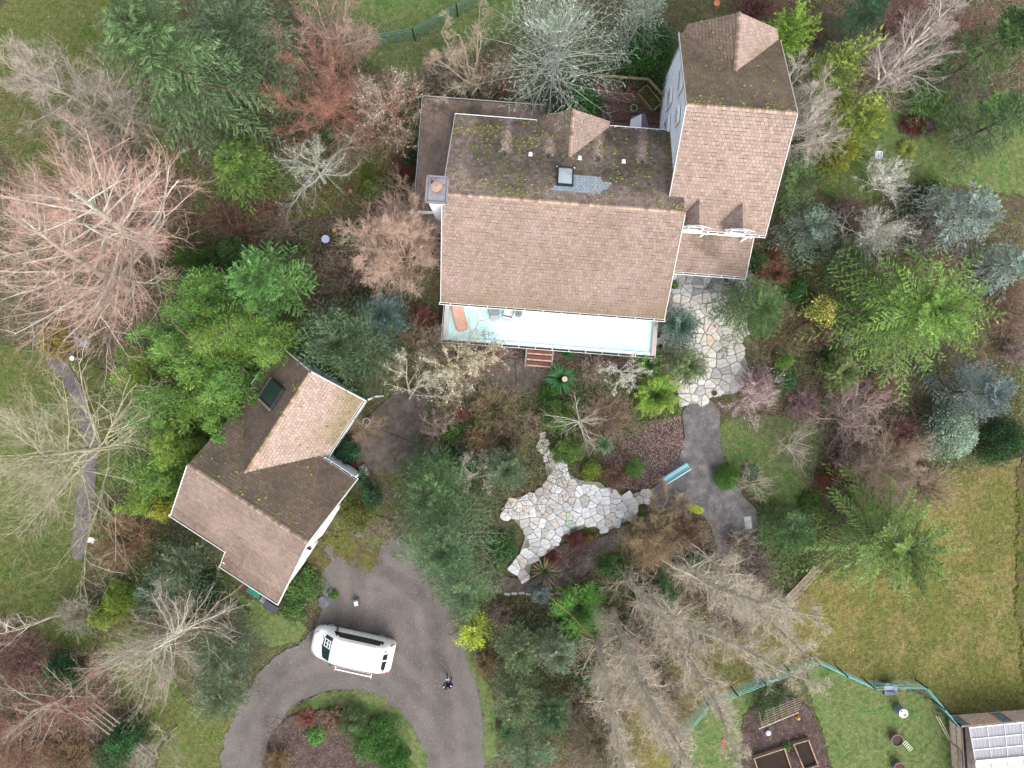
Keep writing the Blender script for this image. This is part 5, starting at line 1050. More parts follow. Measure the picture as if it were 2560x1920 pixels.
for i in range(4): m = MB(); m.bar((-1.1 + .7 * i, -.62 + .28 * i, 0), (-1.1 + .7 * i, -.62 + .28 * i, .6), .035, .035, (.25, .2, .14), up=(1, 0, 0)); o = m.build('stake', 'wood', tl)
m = MB(); m.bar((-1.2, -.72, .55), (1.25, .30, .55), .05, .04, (.42, .37, .26)); m.build('top_rail', 'wood', tl)
x, y, _ = P(2228, 1724, .5); t = thing('wheelbarrow', 'grey tray wheelbarrow with red handles propped against the green fence', 'wheelbarrow', (x, y, 0), 0)
m = MB(); a_ = [(-.42, -.28), (-.3, -.36), (.38, -.28), (.38, .28), (-.3, .36), (-.42, .28)]
m.prism([(q_[0] * .65, q_[1] * .6) for q_ in a_], .25, .27, (.30, .33, .40)); 
for i in range(6):
    p_, q_ = a_[i], a_[(i + 1) % 6]; m.face([(p_[0] * .65, p_[1] * .6, .26), (q_[0] * .65, q_[1] * .6, .26), (q_[0], q_[1], .52), (p_[0], p_[1], .52)], (.42, .46, .54)); m.face([(p_[0], p_[1], .525), (q_[0], q_[1], .525), (q_[0] * .67, q_[1] * .63, .265), (p_[0] * .67, p_[1] * .63, .265)], (.34, .37, .44))
m.build('tray', 'paint', t)
for s_ in (-1, 1): m = MB(); m.bar((-.55, s_ * .12, .2), (.5, s_ * .22, .42), .04, .04, (.25, .06, .13)); m.bar((.5, s_ * .22, .42), (.78, s_ * .26, .5), .05, .05, (.50, .07, .03)); m.build('handle', 'paint', t); m = MB(); m.bar((.3, s_ * .2, 0), (.25, s_ * .2, .34), .03, .03, (.25, .06, .13), up=(0, 1, 0)); m.build('leg', 'paint', t)
m = MB(); [m.tube([(-.6 + .17 * math.cos(q_), .0, .18 + .17 * math.sin(q_)) for q_ in np.linspace(0, 2 * math.pi, 17)[:-1]], .05, (.02, .02, .02), 6, closed=True)]; m.build('wheel', 'matt', t); m = MB(); m.box((-.05, -.42, .06), (.4, .12, .12), (.02, .02, .022)); m.build('foot_plate', 'matt', t)
x, y, _ = P(2264, 1789, .75); t = thing('water_barrel', 'blue grey barrel with white lid on the vegetable garden lawn', 'barrel', (x - .12, y + .12, 0)); m = MB(); m.lathe([(.24, 0), (.29, .1), (.30, .4), (.27, .7), (.24, .72)], (.15, .22, .25), n=20); m.build('barrel_body', 'paint', t); m = MB(); m.cyl((0, 0, .7), .27, .05, (.78, .78, .74), 20); m.cyl((0, 0, .75), .21, .03, (.62, .62, .58), 16); m.build('lid', 'paint', t); m = MB(); m.cyl((.07, -.08, .77), .1, .03, (.16, .13, .12), 12); m.cyl((-.13, .13, .75), .045, .03, (.05, .05, .05), 8); m.build('lid_cap', 'paint', t)
def lad(m):
    for s_ in (-.13, .13): m.bar((s_, 0, .5), (s_, -1.0, .03), .02, .02, (.45, .46, .36))
    for i in range(6): q_ = i / 5; m.bar((-.13, -q_, .5 - .47 * q_), (.13, -q_, .5 - .47 * q_), .02, .02, (.50, .50, .42))
wires('plant_ladder', 'small pale metal plant ladder leaning out of the half barrel tub', 'trellis', 2250, 1845, lad, rot=.75)
m = MB(); x, y, _ = P(1998, 1798, .3); m.box((0, 0, .15), (.3, .3, .3), (.55, .33, .08), .7, taper=.4); o = m.build('yellow_cover', 'cloth'); o.location = (x, y, 0); tag(o, 'crumpled yellow cover at the end of the wooden trellis', 'cover')
m = MB(); x, y, _ = P(1922, 1834, .25); m.lathe([(.14, 0), (.16, .2), (.1, .25), (.02, .27)], (.75, .76, .78), n=12); o = m.build('white_bucket', 'paint'); o.location = (x, y, 0); tag(o, 'white bucket lying on the dark vegetable plot beside the trellis', 'bucket')
for lb, px, py in (('round red cap on the grass under the poplars, upper of two', 1808, 1851), ('round red cap on the grass under the poplars, lower of two', 1808, 1864)):
    m = MB(); x, y, _ = P(px, py, .1); m.lathe([(.11, 0), (.12, .08), (.07, .1), (.02, .07)], (.50, .05, .06), n=14); o = m.build('red_cap', 'paint'); o.location = (x, y, 0); tag(o, lb, 'cap')
# old split rail stack by the weeping conifer
x, y, _ = P(2010, 1462, .4); t = thing('timber_stack', 'stack of weathered split poles leaning beside the weeping conifer', 'timber stack', (x, y, 0), math.radians(48))
for i in range(6): m = MB(); m.bar((-1.35 + R_(-.1, .1), -.3 + i * .12, .12 + .05 * i), (1.3 + R_(-.15, .15), -.26 + i * .12, .35 + .05 * i), .07, .06, np.array((.22, .18, .14)) * R_(.7, 1.3)); m.build('pole', 'wood', t)
# arbours lower left
def arbor(label, px, py, rot, L, n, z=2.1, gap=.36):
    x, y, _ = P(px, py, z); t = thing('arbour', label, 'arbour', (x, y, 0), rot)
    for i in range(n): m = MB(); m.box((R_(-.1, .1), (i - (n - 1) / 2) * gap, z), (L, .085, .1), np.array((.19, .15, .12)) * R_(.85, 1.15)); m.build('beam', 'wood', t)
    for s_ in (-1, 1):
        m = MB(); m.box((s_ * L * .36, 0, z - .12), (.09, gap * n, .12), (.16, .12, .10)); m.build('cross_beam', 'wood', t)
        for q_ in (-1, 1): m = MB(); m.bar((s_ * L * .36, q_ * gap * (n - 1) / 2, 0), (s_ * L * .36, q_ * gap * (n - 1) / 2, z - .1), .1, .1, (.14, .11, .09), up=(1, 0, 0)); m.build('post', 'wood', t)
arbor('weathered timber arbour with parallel beams in the lower left thicket', 256, 1797, math.radians(-38), 2.0, 4, gap=.3); arbor('small timber arbour half hidden by branches near the bottom lawn', 362, 1885, math.radians(-38), 1.1, 3, gap=.3)
# greenhouse / hen house at the bottom right corner
t = thing('garden_shed', 'plywood garden shed with translucent ribbed roof cut by the bottom right corner', 'shed', (*P(2480, 1880)[:2], 0)); o = Vector((*P(2480, 1880)[:2], 0))
B1 = [Vector(P(2370, 1790)), Vector(P(2496, 1779)), Vector(P(2640, 1768)), Vector(P(2655, 2010)), Vector(P(2385, 2035))]
hz = Vector((0, 0, 1.35)); PLY = (.62, .50, .42)
def panel(a, b, z0, z1, c, nm='panel', th=.03, mat='wood'): m = MB(); d_ = (b - a).normalized(); m.bar(a + Vector((0, 0, (z0 + z1) / 2)), b + Vector((0, 0, (z0 + z1) / 2)), th, z1 - z0, c); return m.build(nm, mat, t, o)
A, Bq = B1[0], B1[1]
panel(A, A + (Bq - A) * .16, .1, 1.3, (.16, .20, .24), 'window_pane'); panel(A + (Bq - A) * .17, A + (Bq - A) * .8, .1, 1.3, (.62, .43, .33)); panel(A + (Bq - A) * .81, Bq, .1, 1.3, (.16, .20, .24), 'window_pane'); panel(Bq, B1[2], .1, 1.3, (.56, .42, .34))
for q_ in (0, .165, .805, 1): m = MB(); p = A + (Bq - A) * q_; m.bar(p, p + hz, .08, .08, (.40, .24, .16), up=(1, 0, 0)); m.build('frame_post', 'wood', t, o)
for z in (.08, 1.33): m = MB(); m.bar(A + Vector((0, 0, z)), B1[2] + Vector((0, 0, z)), .08, .07, (.60, .50, .42)); m.build('frame_rail', 'wood', t, o)
Wd = B1[4]; 
for i in range(4):
    p, q_ = A + (Wd - A) * (i / 4), A + (Wd - A) * ((i + 1) / 4); panel(p, q_, .1, .75 if i else 1.3, np.array(PLY) * R_(.85, 1.15)); m = MB(); m.bar(p, p + hz, .08, .08, (.30, .20, .14), up=(1, 0, 0)); m.build('frame_post', 'wood', t, o)
for z in (.1, .78, 1.33): m = MB(); m.bar(A + Vector((0, 0, z)), Wd + Vector((0, 0, z)), .07, .06, (.25, .16, .12)); m.build('frame_rail', 'wood', t, o)
panel(A + Vector((.25, -.1, 0)), Wd + Vector((.25, 0, 0)), .8, 1.25, (.06, .07, .10), 'mesh_panel')
rt = P(2422, 1817, 1.75); rl_ = P(2438, 1904, 2.25); 
pm = bpy.data.materials.new('polycarbonate'); pm.use_nodes = True; tn = pm.node_tree; b_ = tn.nodes['Principled BSDF']; b_.inputs['Base Color'].default_value = (.55, .55, .58, 1); b_.inputs['Roughness'].default_value = .35; b_.inputs['Transmission Weight'].default_value = .35; b_.inputs['IOR'].default_value = 1.05
wv = tn.nodes.new('ShaderNodeTexWave'); wv.inputs['Scale'].default_value = 4.0; wv.inputs['Distortion'].default_value = .4; bpn = tn.nodes.new('ShaderNodeBump'); bpn.inputs['Strength'].default_value = .5; tcn = tn.nodes.new('ShaderNodeTexCoord'); tn.links.new(tcn.outputs['Object'], wv.inputs[0]); tn.links.new(wv.outputs[0], bpn.inputs['Height']); tn.links.new(bpn.outputs[0], b_.inputs['Normal'])
a0, a1 = Vector(rt), Vector(rl_); ex = Vector(P(2640, 1795, 1.75)) - a0; 
R2 = a1 + (Vector(P(2640, 1886, 2.25)) - a1); a2 = Vector(P(2452, 2020, 1.7)); R3 = Vector(P(2660, 2000, 1.7))
for qd in ([a0, Vector(P(2640, 1795, 1.75)), R2, a1], [a1, R2, R3, a2]):
    for i in range(5):
        p, q_ = qd[0] + (qd[1] - qd[0]) * i / 5, qd[0] + (qd[1] - qd[0]) * (i + 1) / 5; r_, s_ = qd[3] + (qd[2] - qd[3]) * i / 5, qd[3] + (qd[2] - qd[3]) * (i + 1) / 5
        m = MB(); pts = []; K_ = 10
        for j in range(K_): 
            f0, f1 = j / K_, (j + 1) / K_; dz0, dz1 = Vector((0, 0, .02 * (j % 2))), Vector((0, 0, .02 * ((j + 1) % 2)))
            m.face([r_ + (s_ - r_) * f0 + dz0, r_ + (s_ - r_) * f1 + dz1, p + (q_ - p) * f1 + dz1, p + (q_ - p) * f0 + dz0], (.5, .5, .5))
        m.build('roof_panel', pm, t, o)
        m = MB(); m.bar(p + Vector((0, 0, .035)), r_ + Vector((0, 0, .035)), .05, .03, (.62, .60, .62)); m.build('batten', 'paint', t, o)
    for f0 in (.02, .35, .66, .98): m = MB(); m.bar(qd[0] + (qd[3] - qd[0]) * f0 + Vector((0, 0, .04)), qd[1] + (qd[2] - qd[1]) * f0 + Vector((0, 0, .04)), .045, .03, (.72, .71, .72)); m.build('purlin', 'paint', t, o)
m = MB(); m.bar(a1 + Vector((0, 0, .06)), R2 + Vector((0, 0, .06)), .2, .04, (.66, .68, .66)); m.build('ridge_strip', 'paint', t, o)
m = MB(); m.face([A + Vector((.1, -.1, .05)), B1[2] + Vector((0, -.1, .05)), B1[3] + Vector((0, 0, .05)), Wd + Vector((.1, 0, .05))], (.2, .16, .14)); m.build('floor', 'wood', t, o)
m = MB()
for i in range(2): m.bar(Vector(P(2340 + i * 6, 1790, .3)), Vector(P(2372 + i * 5, 1850, .25)), .04, .04, (.45, .42, .28))
o_ = m.build('gate_poles', 'wood'); tag(o_, 'two thin pale poles lying against the shed beside the fence end', 'poles')

# ------------------------------------------------------------------ white van
vx, vy, _ = P(888, 1611); va = math.radians(-12.3)
van = thing('minivan', 'white minivan parked on the gravel driveway beside the garage', 'minivan', (vx, vy, 0), va)
st = []   # stations: x, half width low, half width belt, half width roof, z low, z belt, z top
for s_ in ((-2.56, .55, .50, .40, .35, .55, .62), (-2.50, .72, .66, .52, .28, .62, .76), (-2.35, .86, .80, .66, .24, .72, .88), (-2.05, .95, .90, .78, .22, .82, .98), (-1.78, .98, .94, .82, .22, .90, 1.05), (-1.45, .99, .96, .80, .22, .95, 1.33), (-1.12, .99, .97, .78, .22, .97, 1.60), (-.8, .99, .98, .78, .22, .98, 1.70), (0, 1.0, .99, .79, .22, .99, 1.76), (1.0, 1.0, .99, .79, .22, 1.0, 1.76), (1.75, .99, .97, .77, .22, 1.0, 1.72), (1.98, .98, .96, .74, .22, 1.0, 1.64), (2.28, .96, .92, .72, .24, 1.0, 1.28), (2.45, .92, .86, .70, .28, .92, 1.02), (2.55, .80, .72, .60, .36, .70, .78)): st.append(s_)
def section(s_):
    x, wl, wb, wr, zl, zb, zt = s_; r = []
    half = [(0, zl), (wl * .85, zl), (wl, zl + .12), (wl + .01, (zl + zb) / 2), (wb, zb), (wb - (wb - wr) * .55, zb + (zt - zb) * .62), (wr, zt - .06), (wr - .08, zt - .01), (wr * .5, zt + .015), (0, zt + .025)]
    r = [(x, y, z) for y, z in half] + [(x, -y, z) for y, z in reversed(half[1:-1])]; return r
sec = [section(s_) for s_ in st]; m = MB(); nn = len(sec[0]); m.v = [p for s_ in sec for p in s_]
for i in range(len(sec) - 1):
    for k_ in range(nn): m.f.append((i * nn + k_, (i + 1) * nn + k_, (i + 1) * nn + (k_ + 1) % nn, i * nn + (k_ + 1) % nn)); m.c.append((.82, .82, .80))
m.f.append(tuple(range(nn))); m.c.append((.8, .8, .8)); m.f.append(tuple((len(sec) - 1) * nn + k_ for k_ in reversed(range(nn)))); m.c.append((.8, .8, .8)); body = m.build('body', 'car', van, smooth=True)
def sp(x):
    for a, b in zip(st[:-1], st[1:]):
        if a[0] <= x <= b[0]: t_ = (x - a[0]) / (b[0] - a[0]); return [a[k] + (b[k] - a[k]) * t_ for k in range(7)]
def side_pt(x, f, s_, off=.012):
    x_, wl, wb, wr, zl, zb, zt = sp(x); return (x, s_ * (wb - (wb - wr) * (.9 * f) + off), zb + (zt - zb) * .92 * f + off * .4)
def patch(pts, name, mat, parent, col=(.02, .02, .02)): m = MB(); [m.face(q_, col) for q_ in pts]; return m.build(name, mat, parent)
def top_pt(x, y, off=.015):
    x_, wl, wb, wr, zl, zb, zt = sp(x); return (x, y, zt + .025 - .07 * (abs(y) / wr) ** 2 + off)
ws = []
for i in range(6):
    for j in range(3):
        y0_, y1_ = -.72 + i * .24, -.72 + (i + 1) * .24; cx = lambda y, f: -1.80 + .16 * (abs(y) / .72) ** 2 + f * (.62 - .12 * (abs(y) / .72) ** 2)
        ws.append([top_pt(cx(y0_, j / 3), y0_, .03), top_pt(cx(y1_, j / 3), y1_, .03), top_pt(cx(y1_, (j + 1) / 3), y1_, .03), top_pt(cx(y0_, (j + 1) / 3), y0_, .03)])
wsh = patch(ws, 'windshield', 'greenglass', van)
m = MB()
for yy in (-.02, .20, .42): m.bar(top_pt(-1.70, yy + .05, .045), top_pt(-1.22, yy + .05, .045), .05, .01, (.8, .8, .82))
for xx in (-1.66, -1.45, -1.27): m.bar(top_pt(xx, .02, .047), top_pt(xx, .50, .047), .05, .01, (.8, .8, .82))
m.build('white_strip_grid', 'paint', wsh)  # crossing white strips laid over one half of the windshield
for s_ in (-1, 1):
    xs = np.linspace(-1.25, 1.85, 14); patch([[side_pt(xs[i], .10 if i else .12, s_), side_pt(xs[i + 1], .10, s_), side_pt(xs[i + 1], .80 if i < 12 else .6, s_), side_pt(xs[i], .80 if i > 1 else (.25 + .3 * i), s_)] for i in range(13)], 'side_window', 'glass', van)
    m = MB(); m.box((-1.12, s_ * 1.12, 1.02), (.16, .22, .17), (.06, .065, .07), taper=.8); m.bar((-1.12, s_ * .95, .98), (-1.12, s_ * 1.05, 1.0), .06, .05, (.06, .06, .06)); m.build('mirror', 'paint', van)
    m = MB(); m.bar((-.75, s_ * .80, 1.78), (1.5, s_ * .80, 1.79), .035, .035, (.35, .34, .34)); m.build('roof_rail', 'metal', van)
    patch([[(-2.46, s_ * .50, .80), (-2.30, s_ * .70, .90), (-2.0, s_ * .84, .98), (-2.12, s_ * .80, 1.0), (-2.36, s_ * .60, .90), (-2.5, s_ * .46, .80)]], 'headlight', 'glass', van)
    patch([[(2.32, s_ * .76, 1.18), (2.50, s_ * .80, .84), (2.50, s_ * .90, .80), (2.30, s_ * .90, 1.14)]], 'taillight', 'paint', van, (.35, .02, .02))
    for xx in (-1.62, 1.55):
        w = link('wheel', None, van); w.location = (xx, s_ * .90, .34); m = MB(); ring_ = [(0, 0)]
        m.tube([(.27 * math.cos(q_), 0, .27 * math.sin(q_)) for q_ in np.linspace(0, 2 * math.pi, 21)[:-1]], .085, (.015, .015, .016), 8, closed=True); m.build('tyre', 'matt', w, smooth=True)
        m = MB(); m.lathe([(.02, .03), (.10, .02), (.20, .05), (.22, .07)], (.4, .41, .42), n=16); [m.bar((.04 * math.cos(q_), .04 * math.sin(q_), .05), (.2 * math.cos(q_), .2 * math.sin(q_), .07), .04, .02, (.5, .5, .52)) for q_ in np.linspace(0, 2 * math.pi, 6)[:-1]]
        ro = m.build('rim', 'metal', w); ro.rotation_euler = (-s_ * math.pi / 2, 0, 0); ro.location = (0, s_ * .02, 0)
    m = MB(); m.bar((-.35, s_ * 1.01, .92), (-.15, s_ * 1.01, .92), .03, .03, (.75, .75, .75)); m.bar((.75, s_ * 1.01, .92), (.95, s_ * 1.01, .92), .03, .03, (.75, .75, .75)); m.build('door_handle', 'paint', van)
patch([[top_pt(2.02, -.66, .02), top_pt(2.02, -.04, .02), top_pt(2.26, -.04, .02), top_pt(2.24, -.60, .02)], [top_pt(2.02, .04, .02), top_pt(2.02, .40, .02), top_pt(2.26, .40, .02), top_pt(2.26, .04, .02)], [top_pt(2.06, .47, .02), top_pt(2.06, .60, .02), top_pt(2.22, .62, .02)]], 'rear_window', 'glass', van)
m = MB(); m.box(top_pt(1.82, -.45, .02), (.09, .26, .03), (.35, .33, .32)); m.build('antenna', 'paint', van)
m = MB(); m.bar((-.60, -1.05, 1.62), (1.55, -1.05, 1.62), .05, .05, (.80, .72, .74))
for xx in (-.62, 1.57): m.bar((xx, -.84, 1.72), (xx, -1.05, 1.62), .05, .05, (.8, .76, .76)); m.bar((xx, -1.05, 1.62), (xx - .08 if xx < 0 else xx, -1.2, 1.5), .035, .035, (.75, .45, .48))
m.build('side_rack', 'paint', van)
m = MB(); SE = (.16, .16, .165)
for s_ in (-1, 1):
    for xx in (-1.0, -.12, .98): 
        pq = [side_pt(xx, .0, s_, .004), side_pt(xx, .95, s_, .006)]; a_ = sp(xx); m.bar((xx, s_ * (a_[1] + .014), .42), pq[0], .008, .012, SE); m.bar(pq[0], pq[1], .008, .012, SE)
    m.bar((-.12, s_ * 1.008, .62), (2.1, s_ * .99, .62), .008, .014, SE)
    m.bar(top_pt(-2.30, s_ * .60, .004), top_pt(-1.86, s_ * .72, .004), .012, .006, SE)
m.bar(top_pt(-2.42, -.42, .004), top_pt(-2.42, .42, .004), .012, .006, SE); m.bar(top_pt(1.98, -.70, .006), top_pt(1.98, .70, .006), .014, .006, SE); m.bar(top_pt(2.40, -.6, .004), top_pt(2.40, .6, .004), .012, .006, SE)
m.build('panel_seams', 'paint', van)['kind'] = 'stuff'
m = MB(); m.bar((-1.86, .0, 1.09), (-1.55, -.5, 1.22), .02, .02, (.03, .03, .03)); m.bar((-1.86, .55, 1.08), (-1.6, .1, 1.2), .02, .02, (.03, .03, .03)); m.build('wiper', 'metal', van)

# ------------------------------------------------------------------ person on the driveway, seen from above
def person(px, py, rot):
    x, y, _ = P(px, py, .9); root = thing('person', 'person in a navy jacket and grey trousers standing on the driveway holding a white controller', 'person', (x, y, 0), rot)
    def skin(verts, edges, radii, sub=1, rootv=0):
        me = bpy.data.meshes.new('tmp'); me.from_pydata(verts, edges, []); o = bpy.data.objects.new('tmp', me); S.collection.objects.link(o); o.modifiers.new('s', 'SKIN')
        for i, r in enumerate(radii): me.skin_vertices[0].data[i].radius = (r, r) if not isinstance(r, tuple) else r
        me.skin_vertices[0].data[rootv].use_root = True; ss = o.modifiers.new('d', 'SUBSURF'); ss.levels = sub; ss.render_levels = sub
        dg = bpy.context.evaluated_depsgraph_get(); m2 = bpy.data.meshes.new_from_object(o.evaluated_get(dg)); bpy.data.objects.remove(o); return m2
    V = [(0, 0, .95), (0, -.01, 1.12), (0, 0, 1.32), (0, .01, 1.46), (0, .03, 1.54),
         (.095, 0, .88), (.11, .03, .50), (.12, -.02, .10), (.13, .12, .05), (-.095, .02, .88), (-.11, .12, .52), (-.115, .20, .10), (-.12, .34, .05),
         (.17, .0, 1.40), (.235, .0, 1.34), (.26, .04, 1.10), (.13, .27, 1.10), (.09, .32, 1.11), (-.17, .0, 1.40), (-.235, .0, 1.34), (-.26, .04, 1.10), (-.13, .27, 1.10), (-.09, .32, 1.11)]
    E = [(0, 1), (1, 2), (2, 3), (3, 4), (0, 5), (5, 6), (6, 7), (7, 8), (0, 9), (9, 10), (10, 11), (11, 12), (2, 13), (13, 14), (14, 15), (15, 16), (16, 17), (2, 18), (18, 19), (19, 20), (20, 21), (21, 22)]
    R2_ = [(.15, .11), (.15, .11), (.18, .12), .075, .055, .09, .065, .045, .04, .09, .065, .045, .04, .08, .065, .052, .038, .028, .08, .065, .052, .038, .028]
    me = skin(V, E, R2_, 2); a = me.attributes.new('col', 'FLOAT_COLOR', 'FACE'); cs = []
    for p in me.polygons:
        c = p.center; near = math.hypot(abs(c.x) - .10, c.y - .315) < .05 and c.z > 1
        cs.append((.04, .04, .045, 1) if c.z < .12 else (.13, .15, .14, 1) if c.z < .93 else (.50, .32, .24, 1) if near or c.z > 1.49 else (.028, .026, .062, 1))
    a.data.foreach_set('color', np.array(cs, np.float32).ravel()); me.materials.clear(); me.materials.append(M['cloth']); me.polygons.foreach_set('use_smooth', np.ones(len(me.polygons), bool)); me.name = 'body'; link('body', me, root)
    m = MB(); rings = []
    for i in range(9):
        ph = math.pi * i / 8; z = 1.66 + .12 * math.cos(ph); r = math.sin(ph); rings.append((r, z))
    pts = [[(r * .078 * math.cos(t_) * (1 - .12 * (z < 1.62)), .03 + r * .098 * math.sin(t_) + (.015 * (math.sin(t_) > .9) * (abs(z - 1.65) < .05)), z) for t_ in [2 * math.pi * k / 14 for k in range(14)]] for r, z in rings]
    for i in range(8):
        for k_ in range(14): m.face([pts[i + 1][k_], pts[i + 1][(k_ + 1) % 14], pts[i][(k_ + 1) % 14], pts[i][k_]], (.52, .34, .26))
    m.box((0, .135, 1.645), (.022, .03, .04), (.54, .35, .27), taper=.6); [m.box((s_ * .03, .118, 1.67), (.02, .012, .012), (.04, .03, .03)) for s_ in (-1, 1)]; m.box((0, .118, 1.59), (.045, .012, .012), (.4, .15, .13)); [m.box((s_ * .08, .03, 1.64), (.015, .035, .055), (.5, .32, .25)) for s_ in (-1, 1)]
    m.build('head', 'cloth', root, smooth=True)
    m = MB()
    for i in range(5):
        for k_ in range(14):
            q_ = [pts[i + 1][k_], pts[i + 1][(k_ + 1) % 14], pts[i][(k_ + 1) % 14], pts[i][k_]]
            if i >= 3 and sum(p[1] for p in q_) / 4 > .05: continue
            m.face([(p[0] * 1.09, (p[1] - .03) * 1.07 + .024, p[2] * 1.0 + .008) for p in q_], (.11, .10, .10))
    m.build('hair', 'cloth', root)
    for s_ in (-1, 1):                                                  # hands: palm, four fingers curled round the controller, thumb on top
        m = MB(); hx = s_ * .09; m.box((hx, .345, 1.105), (.045, .07, .03), (.56, .38, .30), rz=s_ * .3)
        for f_ in range(4): q_ = (.055, .062, .058, .045)[f_]; a_ = Vector((hx - s_ * .0 + (f_ - 1.5) * .012, .375, 1.10)); b_ = a_ + Vector((-s_ * .02, q_ * .6, -.006)); c_ = b_ + Vector((-s_ * .02, q_ * .1, -.022)); m.tube([a_, b_, c_], [.008, .0075, .006], (.56, .38, .30), 5)
        m.tube([(hx - s_ * .02, .34, 1.12), (hx - s_ * .045, .365, 1.135), (hx - s_ * .055, .39, 1.132)], [.010, .009, .007], (.56, .38, .30), 5); m.build('hand', 'cloth', root)
    for s_ in (-1, 1): m = MB(); m.box((s_ * .21, .06, 1.40), (.07, .12, .03), (.78, .78, .80), rz=s_ * .5, taper=.8); m.build('shoulder_patch', 'cloth', root)
    t = thing('controller', 'white handheld controller in the hands of the person on the driveway', 'controller', (x, y, 0), rot); m = MB(); m.box((0, .39, 1.115), (.17, .10, .035), (.72, .72, .74), taper=.9); m.build('controller_body', 'paint', t)
    m = MB(); m.box((0, .44, 1.15), (.12, .015, .07), (.05, .05, .06)); m.build('screen', 'paint', t)
    for s_ in (-1, 1): m = MB(); m.bar((s_ * .06, .43, 1.12), (s_ * .08, .50, 1.20), .012, .012, (.6, .6, .62)); m.build('antenna', 'paint', t)
person(1121, 1711, 0.12)
# ------------------------------------------------------------------ vegetation
G1, G1t = (.038, .085, .030), (.085, .155, .050)          # mid green conifer
G2, G2t = (.030, .065, .030), (.060, .110, .050)          # dark green
GB, GBt = (.045, .125, .028), (.12, .25, .06)             # bright green
GG, GGt = (.055, .12, .03), (.20, .26, .05)               # gold green
SV, SVt = (.12, .165, .13), (.26, .32, .26)               # silver
BL, BLt = (.07, .105, .10), (.175, .225, .225)               # blue spruce
GY, GYt = (.06, .095, .05), (.15, .20, .11)               # grey green pine
# --- conifers
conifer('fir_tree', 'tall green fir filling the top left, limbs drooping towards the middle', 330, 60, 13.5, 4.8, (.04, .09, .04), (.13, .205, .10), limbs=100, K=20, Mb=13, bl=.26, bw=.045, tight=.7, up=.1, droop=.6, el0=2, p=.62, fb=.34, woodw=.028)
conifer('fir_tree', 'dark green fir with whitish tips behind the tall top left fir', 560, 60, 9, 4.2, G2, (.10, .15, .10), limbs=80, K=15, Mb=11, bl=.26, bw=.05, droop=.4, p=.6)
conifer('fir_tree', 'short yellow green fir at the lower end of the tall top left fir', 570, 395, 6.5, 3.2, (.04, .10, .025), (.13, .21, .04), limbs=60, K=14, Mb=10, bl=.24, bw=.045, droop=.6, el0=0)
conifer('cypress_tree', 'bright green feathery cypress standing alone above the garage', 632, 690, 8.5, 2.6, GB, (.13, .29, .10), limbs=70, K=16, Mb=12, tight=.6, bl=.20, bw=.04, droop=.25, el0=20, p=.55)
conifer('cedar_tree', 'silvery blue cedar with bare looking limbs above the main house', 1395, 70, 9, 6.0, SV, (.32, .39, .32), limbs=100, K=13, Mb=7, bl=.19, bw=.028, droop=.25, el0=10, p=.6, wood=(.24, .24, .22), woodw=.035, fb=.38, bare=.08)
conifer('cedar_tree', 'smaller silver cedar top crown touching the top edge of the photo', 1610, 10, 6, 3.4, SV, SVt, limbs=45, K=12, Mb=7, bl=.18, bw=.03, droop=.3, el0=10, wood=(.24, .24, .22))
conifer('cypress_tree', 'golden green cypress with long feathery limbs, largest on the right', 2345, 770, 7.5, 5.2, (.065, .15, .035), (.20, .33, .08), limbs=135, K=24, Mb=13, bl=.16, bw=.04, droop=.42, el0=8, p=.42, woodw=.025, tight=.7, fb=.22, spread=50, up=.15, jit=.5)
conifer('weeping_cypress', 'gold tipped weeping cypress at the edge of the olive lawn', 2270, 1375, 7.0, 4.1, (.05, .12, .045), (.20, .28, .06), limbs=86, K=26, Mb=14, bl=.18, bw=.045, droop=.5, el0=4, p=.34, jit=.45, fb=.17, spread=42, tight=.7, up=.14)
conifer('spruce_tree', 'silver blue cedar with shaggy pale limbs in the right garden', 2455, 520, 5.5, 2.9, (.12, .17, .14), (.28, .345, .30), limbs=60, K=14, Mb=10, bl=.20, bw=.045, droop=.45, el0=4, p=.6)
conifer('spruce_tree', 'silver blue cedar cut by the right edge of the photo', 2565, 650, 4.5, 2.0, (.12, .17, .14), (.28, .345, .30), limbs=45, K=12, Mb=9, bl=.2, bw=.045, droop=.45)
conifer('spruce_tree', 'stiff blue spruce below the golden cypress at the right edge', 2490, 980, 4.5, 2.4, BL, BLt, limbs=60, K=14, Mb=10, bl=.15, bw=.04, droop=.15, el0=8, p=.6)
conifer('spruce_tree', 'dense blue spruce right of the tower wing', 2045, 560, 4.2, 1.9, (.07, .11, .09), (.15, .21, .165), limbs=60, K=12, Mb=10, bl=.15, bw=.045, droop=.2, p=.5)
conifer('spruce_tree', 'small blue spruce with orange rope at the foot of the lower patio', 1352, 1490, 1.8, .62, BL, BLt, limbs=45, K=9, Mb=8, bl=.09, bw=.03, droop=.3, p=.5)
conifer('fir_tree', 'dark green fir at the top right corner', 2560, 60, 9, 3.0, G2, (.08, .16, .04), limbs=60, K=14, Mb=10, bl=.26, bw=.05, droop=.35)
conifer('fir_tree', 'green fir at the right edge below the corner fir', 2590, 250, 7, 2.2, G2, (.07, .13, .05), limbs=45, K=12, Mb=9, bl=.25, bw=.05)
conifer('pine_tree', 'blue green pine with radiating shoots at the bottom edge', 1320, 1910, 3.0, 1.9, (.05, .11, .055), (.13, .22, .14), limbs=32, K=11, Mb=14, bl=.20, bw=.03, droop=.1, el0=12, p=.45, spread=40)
conifer('hemlock_tree', 'large soft green hemlock between courtyard and driveway, upper crown', 1070, 1235, 6.5, 2.8, (.035, .085, .035), (.09, .165, .065), limbs=75, K=15, Mb=12, bl=.18, bw=.04, droop=.3, p=.55)
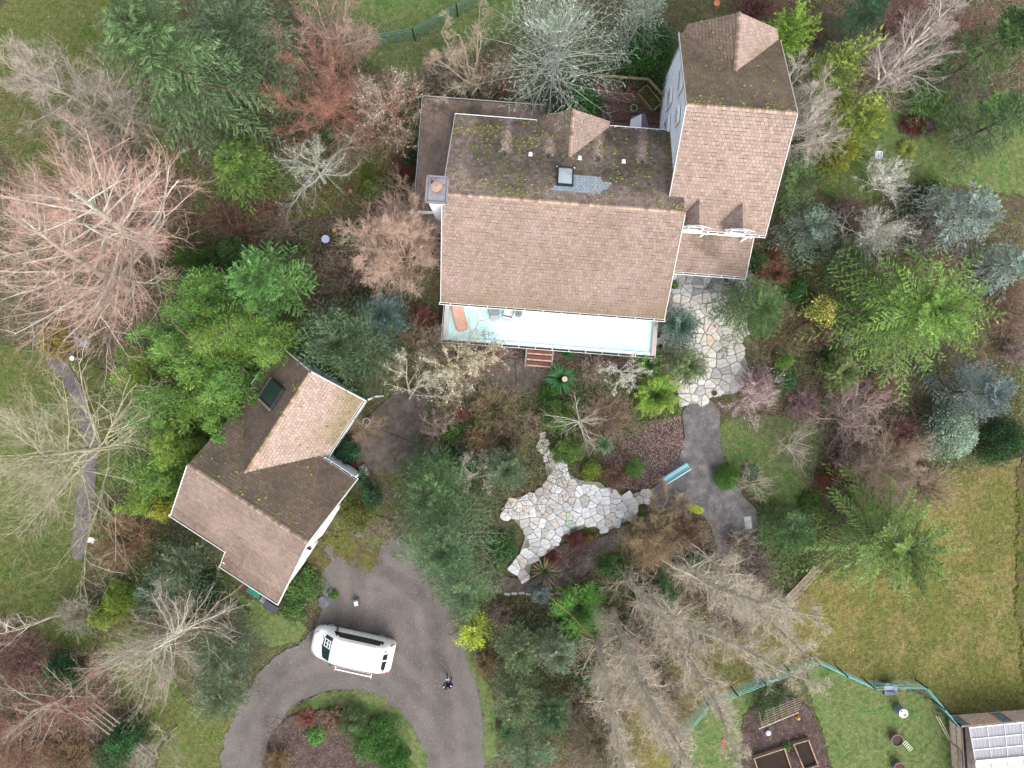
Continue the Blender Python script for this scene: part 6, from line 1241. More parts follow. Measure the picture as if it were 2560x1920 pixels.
conifer('hemlock_tree', 'large soft green hemlock by the driveway, middle crown with pale twigs', 1105, 1370, 6.5, 3.7, (.035, .085, .04), (.10, .175, .08), limbs=85, K=15, Mb=12, bl=.18, bw=.04, droop=.3, p=.55, wood=(.20, .20, .15))
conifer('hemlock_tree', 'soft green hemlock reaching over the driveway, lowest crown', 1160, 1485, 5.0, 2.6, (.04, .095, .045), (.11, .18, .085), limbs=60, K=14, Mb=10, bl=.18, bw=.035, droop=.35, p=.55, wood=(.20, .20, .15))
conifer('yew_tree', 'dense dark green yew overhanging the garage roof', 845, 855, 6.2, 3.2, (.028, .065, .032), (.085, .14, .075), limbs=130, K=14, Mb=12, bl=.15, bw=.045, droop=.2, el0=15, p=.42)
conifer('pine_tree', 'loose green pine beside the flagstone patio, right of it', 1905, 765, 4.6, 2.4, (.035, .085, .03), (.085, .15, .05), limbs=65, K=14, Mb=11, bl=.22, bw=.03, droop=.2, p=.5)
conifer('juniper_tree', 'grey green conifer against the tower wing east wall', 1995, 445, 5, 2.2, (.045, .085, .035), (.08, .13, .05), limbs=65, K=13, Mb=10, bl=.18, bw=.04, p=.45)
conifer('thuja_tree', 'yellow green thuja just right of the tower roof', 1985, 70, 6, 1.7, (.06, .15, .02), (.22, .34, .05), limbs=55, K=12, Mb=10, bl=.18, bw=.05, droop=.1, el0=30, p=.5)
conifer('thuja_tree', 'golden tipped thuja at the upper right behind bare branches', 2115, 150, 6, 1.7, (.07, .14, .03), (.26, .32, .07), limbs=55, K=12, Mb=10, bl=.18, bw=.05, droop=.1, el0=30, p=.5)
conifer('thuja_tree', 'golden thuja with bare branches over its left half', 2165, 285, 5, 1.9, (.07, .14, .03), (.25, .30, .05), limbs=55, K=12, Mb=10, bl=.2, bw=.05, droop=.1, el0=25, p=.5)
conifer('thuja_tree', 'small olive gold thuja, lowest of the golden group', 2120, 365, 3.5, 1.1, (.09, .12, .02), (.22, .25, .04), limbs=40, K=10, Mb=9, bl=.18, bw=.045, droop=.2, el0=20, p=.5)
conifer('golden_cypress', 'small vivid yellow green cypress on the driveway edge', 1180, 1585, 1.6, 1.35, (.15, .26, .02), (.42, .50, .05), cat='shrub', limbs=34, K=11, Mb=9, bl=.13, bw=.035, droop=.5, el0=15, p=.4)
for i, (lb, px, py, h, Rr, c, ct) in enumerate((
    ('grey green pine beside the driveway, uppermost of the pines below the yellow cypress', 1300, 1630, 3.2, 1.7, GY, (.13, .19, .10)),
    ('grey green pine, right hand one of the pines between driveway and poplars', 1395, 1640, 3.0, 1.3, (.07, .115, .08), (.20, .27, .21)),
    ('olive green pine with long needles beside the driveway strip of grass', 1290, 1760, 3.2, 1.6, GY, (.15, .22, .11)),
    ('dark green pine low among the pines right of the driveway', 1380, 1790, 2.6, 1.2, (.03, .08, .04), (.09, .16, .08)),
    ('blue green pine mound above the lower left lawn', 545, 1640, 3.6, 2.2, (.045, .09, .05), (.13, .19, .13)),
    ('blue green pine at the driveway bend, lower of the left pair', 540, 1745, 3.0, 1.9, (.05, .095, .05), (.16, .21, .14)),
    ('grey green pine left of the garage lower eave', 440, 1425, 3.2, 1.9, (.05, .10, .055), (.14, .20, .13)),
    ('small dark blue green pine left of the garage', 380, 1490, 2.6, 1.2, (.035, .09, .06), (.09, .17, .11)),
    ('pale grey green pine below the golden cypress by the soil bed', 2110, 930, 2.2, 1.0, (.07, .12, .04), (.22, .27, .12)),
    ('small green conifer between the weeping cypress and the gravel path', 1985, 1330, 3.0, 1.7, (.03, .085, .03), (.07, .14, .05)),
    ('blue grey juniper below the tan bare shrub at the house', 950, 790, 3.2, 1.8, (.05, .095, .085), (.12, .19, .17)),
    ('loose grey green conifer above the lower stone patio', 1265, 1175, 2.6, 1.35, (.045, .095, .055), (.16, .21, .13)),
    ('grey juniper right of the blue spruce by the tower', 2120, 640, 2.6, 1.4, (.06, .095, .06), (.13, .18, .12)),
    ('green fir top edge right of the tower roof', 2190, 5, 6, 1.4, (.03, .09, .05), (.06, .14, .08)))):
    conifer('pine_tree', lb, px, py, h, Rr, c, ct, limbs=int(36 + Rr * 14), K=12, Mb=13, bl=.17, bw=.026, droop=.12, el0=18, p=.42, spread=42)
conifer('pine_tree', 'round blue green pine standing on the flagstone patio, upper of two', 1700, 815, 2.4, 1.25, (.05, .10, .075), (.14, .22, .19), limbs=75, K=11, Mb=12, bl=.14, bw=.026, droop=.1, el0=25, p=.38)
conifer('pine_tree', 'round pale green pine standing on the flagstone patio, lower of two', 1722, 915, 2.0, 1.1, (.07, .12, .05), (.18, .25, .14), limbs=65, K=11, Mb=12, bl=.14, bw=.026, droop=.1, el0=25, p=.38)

# --- bamboo plumes between meadow and garage
BP = [(480, 900, 6.5, 2.0), (400, 1010, 5.5, 1.9), (560, 850, 7, 1.8), (430, 1110, 5, 1.7), (520, 1010, 6, 1.9), (590, 960, 6, 1.5), (400, 1190, 4.5, 1.4), (680, 860, 6, 1.6), (490, 780, 6.5, 1.9), (350, 930, 4.5, 1.6), (570, 1060, 5, 1.2), (540, 730, 6, 1.5), (430, 830, 5, 1.7), (620, 810, 7, 1.4), (360, 1250, 3.5, 1.1)]
BLAB = ['bamboo clump left of the garage skylight, tall and bright', 'bamboo clump bordering the left meadow path', 'tall bamboo clump directly below the lone bright cypress', 'bamboo clump near the upper left corner of the garage roof', 'pale plumed bamboo in the middle of the grove', 'bamboo clump arching over the garage skylight slope', 'yellow green bamboo at the garage west corner', 'dark leaved bamboo between cypress and yew', 'bamboo clump under the curved branches of the pink tree', 'low bamboo clump by the meadow, upper left of the grove', 'bamboo clump touching the garage roof valley', 'bamboo clump under the pink tree twigs, topmost of the grove', 'shaded bamboo clump under hanging grey branches', 'bamboo clump left of the yew crown', 'golden green low bamboo at the grove foot, lowest of all']
for (px, py, h, Rr), lb in zip(BP, BLAB):
    y_ = R_(0, 1); c = mixc((.06, .16, .04), (.11, .18, .03), y_)[0]; ct = mixc((.16, .34, .11), (.25, .37, .08), y_ if px < 520 else y_ * .5)[0]
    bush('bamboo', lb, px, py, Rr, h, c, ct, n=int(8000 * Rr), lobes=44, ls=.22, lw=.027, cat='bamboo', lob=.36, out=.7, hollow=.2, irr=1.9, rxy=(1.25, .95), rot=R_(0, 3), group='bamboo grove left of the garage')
# --- leafy shrubs
SH = [
 ('green_shrub', 'mid green bush between courtyard and cloud pruned shrubs', 1215, 1060, .9, 1.0, (.03, .10, .025), (.09, .19, .05), .09, .05),
 ('green_shrub', 'olive bush with fine leaves left of the stepping stones', 1290, 1120, .8, .8, (.06, .11, .03), (.15, .20, .06), .08, .04),
 ('green_shrub', 'fresh green bush by the driveway strip, above the leftmost poplar', 1420, 1590, 1.1, 1.0, (.03, .11, .025), (.10, .21, .05), .10, .05),
 ('green_shrub', 'shaded green bush between the pines and the bottom poplars', 1470, 1700, 1.0, .9, (.025, .08, .025), (.07, .15, .05), .10, .05),
 ('green_shrub', 'dark green bush between the patio pine and yellow variegated shrub', 1990, 720, 1.1, 1.2, (.02, .075, .02), (.06, .15, .04), .10, .05),
 ('green_shrub', 'bright fern like bush beside the dark rock under the cypress', 2090, 895, .9, .8, (.05, .13, .03), (.14, .25, .06), .12, .04),
 ('green_shrub', 'green bush right of the lone bright cypress', 735, 660, 1.1, 1.3, (.025, .08, .02), (.07, .16, .05), .1, .05),
 ('green_shrub', 'green bush on the grass between weeping cypress and small lawn', 2030, 1265, 1.1, .8, (.045, .11, .025), (.11, .19, .05), .09, .04),
 ('camellia', 'dark green camellia between silver cedar and white tower wall', 1630, 130, 2.1, 3.0, (.02, .07, .02), (.06, .16, .03), .11, .07),
 ('camellia', 'dark glossy camellia beside the timber deck, left of it', 1462, 258, 1.4, 2.6, (.02, .075, .018), (.06, .17, .03), .12, .07),
 ('laurel', 'dark green laurel at the garage bottom left, trimmed mound', 500, 1470, 1.3, 2.0, (.012, .05, .022), (.03, .09, .035), .10, .06),
 ('laurel', 'dark green laurel under the tower east eave', 1975, 380, 1.5, 2.2, (.012, .05, .025), (.04, .10, .05), .13, .07),
 ('laurel', 'small bright laurel between the trimmed mound and the leaning branch', 510, 1505, .8, 1.0, (.02, .08, .02), (.05, .14, .04), .11, .06),
 ('rhododendron', 'dark green rhododendron above the arbour in the lower left', 150, 1695, 1.5, 2.0, (.015, .06, .025), (.04, .12, .05), .17, .07),
 ('rhododendron', 'dark green rhododendron covering the arbour end', 310, 1850, 1.5, 1.8, (.015, .06, .022), (.04, .13, .045), .16, .06),
 ('variegated_shrub', 'round shrub with white edged leaves at the olive lawn corner', 2385, 1085, 2.0, 2.8, (.03, .09, .03), (.42, .50, .42), .12, .045),
 ('boxwood_ball', 'round clipped dark green ball beside the gravel path bend', 1820, 1195, 1.0, 1.3, (.03, .10, .015), (.07, .17, .03), .05, .03),
 ('boxwood_ball', 'round light green ball shrub above the lower stone patio', 1586, 1172, .82, 1.2, (.05, .12, .03), (.14, .25, .08), .06, .04),
 ('yellow_shrub', 'yellow green small shrub left of the light green ball', 1478, 1178, .75, 1.0, (.08, .15, .02), (.26, .34, .05), .07, .05),
 ('cloud_shrub', 'cloud pruned green shrub below the strappy leaves', 1392, 1040, 1.25, 1.8, (.045, .11, .02), (.12, .22, .05), .07, .05),
 ('cloud_shrub', 'cloud pruned green shrub touching the lower stone patio', 1415, 1128, 1.05, 1.5, (.05, .11, .025), (.13, .22, .06), .07, .05),
 ('cloud_shrub', 'bright green shrub at the end of the concrete path', 1372, 985, .8, 1.2, (.03, .10, .02), (.08, .19, .04), .08, .05),
 ('golden_shrub', 'yellow variegated shrub right of the patio pine', 2058, 775, 1.05, 2.2, (.12, .15, .03), (.78, .70, .20), .15, .09),
 ('laurel', 'dark green shrub in the shade below the main house porch corner', 1900, 655, .8, 1.2, (.02, .07, .025), (.08, .17, .05), .1, .06),
 ('holly', 'dark green holly by the garage inner corner', 868, 1130, .9, 1.5, (.015, .06, .03), (.04, .11, .05), .08, .05),
 ('holly', 'dark green holly at the garage east corner', 925, 1240, .9, 1.5, (.015, .06, .03), (.04, .11, .05), .08, .05),
 ('green_shrub', 'green shrub bed between garage front and driveway', 755, 1465, 1.4, 1.3, (.035, .10, .025), (.11, .20, .06), .10, .06),
 ('green_shrub', 'green shrub at the lower right corner of the garage', 730, 1525, 1.0, .9, (.04, .11, .03), (.12, .21, .07), .09, .05),
 ('green_shrub', 'little round bright plant by the flat slate rock', 833, 1488, .38, .5, (.05, .14, .02), (.10, .22, .04), .06, .04),
 ('azalea', 'olive yellow azalea mixed with red leaves left of the hemlock', 885, 1290, 1.3, 1.2, (.06, .09, .02), (.17, .17, .04), .08, .05),
 ('azalea', 'red brown heather mound on the lower stone patio edge', 1440, 1348, .72, .7, (.09, .03, .02), (.19, .07, .05), .06, .03),
 ('azalea', 'golden brown heather mound beside the red one', 1475, 1345, .42, .5, (.15, .08, .02), (.26, .16, .04), .06, .03),
 ('azalea', 'red brown heather patch below the first red mound', 1380, 1395, .5, .4, (.10, .03, .02), (.20, .07, .05), .06, .03),
 ('azalea', 'rust brown round heather on the right lawn border', 2078, 1195, .95, .9, (.11, .04, .02), (.19, .085, .05), .07, .03),
 ('azalea', 'red brown heather mound in the upper right lawn', 2290, 305, .95, .7, (.09, .028, .02), (.16, .06, .045), .07, .04),
 ('azalea', 'orange brown shrub right of the patio porch', 1945, 640, .9, 1.0, (.12, .07, .035), (.24, .14, .07), .09, .03),
 ('topiary_shrub', 'spiral green clipped shrub among brambles right of the patio', 1966, 903, .62, 1.5, (.06, .14, .03), (.15, .27, .06), .06, .035),
 ('green_shrub', 'blue green leafy shrub beneath the spiral clipped shrub', 1965, 945, 1.1, .8, (.03, .10, .04), (.08, .18, .08), .09, .05),
 ('green_shrub', 'white flowering small shrub by the gravel path bend', 1880, 1190, .7, .8, (.03, .08, .04), (.26, .33, .28), .07, .04),
 ('olive_shrub', 'pale olive flowering shrub left of the lower patio pines', 1660, 905, 1.0, 1.4, (.12, .14, .06), (.44, .44, .28), .08, .04),
 ('green_shrub', 'green bush with tan seed heads in the driveway island', 940, 1855, 1.9, 1.2, (.03, .10, .02), (.08, .20, .04), .09, .05),
 ('green_shrub', 'dark green bush in the driveway island at the bottom edge', 985, 1905, 1.3, .9, (.02, .09, .02), (.06, .18, .03), .08, .05),
 ('green_shrub', 'grey green broom bush in the middle of the driveway island', 880, 1810, 1.2, 1.3, (.05, .10, .04), (.13, .19, .08), .12, .02),
 ('lettuce_plant', 'bright green rosette plant in the driveway island bed', 790, 1840, .78, .5, (.05, .17, .03), (.14, .32, .09), .13, .06),
 ('green_shrub', 'dark green bush between the poplars and the twiggy brown shrub', 1640, 1490, 1.6, 1.3, (.025, .075, .025), (.06, .13, .05), .11, .05),
 ('green_shrub', 'bright green bush under the white lichen twigs', 1530, 1420, 1.0, .9, (.03, .11, .02), (.08, .19, .05), .09, .05),
 ('green_shrub', 'dark green ferny bush right of the first poplar trunk', 1740, 1400, 1.0, .9, (.02, .09, .025), (.06, .16, .05), .12, .04),
 ('green_shrub', 'yellow green bush on the meadow by the white box', 255, 1320, 1.1, 1.2, (.05, .12, .025), (.13, .24, .05), .09, .05),
 ('willow_shrub', 'lime green willow bush left of the garage thicket', 290, 1500, 1.2, 1.6, (.08, .15, .02), (.22, .32, .05), .12, .03),
 ('willow_shrub', 'lime green willow bush above the leaning birch', 250, 1545, 1.0, 1.4, (.10, .15, .03), (.26, .32, .08), .12, .03),
 ('willow_shrub', 'ochre yellow bush on the left meadow beside the bird bath', 135, 855, 1.4, 1.2, (.16, .14, .02), (.34, .29, .05), .1, .03),
 ('climbing_plant', 'yellow leaved climber at the garage west corner', 400, 1275, .9, 2.6, (.10, .13, .02), (.42, .40, .06), .08, .05),
 ('green_shrub', 'dark leafed bush at the left foot of the lone bright cypress', 545, 740, 1.6, 2.2, (.02, .07, .02), (.06, .15, .04), .12, .05),
 ('green_shrub', 'green bush half under the huge pink tree near its trunk foot', 470, 660, 1.7, 1.8, (.03, .09, .02), (.10, .19, .05), .12, .04),
 ('green_shrub', 'grey green conifer like bush above the left bamboo', 575, 630, 1.6, 2.0, (.035, .09, .03), (.08, .15, .05), .13, .04),
 ('green_shrub', 'bright green shrub at the dark soil bed by the bird bath', 880, 590, .8, 1.0, (.02, .09, .02), (.05, .18, .03), .1, .05),
 ('green_shrub', 'bright green leaves between steps and flowering shrub', 1320, 850, .4, .5, (.04, .14, .02), (.12, .28, .04), .1, .05),
 ('green_shrub', 'green shrub under the deck east of the steps', 1422, 880, .6, .7, (.02, .10, .03), (.05, .19, .05), .13, .04),
 ('green_shrub', 'green bush above the courtyard, right of the lilac bird bath', 1125, 1080, .9, 1.2, (.03, .10, .02), (.09, .19, .04), .09, .05),
 ('juniper_shrub', 'blue green spreading bush right of the courtyard', 1160, 1150, 1.2, 1.3, (.02, .08, .05), (.05, .15, .08), .11, .04),
 ('white_flower_shrub', 'green shrub speckled with white flowers by the right lawn', 2350, 475, 1.0, 1.2, (.02, .08, .02), (.28, .38, .16), .10, .05),
 ('green_shrub', 'dark green hedge at the right edge beside the variegated shrub', 2520, 1110, 1.8, 1.8, (.012, .045, .015), (.03, .08, .025), .10, .05),
 ('green_shrub', 'green bush beside the bottom arbour', 270, 1900, 1.4, 1.0, (.03, .08, .03), (.10, .16, .08), .10, .04),
 ('green_shrub', 'green shrub by the house north wall under the bare reddish tree', 1030, 305, .9, 1.4, (.02, .10, .02), (.10, .22, .05), .1, .06),
 ('green_shrub', 'dark green shrub by the lean-to roof west edge', 1030, 400, .8, 1.2, (.012, .05, .025), (.03, .10, .04), .11, .06),
 ('lime_shrub', 'light green loose shrub left of the chimney', 930, 470, .9, .9, (.07, .13, .03), (.20, .28, .08), .1, .03),
 ('green_shrub', 'green shrub by the tree trunk in the mossy grass', 830, 320, .9, 1.2, (.02, .07, .03), (.05, .13, .05), .11, .06),
 ('green_shrub', 'small green mound at the first vegetable trellis', 1925, 1755, 1.4, .7, (.05, .09, .04), (.12, .17, .09), .08, .04),
 ('green_shrub', 'green seedlings spilling between the raised beds', 1968, 1868, .38, .4, (.05, .14, .03), (.12, .26, .06), .07, .04),
 ('green_shrub', 'small green conifer by the stone edging', 1322, 1590, .9, 1.3, (.03, .075, .045), (.08, .14, .09), .09, .03),
 ('green_shrub', 'low green cover left of the lower patio tail', 1255, 1370, 1.3, .7, (.03, .10, .03), (.09, .18, .06), .09, .04),
]
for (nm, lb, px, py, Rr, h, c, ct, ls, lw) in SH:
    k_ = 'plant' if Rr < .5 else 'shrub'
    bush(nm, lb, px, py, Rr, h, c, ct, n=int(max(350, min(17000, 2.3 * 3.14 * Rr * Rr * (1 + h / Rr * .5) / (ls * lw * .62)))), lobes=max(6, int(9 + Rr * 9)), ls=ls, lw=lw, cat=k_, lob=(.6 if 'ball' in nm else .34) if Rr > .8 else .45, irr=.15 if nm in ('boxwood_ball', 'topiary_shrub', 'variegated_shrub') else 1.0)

# --- fronds
for (lb, px, py, Rr, n_, c, ct, h, w_, pn, nm, cat) in (
 ('clump of strappy green leaves right of the concrete path', 1400, 945, 1.05, 150, (.02, .09, .025), (.06, .20, .06), .6, .022, 0, 'strap_leaf_plant', 'plant'),
 ('strappy dark green clump under the bare radiating shrub', 1512, 1108, .75, 110, (.02, .09, .03), (.12, .26, .12), .5, .02, 0, 'strap_leaf_plant', 'plant'),
 ('mahonia with yellow green fronds right of the white twigs', 1640, 985, 1.5, 46, (.05, .13, .02), (.20, .30, .03), 1.3, .05, 22, 'mahonia', 'shrub'),
 ('bright green shrub with long leaf whorls beside the orange rope', 1448, 1520, 1.9, 44, (.05, .14, .02), (.14, .30, .05), 1.2, .06, 16, 'whorled_shrub', 'shrub'),
 ('mahonia with darker fronds just under the deck corner', 1622, 905, 1.0, 28, (.03, .10, .02), (.10, .20, .03), 1.0, .045, 18, 'mahonia', 'shrub'),
 ('spiky reddish green flax behind the small blue spruce', 1362, 1430, 1.1, 46, (.10, .13, .08), (.22, .14, .07), .9, .03, 0, 'flax_plant', 'plant'),
 ('sword fern with arching fronds at the right edge lawn', 2498, 275, 1.25, 60, (.05, .12, .02), (.14, .24, .05), .7, .03, 20, 'fern', 'fern'),
 ('sword fern above the red brown heather in the right lawn', 2315, 260, 1.1, 46, (.04, .12, .02), (.10, .22, .04), .7, .03, 20, 'fern', 'fern'),
 ('yellow green fern right of the red heather mound', 2345, 250, .9, 36, (.09, .14, .02), (.20, .22, .05), .6, .03, 16, 'fern', 'fern'),
 ('small variegated fern below the right lawn lantern', 2268, 375, .62, 34, (.08, .13, .02), (.30, .30, .06), .4, .02, 14, 'fern', 'fern'),
 ('fern by the bottom edge of the pine with radiating shoots', 1270, 1830, .8, 30, (.03, .09, .02), (.08, .17, .04), .5, .03, 14, 'fern', 'fern'),
 ('green fern at the feet of the garage holly', 900, 1195, .6, 26, (.02, .08, .03), (.05, .15, .05), .5, .03, 12, 'fern', 'fern'),
 ('fern below the patio edge moss', 1925, 985, .7, 26, (.04, .12, .02), (.09, .2, .04), .4, .03, 12, 'fern', 'fern')):
    fronds(nm, lb, px, py, Rr, n_, c, ct, h, cat, w_, pn)

# --- bare trees
TW = (.34, .30, .25); PK = (.40, .22, .18); LI = (.40, .41, .34)
bare_tree('bare_tree', 'huge bare pinkish tree leaning over the left side of the photo', 0, 0, 12.5, 5.2, (.46, .43, .37), (.54, .30, .23), base=(400, 632), r0=.36, thin=.85, limbs=34, l2=9, l3=6, l4=4, t0=.15, ang=60, tw=.010, wob=.10, dirs=[(.9, .3, .5, 3.2), (.8, -.5, .2, 3.4), (.3, -.9, .3, 5.0), (.3, .9, .4, 5.2), (-.2, -.95, .1, 4.6), (.95, -.05, .1, 3.6), (.1, .95, .6, 6)])
bare_tree('bare_tree', 'second pinkish bare tree trunk low on the left, under the huge one', 0, 0, 11, 4.6, (.45, .42, .36), (.52, .32, .26), base=(325, 725), r0=.26, thin=.85, limbs=28, l2=9, l3=6, l4=3, t0=.12, ang=58, tw=.010, wob=.1)
bare_tree('bare_tree', 'grey yellow bare tree spreading over the lower left meadow', 0, 0, 9.5, 5.2, (.38, .36, .25), (.38, .34, .24), base=(300, 1112), r0=.24, thin=.75, limbs=34, l2=8, l3=6, l4=4, t0=.12, ang=62, tw=.009, wob=.16)
bare_tree('bare_tree', 'grey leaning bare tree at the upper left lawn edge', 0, 0, 11, 3.2, (.32, .29, .23), (.40, .33, .29), base=(340, 342), r0=.22, limbs=30, l2=9, l3=7, l4=5, t0=.15, ang=58, tw=.009)
bare_tree('birch_tree', 'pale lichen covered birch spreading two long limbs lower left', 345, 1650, 7, 3.0, (.42, .42, .33), (.36, .27, .22), r0=.16, thin=.8, limbs=24, l2=9, l3=6, l4=4, t0=.1, ang=72, tw=.010, wob=.12, dirs=[(.86, .5, .12, 5.4), (.82, .55, .15, 4.0), (-.85, -.5, .1, 4.6), (-.1, 1, .2, 3.4), (.35, -.9, .1, 3.4), (.1, -1, .1, 3.0)])
bare_tree('vase_tree', 'tan pink bare tree with dense fine twigs against the house west side', 985, 600, 6.0, 2.9, (.40, .31, .23), (.50, .35, .28), r0=.10, limbs=44, l2=10, l3=9, l4=7, t0=.08, ang=48, tw=.010, stems=5, lift=.04)
bare_tree('maple_tree', 'reddish brown bare maple left of the mossy grass near the top', 800, 200, 5.5, 3.2, (.27, .15, .11), (.34, .18, .13), r0=.12, limbs=30, l2=9, l3=7, l4=6, t0=.1, ang=55, tw=.009, stems=4)
bare_tree('maple_tree', 'tan brown bare tree between red maple and the top edge', 780, 60, 6, 2.9, (.32, .24, .20), (.38, .25, .2), r0=.1, limbs=24, l2=9, l3=7, l4=4, t0=.1, ang=55, tw=.009, stems=4)
bare_tree('lichen_tree', 'bare tree with red brown trunk and pale lichen beside the lean-to roof', 965, 235, 7.0, 2.6, (.25, .13, .10), (.33, .25, .20), r0=.14, limbs=28, l2=8, l3=6, l4=4, t0=.15, ang=50, tw=.009, moss=((.42, .44, .34), 2200))
bare_tree('apple_tree', 'whitish lichen covered apple tree over the grey boulders', 775, 415, 3.6, 2.4, (.42, .43, .37), (.33, .33, .25), r0=.13, limbs=16, l2=9, l3=6, l4=3, t0=.3, ang=72, tw=.009, wob=.22, moss=((.44, .46, .38), 900))
bare_tree('bare_tree', 'tan bare tree fanning out above the lean-to roof', 1165, 110, 6, 2.2, (.33, .28, .21), (.38, .30, .22), r0=.1, limbs=24, l2=8, l3=6, l4=4, t0=.08, ang=45, tw=.009, stems=6)
bare_tree('bare_tree', 'pale grey bare tree in front of the golden thujas beside the tower', 2030, 270, 6.5, 2.7, (.42, .40, .34), (.36, .31, .26), r0=.14, limbs=36, l2=9, l3=7, l4=5, t0=.08, ang=46, tw=.010, stems=6)
bare_tree('bare_tree', 'tall grey bare tree leaning to the top right corner', 2420, 30, 12.5, 2.8, (.42, .38, .33), (.36, .29, .26), r0=.2, limbs=28, l2=8, l3=6, l4=3, t0=.22, ang=42, tw=.010, lift=.1)
bare_tree('magnolia_tree', 'pale bare magnolia with cream buds right of the concrete courtyard', 1120, 905, 4.6, 2.4, (.40, .36, .26), (.36, .30, .2), r0=.1, limbs=22, l2=8, l3=6, l4=2, t0=.15, ang=60, tw=.009, stems=3, moss=((.55, .50, .36), 3200))
bare_tree('magnolia_tree', 'pale bare shrub with cream buds between the yew and the courtyard', 1000, 990, 3.6, 1.9, (.42, .40, .32), (.36, .32, .22), r0=.08, limbs=16, l2=8, l3=6, l4=2, t0=.15, ang=60, tw=.009, stems=2, moss=((.50, .49, .36), 1500))
bare_tree('plum_tree', 'bare radiating white stemmed tree over the brown twigs in the middle', 1452, 1060, 3.4, 2.0, (.48, .46, .38), (.34, .27, .2), r0=.08, limbs=14, l2=5, l3=3, l4=2, t0=.5, ang=78, tw=.008, wob=.16)
bare_tree('lichen_tree', 'white lichen twigged small tree by the sun deck east end', 1560, 925, 2.8, 1.5, (.48, .46, .42), (.42, .36, .3), r0=.07, limbs=14, l2=7, l3=5, l4=2, t0=.2, ang=66, tw=.009, moss=((.58, .58, .50), 900))
bare_tree('lichen_tree', 'white lichen covered tree right of the blue spruce by the tower', 2215, 560, 4.2, 2.2, (.46, .45, .39), (.38, .35, .28), r0=.1, limbs=24, l2=8, l3=6, l4=3, t0=.15, ang=60, tw=.010, moss=((.50, .50, .44), 2600))
bare_tree('lichen_tree', 'white lichen covered tree below the right lawn', 2240, 440, 3.6, 1.7, (.50, .50, .46), (.42, .39, .32), r0=.08, limbs=18, l2=8, l3=6, l4=3, t0=.2, ang=60, tw=.010, moss=((.54, .55, .48), 1800))
bare_tree('bare_tree', 'small white bare tree by the shallow path in the right lawn', 2425, 325, 2.2, .8, (.46, .45, .40), (.44, .42, .38), r0=.05, limbs=9, l2=6, l3=4, l4=0, t0=.2, ang=60, tw=.009)
bare_tree('lichen_tree', 'white lichen covered bare shrub above the lower stone patio, left', 1185, 1205, 2.8, 1.4, (.46, .45, .37), (.40, .34, .27), r0=.07, limbs=18, l2=8, l3=6, l4=3, t0=.1, ang=55, tw=.009, stems=4, moss=((.50, .50, .42), 1400))
bare_tree('witch_hazel', 'tan gold twiggy tree at the lower end of the gravel path', 1655, 1345, 3.2, 1.9, (.33, .23, .13), (.42, .31, .19), r0=.08, limbs=26, l2=9, l3=8, l4=4, t0=.1, ang=60, tw=.009, stems=5, moss=((.40, .33, .18), 1200))
bare_tree('bare_tree', 'tan twiggy bare tree above the olive lawn by the weeping cypress', 2245, 1180, 3.0, 2.6, (.32, .26, .19), (.36, .28, .21), r0=.09, limbs=30, l2=9, l3=8, l4=4, t0=.1, ang=62, tw=.009, stems=6, wob=.2)
bare_tree('bare_tree', 'pinkish white bare tree right of the small lawn', 2160, 1050, 3.2, 2.1, (.38, .32, .29), (.38, .25, .23), r0=.08, limbs=22, l2=8, l3=7, l4=3, t0=.15, ang=62, tw=.009, stems=4, wob=.2)
bare_tree('bare_tree', 'pale bare tree with pink tips above the small lawn', 1900, 990, 3.0, 1.7, (.42, .35, .33), (.38, .24, .23), r0=.07, limbs=18, l2=8, l3=6, l4=3, t0=.15, ang=62, tw=.009, moss=((.52, .46, .46), 900))
bare_tree('bare_tree', 'pale bare tree by the clipped ball shrub', 1895, 1215, 2.6, 1.4, (.42, .38, .28), (.36, .30, .22), r0=.08, limbs=14, l2=7, l3=4, l4=2, t0=.2, ang=68, tw=.009, wob=.24)
bare_tree('bare_tree', 'thin pale bare tree casting twigs across the small lawn', 1990, 1120, 2.8, 1.6, (.44, .38, .33), (.42, .35, .30), r0=.06, limbs=14, l2=6, l3=5, l4=2, t0=.25, ang=64, tw=.007)
bare_tree('bare_tree', 'leafless mossy tree over the thicket at the lower left corner', 20, 1840, 7, 2.8, (.34, .33, .25), (.33, .19, .15), r0=.16, limbs=16, l2=7, l3=5, l4=3, t0=.2, ang=62, tw=.010)
bare_tree('bare_tree', 'reddish thin tree at the bottom of the lower left thicket', 130, 1760, 5, 2.2, (.32, .21, .17), (.33, .15, .12), r0=.08, limbs=14, l2=7, l3=5, l4=3, t0=.2, ang=60, tw=.009)
bare_tree('bare_tree', 'grey green bare sapling beside the small arbour', 355, 1905, 4.5, 1.7, (.35, .35, .27), (.34, .31, .24), r0=.07, limbs=14, l2=7, l3=5, l4=2, t0=.2, ang=45, tw=.009, lift=.08)
bare_tree('bare_tree', 'brown bare tree by the garage eave over the courtyard', 895, 1075, 2.6, 1.4, (.30, .25, .14), (.28, .17, .13), r0=.06, limbs=12, l2=7, l3=5, l4=3, t0=.2, ang=60, tw=.008)
bare_tree('bare_tree', 'small pinkish bare tree right of the courtyard by the bird bath', 1075, 1075, 2.6, 1.2, (.36, .31, .28), (.36, .24, .2), r0=.06, limbs=13, l2=7, l3=6, l4=3, t0=.25, ang=50, tw=.008)
bare_tree('bare_tree', 'grey bare tree between the top right fir and the fern', 2480, 190, 4.5, 1.6, (.26, .21, .17), (.28, .20, .17), r0=.07, limbs=16, l2=8, l3=6, l4=4, t0=.15, ang=55, tw=.008)
bare_tree('bare_tree', 'thin bare tree lying over the meadow at the left edge bottom', -20, 1620, 7, 1.8, (.42, .38, .32), (.38, .28, .24), r0=.1, limbs=10, l2=6, l3=4, l4=2, t0=.3, ang=55, tw=.008)
